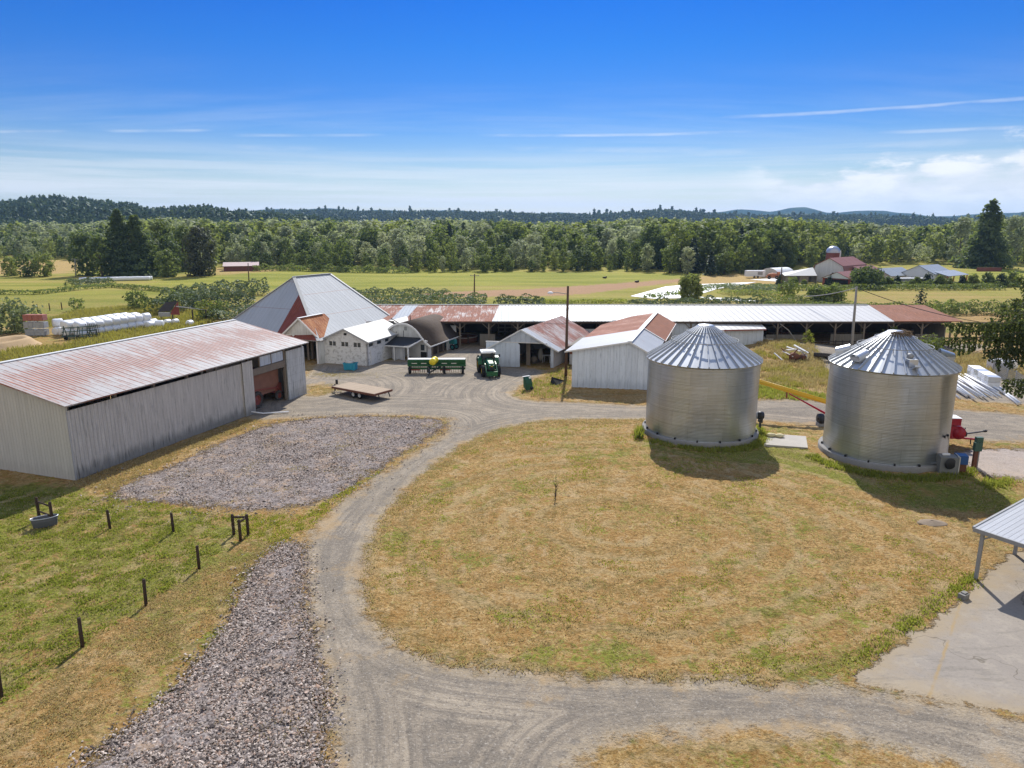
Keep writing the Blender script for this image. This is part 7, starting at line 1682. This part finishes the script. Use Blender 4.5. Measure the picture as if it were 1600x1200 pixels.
b = MB(); wall_poly(b, [(-3.95, -4.68, 2.2), (3.95, -4.68, 2.2), (0, -4.68, 3.85)], .1, (0, 1, 0)); b.build('gable_board', M['far_white'], t, world=False)
t = thing('domed_silo', 'brick silo with a domed metal cap behind the red gambrel barn', 'silo', G(1297.5, 436))
b = MB(); b.lathe([(1.95, 0), (1.95, 8.3)], (0, 0, 0), 32); b.build('shaft', M['brick_red'], t, world=False)
b = MB(); b.lathe([(2.1, 8.2)] + [(2.1 * math.cos(a), 8.4 + 1.9 * math.sin(a)) for a in np.linspace(0, 1.5, 9)] + [(.01, 10.3)], (0, 0, 0), 32); b.build('dome', M['dome_metal'], t, world=False)
b = MB(); b.box((2.2, 0, 4.4), (.5, .5, 8.8)); b.build('chute', M['far_white'], t, world=False)
t = thing('monoslope_shed', 'grey open-fronted shed with one sloping roof on the far farmstead', 'shed', G(1249, 441), R(-6))
b = MB(); b.slab([(-5.2, -3, 2.1), (4.0, -3, 2.2), (4.6, 3.5, 4.2), (-4.6, 3.5, 2.5)], .15); b.build('roof', M['galv_dull'], t, world=False)
b = MB(); wall(b, (-4.8, -2.6, 0), (-2, -2.6, 0), 0, 2.0, .15, (0, 1, 0)); wall(b, (-.8, -2.6, 0), (1.8, -2.6, 0), 0, 2.0, .15, (0, 1, 0)); wall(b, (-4.6, 3.2, 0), (4.2, 3.2, 0), 0, 2.3, .15, (0, -1, 0)); wall_poly(b, [(4.2, -2.5, 0), (4.4, 3.3, 0), (4.4, 3.3, 4.0), (4.2, -2.5, 2.1)], .15, (-1, 0, 0)); b.build('wall', M['weathered_wood'], t, world=False)
t = thing('hoop_greenhouse', 'white plastic hoop greenhouse with a round end on the far farmstead', 'greenhouse', G(1213, 433), R(-55))
b = MB(); prf = [(3.8 * math.cos(a), 3.1 * math.sin(a)) for a in np.linspace(0, math.pi, 15)]
for (x0, z0), (x1, z1) in zip(prf, prf[1:]): b.face([(x0, -4, z0), (x1, -4, z1), (x1, 5, z1), (x0, 5, z0)], True)
b.build('plastic_cover', M['tarp_white'], t, world=False)
b = MB(); b.face([(x, -4.02, z) for x, z in prf]); b.build('end_wall', M['pale_sacks'], t, world=False)
b = MB(); b.face([(x, 5.02, z) for x, z in prf]); b.build('end_wall', M['tarp_white'], t, world=False)
tt = thing('hay_wagon', 'orange-brown farm machine in front of the hoop greenhouse', 'farm machine', G(1206, 436)); b = MB(); b.box((0, 0, .8), (3.6, 1.4, .4)); b.blob((0, 0, 1.3), (1.7, .8, .6), 4, .5, 2); b.box((2.0, 0, 1.3), (.7, 1.0, 1.9)); b.build('body', M['orange_mach'], tt, world=False)
for x in (-1.2, 1.2): MB().lathe([(.2, -.15), (.5, -.15), (.55, 0), (.5, .15), (.2, .15)], (x, -.9, .55), 14, 'Y').build('wheel', M['tyre'], tt, world=False)
tt = thing('camper_trailer', 'white camper trailer left of the hoop greenhouse', 'camper', G(1179, 434), R(3)); b = MB(); b.box((0, 0, 1.4), (6.0, 2.2, 1.9)); b.face([(-3.0, -1.1, .5), (-3.5, -1.0, 1.0), (-3.4, -1.0, 2.0), (-3.0, -1.1, 2.35)]); b.build('body', M['far_white'], tt, world=False)
MB().box((1.3, -1.12, 1.5), (1.6, .05, 1.0)).build('window', M['galv_dull'], tt, world=False)
for x in (-.5, .6): MB().lathe([(.1, -.1), (.36, -.1), (.36, .1), (.1, .1)], (x, -1.05, .36), 14, 'Y').build('wheel', M['tyre'], tt, world=False)
# pale working yard before that farm
for k, (pts, nm) in enumerate([([(1172, 437), (1240, 433.5), (1262, 436), (1255, 441), (1215, 440)], 'yard_sheet')]):
    o = MB().face([G(*p) + V3((0, 0, .05)) for p in pts]).build('pale_yard', M['far_beige' if k else 'tarp_white']); o['kind'] = 'structure'
for k, (px, py) in enumerate([(1240, 438), (1262, 437.5), (1284, 437), (1290, 435)]):
    tag(MB().blob(G(px, py) + V3((0, 0, .7)), (1.6, 1.0, .9), k, .3).build('covered_heap', M['far_white' if k != 0 else 'galv_dull']), ('grey covered heap at the pale far yard', 'pale heap in front of the open-fronted far shed', 'white heap between the far shed and gambrel barn', 'white covered heap at the foot of the gambrel barn')[k], 'heap')
gabled('grey_roofed_house', 'low house with hipped-looking grey roof right of the red barn', 'house', G(1388, 441), 8, 12, 2.4, 4.3, R(-58), 'long_grey', 'far_beige')
t = thing('long_box_trailer', 'long low grey-green container behind the shrub row', 'container', G(1424, 446), R(2)); MB().box((0, 0, 1.0), (9, 2.2, 2.0)).build('box', M['galv_dull'], t, world=False); MB().box((0, 0, 2.06), (9.2, 2.3, .1)).build('lid', M['far_white'], t, world=False)
t = thing('pickup_canopy', 'white vehicle with a dark window parked beside the white farmhouse', 'vehicle', G(1405, 440)); MB().box((0, 0, 1.1), (5, 2, 1.3)).build('body', M['far_white'], t, world=False); MB().box((.2, 0, 2.0), (3.4, 1.8, .7)).build('cab', M['glass_dark'], t, world=False); MB().box((.2, 0, 2.4), (3.6, 1.9, .1)).build('roof', M['far_white'], t, world=False)
c = G(1447, 442); rz = R(-55)
t = gabled('white_farmhouse', 'white farmhouse with blue-grey metal roof and a covered veranda', 'house', c, 9, 11, 3.1, 5.3, rz, 'far_blue_roof', 'far_white')
b = MB(); b.slab([(7.8, -4.2, 2.6), (7.8, 8.5, 2.6), (3.4, 8.5, 3.7), (3.4, -4.2, 3.7)], .12); b.build('veranda_roof', M['far_blue_roof'], t, world=False)
for y in (-4, 0, 4, 8.2): MB().box((7.4, y, 1.3), (.25, .25, 2.6)).build('veranda_post', M['orange_mach'], t, world=False)
for x in (-1.4, .6): MB().box((x, -5.56, 1.3), (.7, .1, 1.2)).build('window', M['glass_dark'], t, world=False)
for y in (-3, 0, 3): MB().box((4.56, y, 1.3), (.1, 1.0, 1.2)).build('window', M['glass_dark'], t, world=False)
gabled('pink_roofed_barn', 'low far shed with a pinkish roof at the left edge of the wood', 'barn', G(378, 422.5), 9, 12, 2.0, 3.1, R(-72), 'pinkish_roof', 'brick_red')
tag(MB().box(G(1545, 424) + V3((0, 0, .7)), (9, .4, 1.4)).build('far_fence_wall', M['brick_red']), 'low brownish wall at the far field right of the farmhouse', 'wall')
# white mulched strips
for pts in ([(985, 463), (1040, 448), (1075, 445), (1182, 441), (1120, 452), (1075, 466), (1020, 467)], [(1090, 464), (1150, 467), (1186, 471), (1120, 470)]):
    o = MB().face([G(*p) + V3((0, 0, .08)) for p in pts]).build('mulched_field', M['mulch']); o['kind'] = 'structure'
rng = np.random.default_rng(77); P = []
for k in range(260):
    u, v = rng.uniform(), rng.uniform(); px = 1005 + u * 120; py = 464 - u * 14 + v * 6 - 2; q = G(px, py); P.append((q.x, q.y, .35))
P = np.array(P); V = leaf_quads(P, .32, rng, .1); o = np_mesh('row_crop', V, np.arange(len(V)).reshape(-1, 4), M['leaf_dark'], {'tint': ('FACE', rng.uniform(0, 1, len(P)))}); o['kind'] = 'stuff'; o['label'] = 'small dark plants dotted over the white mulched strips'; o['category'] = 'crop'
for k, (px, py) in enumerate([(945, 435), (995, 441.5)]): tag(MB().blob(G(px, py) + V3((0, 0, .3)), (.75, .35, .3), k, .3).box(G(px, py) + V3((.45, 0, .45)), (.4, .3, .4)).build('feed_trough', M['dark_frame']), ('tiny dark trough far out in the green field', 'tiny dark trough at the edge of the reddish field')[k], 'trough')
tag(MB().blob(G(862, 454) + V3((0, 0, .3)), (1.3, .6, .4), 1, .2).build('white_float', M['white_plastic']), 'x', 'x') if False else None
# ------------------------------------------------------------------ weeping spruce at the right edge
def spruce():
    rng = np.random.default_rng(12); base = V3((38.3, 47.0, 0))
    t = thing('weeping_spruce', 'tall weeping spruce with long hanging branchlets reaching in from the right edge', 'tree', base)
    b = MB(); b.tube([(0, 0, -.2), (.1, 0, 5), (0, .1, 10), (0, 0, 18.8)], [.38, .3, .18, .04], 10); b.build('trunk', M['bark'], t, world=False)
    P = []; O = []; T = []; Z = []; bb = MB()
    boughs = []
    for z in np.arange(1.2, 18.6, .42):
        L = (1.2 if z < 6 else 2.0) if z < 10.4 else 5.4 * max(.03, 1 - (z - 10.4) / 8.4) ** .8 + .2
        for k in range(10): boughs.append((z + rng.uniform(-.2, .2), L * rng.uniform(.7, 1.08), 2 * math.pi * (k + rng.uniform(-.3, .3)) / 10 + z * 1.3, 0))
    for px, py, a in ((1496, 512, 2.98), (1520, 508, 3.2), (1486, 535, 3.0), (1530, 548, 3.2), (1548, 520, 3.3), (1570, 598, 3.05)):
        tip = AY(px, py, 47.0); boughs.append((tip.z + .1, 38.3 - tip.x, a, 1))
    for z, l, a, hang in boughs:
        pts = []
        for j in range(9):
            f = j / 8; pts.append(V3((math.cos(a) * l * f, math.sin(a) * l * f, z + .02 * l * math.sin(f * 3) * hang - (.14 * l * f - .10 * l * f * f) * (.1 if hang else 1) - rng.uniform(0, .03))))
        bb.tube(pts, [.06 * (1 - .8 * j / 8) * (l / 4) ** .3 for j in range(9)], 4, False)
        if hang:
            s = .8
            while s < l:
                f = s / l * 8; j = min(7, int(f)); c = pts[j].lerp(pts[j + 1], f - j); dl = rng.uniform(.75, 1.55) * min(1, (l - s) / 1.2 + .3); n = int(dl / .045)
                for q in range(n):
                    w_ = .075 * (1 - .6 * q / n)
                    for r_ in range(3): P.append((c.x + rng.normal(0, w_), c.y + rng.normal(0, w_ * 1.5), c.z - q * .045)); O.append((0, -1, .1)); T.append(rng.uniform(0, .9)); Z.append(.08)
                for q in range(5): P.append((c.x + rng.normal(0, .1), c.y + rng.normal(0, .12), c.z + rng.normal(0, .03))); O.append((0, 0, 1)); T.append(rng.uniform(.3, 1)); Z.append(.07)
                s += rng.uniform(.15, .34)
            continue
        for j in range(1, 9):
            c = pts[j]
            for m_ in range(8):
                side = rng.uniform(-.35, .35); o_ = c.lerp(pts[j - 1], rng.uniform(0, 1)) + V3((-math.sin(a) * side, math.cos(a) * side, 0)); dl = rng.uniform(.25, .7); n = int(dl / .09)
                for q in range(n): P.append((o_.x + rng.normal(0, .035), o_.y + rng.normal(0, .035), o_.z - q * .09)); O.append((math.cos(a), math.sin(a), .2)); T.append(rng.uniform(0, 1) * .5 + .5 * (1 - q / n)); Z.append(.1)
            for m_ in range(6): P.append((c.x + rng.normal(0, .2), c.y + rng.normal(0, .2), c.z + rng.normal(0, .06))); O.append((0, 0, 1)); T.append(rng.uniform(.4, 1)); Z.append(.11)
    bb.build('branches', M['bark'], t, world=False)
    V = leaf_quads(np.array(P), np.array(Z), rng, .0, np.array(O)); np_mesh('foliage', V, np.arange(len(V)).reshape(-1, 4), M['hanging'], {'tint': ('FACE', np.array(T))}, parent=t)
spruce()
# ------------------------------------------------------------------ grass that stands up
def blades(name, label, pts, h, w, mat, seed, per=7, spread=.16):
    rng = np.random.default_rng(seed); P = np.repeat(np.array(pts, dtype=float), per, 0); n = len(P)
    P[:, :2] += rng.normal(0, spread, (n, 2)); a = rng.uniform(0, 6.28, n); hh = h * rng.uniform(.45, 1.2, n); ln = rng.uniform(.1, .6, n) * hh; ww = w * rng.uniform(.6, 1.3, n)
    d = np.stack([np.cos(a), np.sin(a), np.zeros(n)], 1); s = np.stack([-np.sin(a), np.cos(a), np.zeros(n)], 1); z = np.array([0, 0, 1.0])
    V = np.stack([P - s * ww[:, None], P + s * ww[:, None], P + d * ln[:, None] + z * hh[:, None] + s * (ww * .3)[:, None], P + d * ln[:, None] + z * hh[:, None] - s * (ww * .3)[:, None]], 1).reshape(-1, 3)
    o = np_mesh(name, V, np.arange(len(V)).reshape(-1, 4), M[mat], {'tint': ('FACE', rng.uniform(0, 1, n))}); o['kind'] = 'stuff'; o['label'] = label; o['category'] = 'grass'
def in_poly(P, n, seed, keep=None):
    rng = np.random.default_rng(seed); lo, hi = P.min(0), P.max(0); out = []
    while len(out) < n:
        q = rng.uniform(lo, hi, (4000, 2)); m = sdf(q[:, 0], q[:, 1], P, 1.0) > 0; q = q[m]
        if keep is not None: q = q[keep(q[:, 0], q[:, 1])]
        out += list(q)
        if len(m) and not m.any(): break
    q = np.array(out[:n]); return np.stack([q[:, 0], q[:, 1], mound(q[:, 0], q[:, 1])], 1)
def off_road(x, y): return (sdf(x, y, road_out, 3.) < -.25) & (sdf(x, y, pad, 3.) < -.1) & (sdf(x, y, strip, 3.) < -.1) & (sdf(x, y, apron, 3.) < -.1) & (sdf(x, y, pale_gravel, 3.) < -.1) & (np.hypot(x - BL[0], y - BL[1]) > 4.8) & (np.hypot(x - BR[0], y - BR[1]) > 5.3)
def patchy(x, y, sc=.5, th=.05, s=0): return off_road(x, y) & (np.array([mnoise.noise(Vector((a * sc, b * sc, s))) for a, b in zip(x, y)]) > th)
LAWN = poly([(640, 700), (770, 675), (1000, 662), (1290, 700), (1480, 735), (1600, 775), (1560, 880), (1330, 1060), (1000, 1058), (700, 1034), (590, 980), (575, 880), (600, 810)])
PADDOCK = poly([(-60, 800), (0, 765), (150, 775), (380, 810), (372, 845), (300, 895), (200, 965), (100, 1035), (-60, 1140)])
blades('lawn_grass', 'short dry grass standing over the round lawn', in_poly(LAWN, 9000, 1, lambda x, y: patchy(x, y, .45, -.15, 3)), .05, .03, 'dry_grass', 2, 5, .14)
blades('lawn_grass', 'greener tufts scattered through the round lawn', in_poly(LAWN, 2600, 3, lambda x, y: patchy(x, y, .3, .22, 9)), .06, .035, 'weed', 4, 6, .13)
blades('paddock_grass', 'lush green tufts over the paddock', in_poly(PADDOCK, 3600, 5, lambda x, y: patchy(x, y, 1.3, .02, 5)), .09, .04, 'weed', 6, 6, .15)
blades('paddock_grass', 'dry stalks between the green tufts of the paddock', in_poly(PADDOCK, 3000, 7, off_road), .07, .025, 'dry_grass', 8, 5, .16)
SLOPE = poly([(380, 850), (440, 845), (350, 960), (60, 1200), (-100, 1200), (0, 1120), (230, 945)])
blades('verge_grass', 'dry mown verge between the fence and the gravel strip', in_poly(SLOPE, 3800, 9, off_road), .05, .03, 'dry_grass', 10, 5, .15)
EDGEG = poly([(150, 768), (330, 805), (470, 806), (560, 755), (650, 705), (668, 716), (560, 790), (470, 832), (440, 850), (370, 840), (380, 808), (250, 798)])
blades('verge_grass', 'green verge between the crushed rock pad and the driveway bend', in_poly(EDGEG, 1000, 11, off_road), .09, .03, 'weed', 12, 6, .14)
SHEDV = poly([(110, 755), (390, 655), (425, 650), (300, 705), (170, 770)])
blades('verge_grass', 'dry strip of grass along the foot of the machine shed', in_poly(SHEDV, 1500, 13, off_road), .14, .024, 'dry_grass', 14, 6, .14)
def ringpts(c, r0, r1, n, seed, a0, a1):
    rng = np.random.default_rng(seed); a = rng.uniform(a0, a1, n); r = rng.uniform(r0, r1, n); return np.stack([c[0] + np.cos(a) * r, c[1] + np.sin(a) * r, np.zeros(n)], 1)
blades('weed_fringe', 'green weeds around the foot of the left bin', ringpts(BL, 4.75, 5.7, 420, 15, -2.6, .5), .24, .035, 'weed', 16, 7, .12)
blades('weed_fringe', 'green weeds around the foot of the right bin', ringpts(BR, 5.25, 6.3, 420, 17, -3.0, -.7), .24, .035, 'weed', 18, 7, .12)
blades('weed_fringe', 'pale green weed clump left of the left bin', [tuple(G(998 + random.uniform(-5, 5), 682 + random.uniform(-4, 4))) for _ in range(26)], .75, .04, 'weed', 19, 9, .12)
blades('weed_fringe', 'low green weeds beside the pale gravel under the meter post', [tuple(G(1555 + random.gauss(0, 16), 757 + random.gauss(0, 5))) for _ in range(110)], .25, .035, 'weed', 20, 7, .12)
blades('weed_fringe', 'green weeds at the foot of the carport post and apron edge', [tuple(G(1515 - 170 * u + random.gauss(0, 7), 905 + 120 * u + random.gauss(0, 6))) for u in [random.random() ** 1.5 for _ in range(200)]], .13, .03, 'weed', 21, 7, .12)
BANK = poly([(1180, 605), (1180, 545), (1212, 522), (1262, 546), (1300, 585), (1300, 614), (1240, 604)])
blades('bank_grass', 'tall golden dry grass on the bank between the bins', in_poly(BANK, 2600, 22, lambda x, y: patchy(x, y, .5, -.2, 7)), .38, .035, 'dry_grass', 23, 6, .2)
blades('bank_grass', 'olive green grass mixed into the bank', in_poly(BANK, 1300, 24, lambda x, y: patchy(x, y, .35, .12, 4)), .36, .04, 'yellow_grass', 25, 6, .2)
STR = poly([(1178, 622), (1180, 596), (1240, 608), (1290, 618), (1290, 628)]); blades('bank_grass', 'green fringe at the foot of the bank by the gravel track', in_poly(STR, 500, 26), .3, .035, 'weed', 27, 7, .15)
ISLE = poly([(808, 612), (840, 592), (890, 570), (892, 606), (884, 622), (845, 622)]); blades('verge_grass', 'dry grass patch around the brown pole and bucket', in_poly(ISLE, 900, 28), .11, .03, 'dry_grass', 29, 6, .18); blades('verge_grass', 'green tufts on the grass patch by the bucket', in_poly(ISLE, 160, 30), .25, .035, 'weed', 31, 7, .15)
RV = poly([(1300, 580), (1420, 560), (1500, 548), (1600, 570), (1600, 600), (1530, 580), (1480, 600), (1400, 605)]); blades('bank_grass', 'dry grass around the pipe yard behind the right bin', in_poly(RV, 1400, 32), .5, .04, 'dry_grass', 33, 7, .22)
LF = poly([(-40, 570), (0, 548), (100, 540), (200, 505), (330, 485), (330, 505), (150, 545), (0, 590)]); blades('field_edge_grass', 'tall yellowish grass along the back of the machine shed', in_poly(LF, 2200, 34), .6, .06, 'yellow_grass', 35, 7, .3)
LF2 = poly([(60, 505), (120, 488), (250, 476), (330, 472), (330, 486), (250, 492), (80, 512)]); blades('field_edge_grass', 'rank golden grass between the mown field and the bales', in_poly(LF2, 2600, 36), .7, .08, 'yellow_grass', 37, 7, .4)
STRAW1 = chaikin(poly([(480,604),(500,598),(530,602),(512,616),(482,622)]), 1); STRAW2 = chaikin(poly([(492,585),(510,575),(560,582),(610,582),(575,592),(520,594)]), 1)
for k, (P_, lb) in enumerate(((STRAW1, 'straw litter beside the sliding panel of the machine shed'), (STRAW2, 'straw litter along the ground before the block building'))):
    n_ = 260; c_ = P_.mean(0); q = np.random.default_rng(60 + k).normal(0, 1, (n_, 2)) * np.array([(1.5, 1.3), (3.2, .8)][k]) + c_; q = np.concatenate([q, np.zeros((n_, 1))], 1); blades('straw_litter', lb, q, .04, .07, 'dry_grass', 62 + k, 6, .2)
def stones(name, label, n, seed, polys, spread=.35):
    """loose crushed rock: individual chips, thinning out past the edge of the bed"""
    rng = np.random.default_rng(seed); out = []
    for P_, m_ in polys:
        lo, hi = P_.min(0) - spread * 3, P_.max(0) + spread * 3; k = 0
        lo = np.maximum(lo, [-60, 19]); 
        while k < m_:
            q = rng.uniform(lo, hi, (6000, 2)); d = sdf(q[:, 0], q[:, 1], P_, 4.); keep = (d > 0) | (rng.uniform(size=len(q)) < np.exp(np.minimum(d, 0) / spread) * .6)
            keep &= np.array([mnoise.noise(Vector((a * .45, b * .45, 2.0))) > -.12 + .3 * rng.uniform() for a, b in q]) | (rng.uniform(size=len(q)) < .3)
            q = q[keep][:m_ - k]; out.append(q); k += len(q)
    C = np.concatenate(out); n = len(C)
    base = np.array([(1, 0, 0), (0, 1, 0), (-1, 0, 0), (0, -1, 0), (0, 0, 1.0), (0, 0, -.5)]); F_ = np.array([(0, 1, 4), (1, 2, 4), (2, 3, 4), (3, 0, 4), (1, 0, 5), (2, 1, 5), (3, 2, 5), (0, 3, 5)])
    s = rng.uniform(.026, .062, n) * np.where(rng.uniform(size=n) < .08, 1.5, 1); V = base[None] * (1 + rng.normal(0, .28, (n, 6, 1))) * s[:, None, None] * np.array([1, 1, .55]) * rng.uniform(.65, 1.2, (n, 1, 3))
    a = rng.uniform(0, 6.28, n); c, si = np.cos(a)[:, None], np.sin(a)[:, None]; x, y = V[..., 0] * c - V[..., 1] * si, V[..., 0] * si + V[..., 1] * c
    V = np.stack([x + C[:, :1], y + C[:, 1:], V[..., 2] + .05 + s[:, None] * .3 + V[..., 0] * rng.normal(0, .4, (n, 1))], 2)
    Fq = (F_[None] + (np.arange(n) * 6)[:, None, None]).reshape(-1, 3)
    o = np_mesh(name, V.reshape(-1, 3), Fq, M['crushed_stone'], {'tint': ('FACE', np.repeat(rng.uniform(0, 1, n), 8))}); o['kind'] = 'stuff'; o['label'] = label; o['category'] = 'gravel'
stones('loose_gravel', 'loose crushed rock spread over the pad beside the machine shed', 0, 91, [(pad, 19000)], .75)
stones('loose_gravel', 'loose crushed rock of the strip between the driveway and the fence slope', 0, 92, [(strip, 22000)], .28)
def bedpatch(x, y): return np.array([mnoise.noise(Vector((a * .5, b * .5, 6.0))) for a, b in zip(x, y)]) > .16
blades('verge_grass', 'dry grass patches growing through the crushed rock pad', in_poly(pad, 900, 44, bedpatch), .09, .03, 'dry_grass', 45, 7, .2)
blades('verge_grass', 'a few dry weeds growing through the rock strip', in_poly(np.maximum(strip, [-60, 19]), 160, 46, bedpatch), .09, .03, 'dry_grass', 47, 8, .2)
ROADEDGE = poly([(566, 912), (572, 860), (600, 802), (650, 748), (710, 702), (770, 672), (835, 658), (900, 655), (1010, 655), (1010, 662), (900, 664), (840, 668), (778, 684), (722, 714), (664, 758), (612, 812), (586, 866), (580, 912), (590, 955), (624, 998), (690, 1026), (800, 1042), (950, 1050), (1240, 1062), (1240, 1070), (950, 1058), (800, 1050), (680, 1034), (610, 1004), (575, 958)])
blades('verge_grass', 'ragged dry fringe along the inner edge of the driveway', in_poly(ROADEDGE, 1500, 38), .09, .03, 'dry_grass', 39, 6, .16)
haze()
print('objects', len(bpy.data.objects), 'faces', sum(len(m.polygons) for m in bpy.data.meshes))
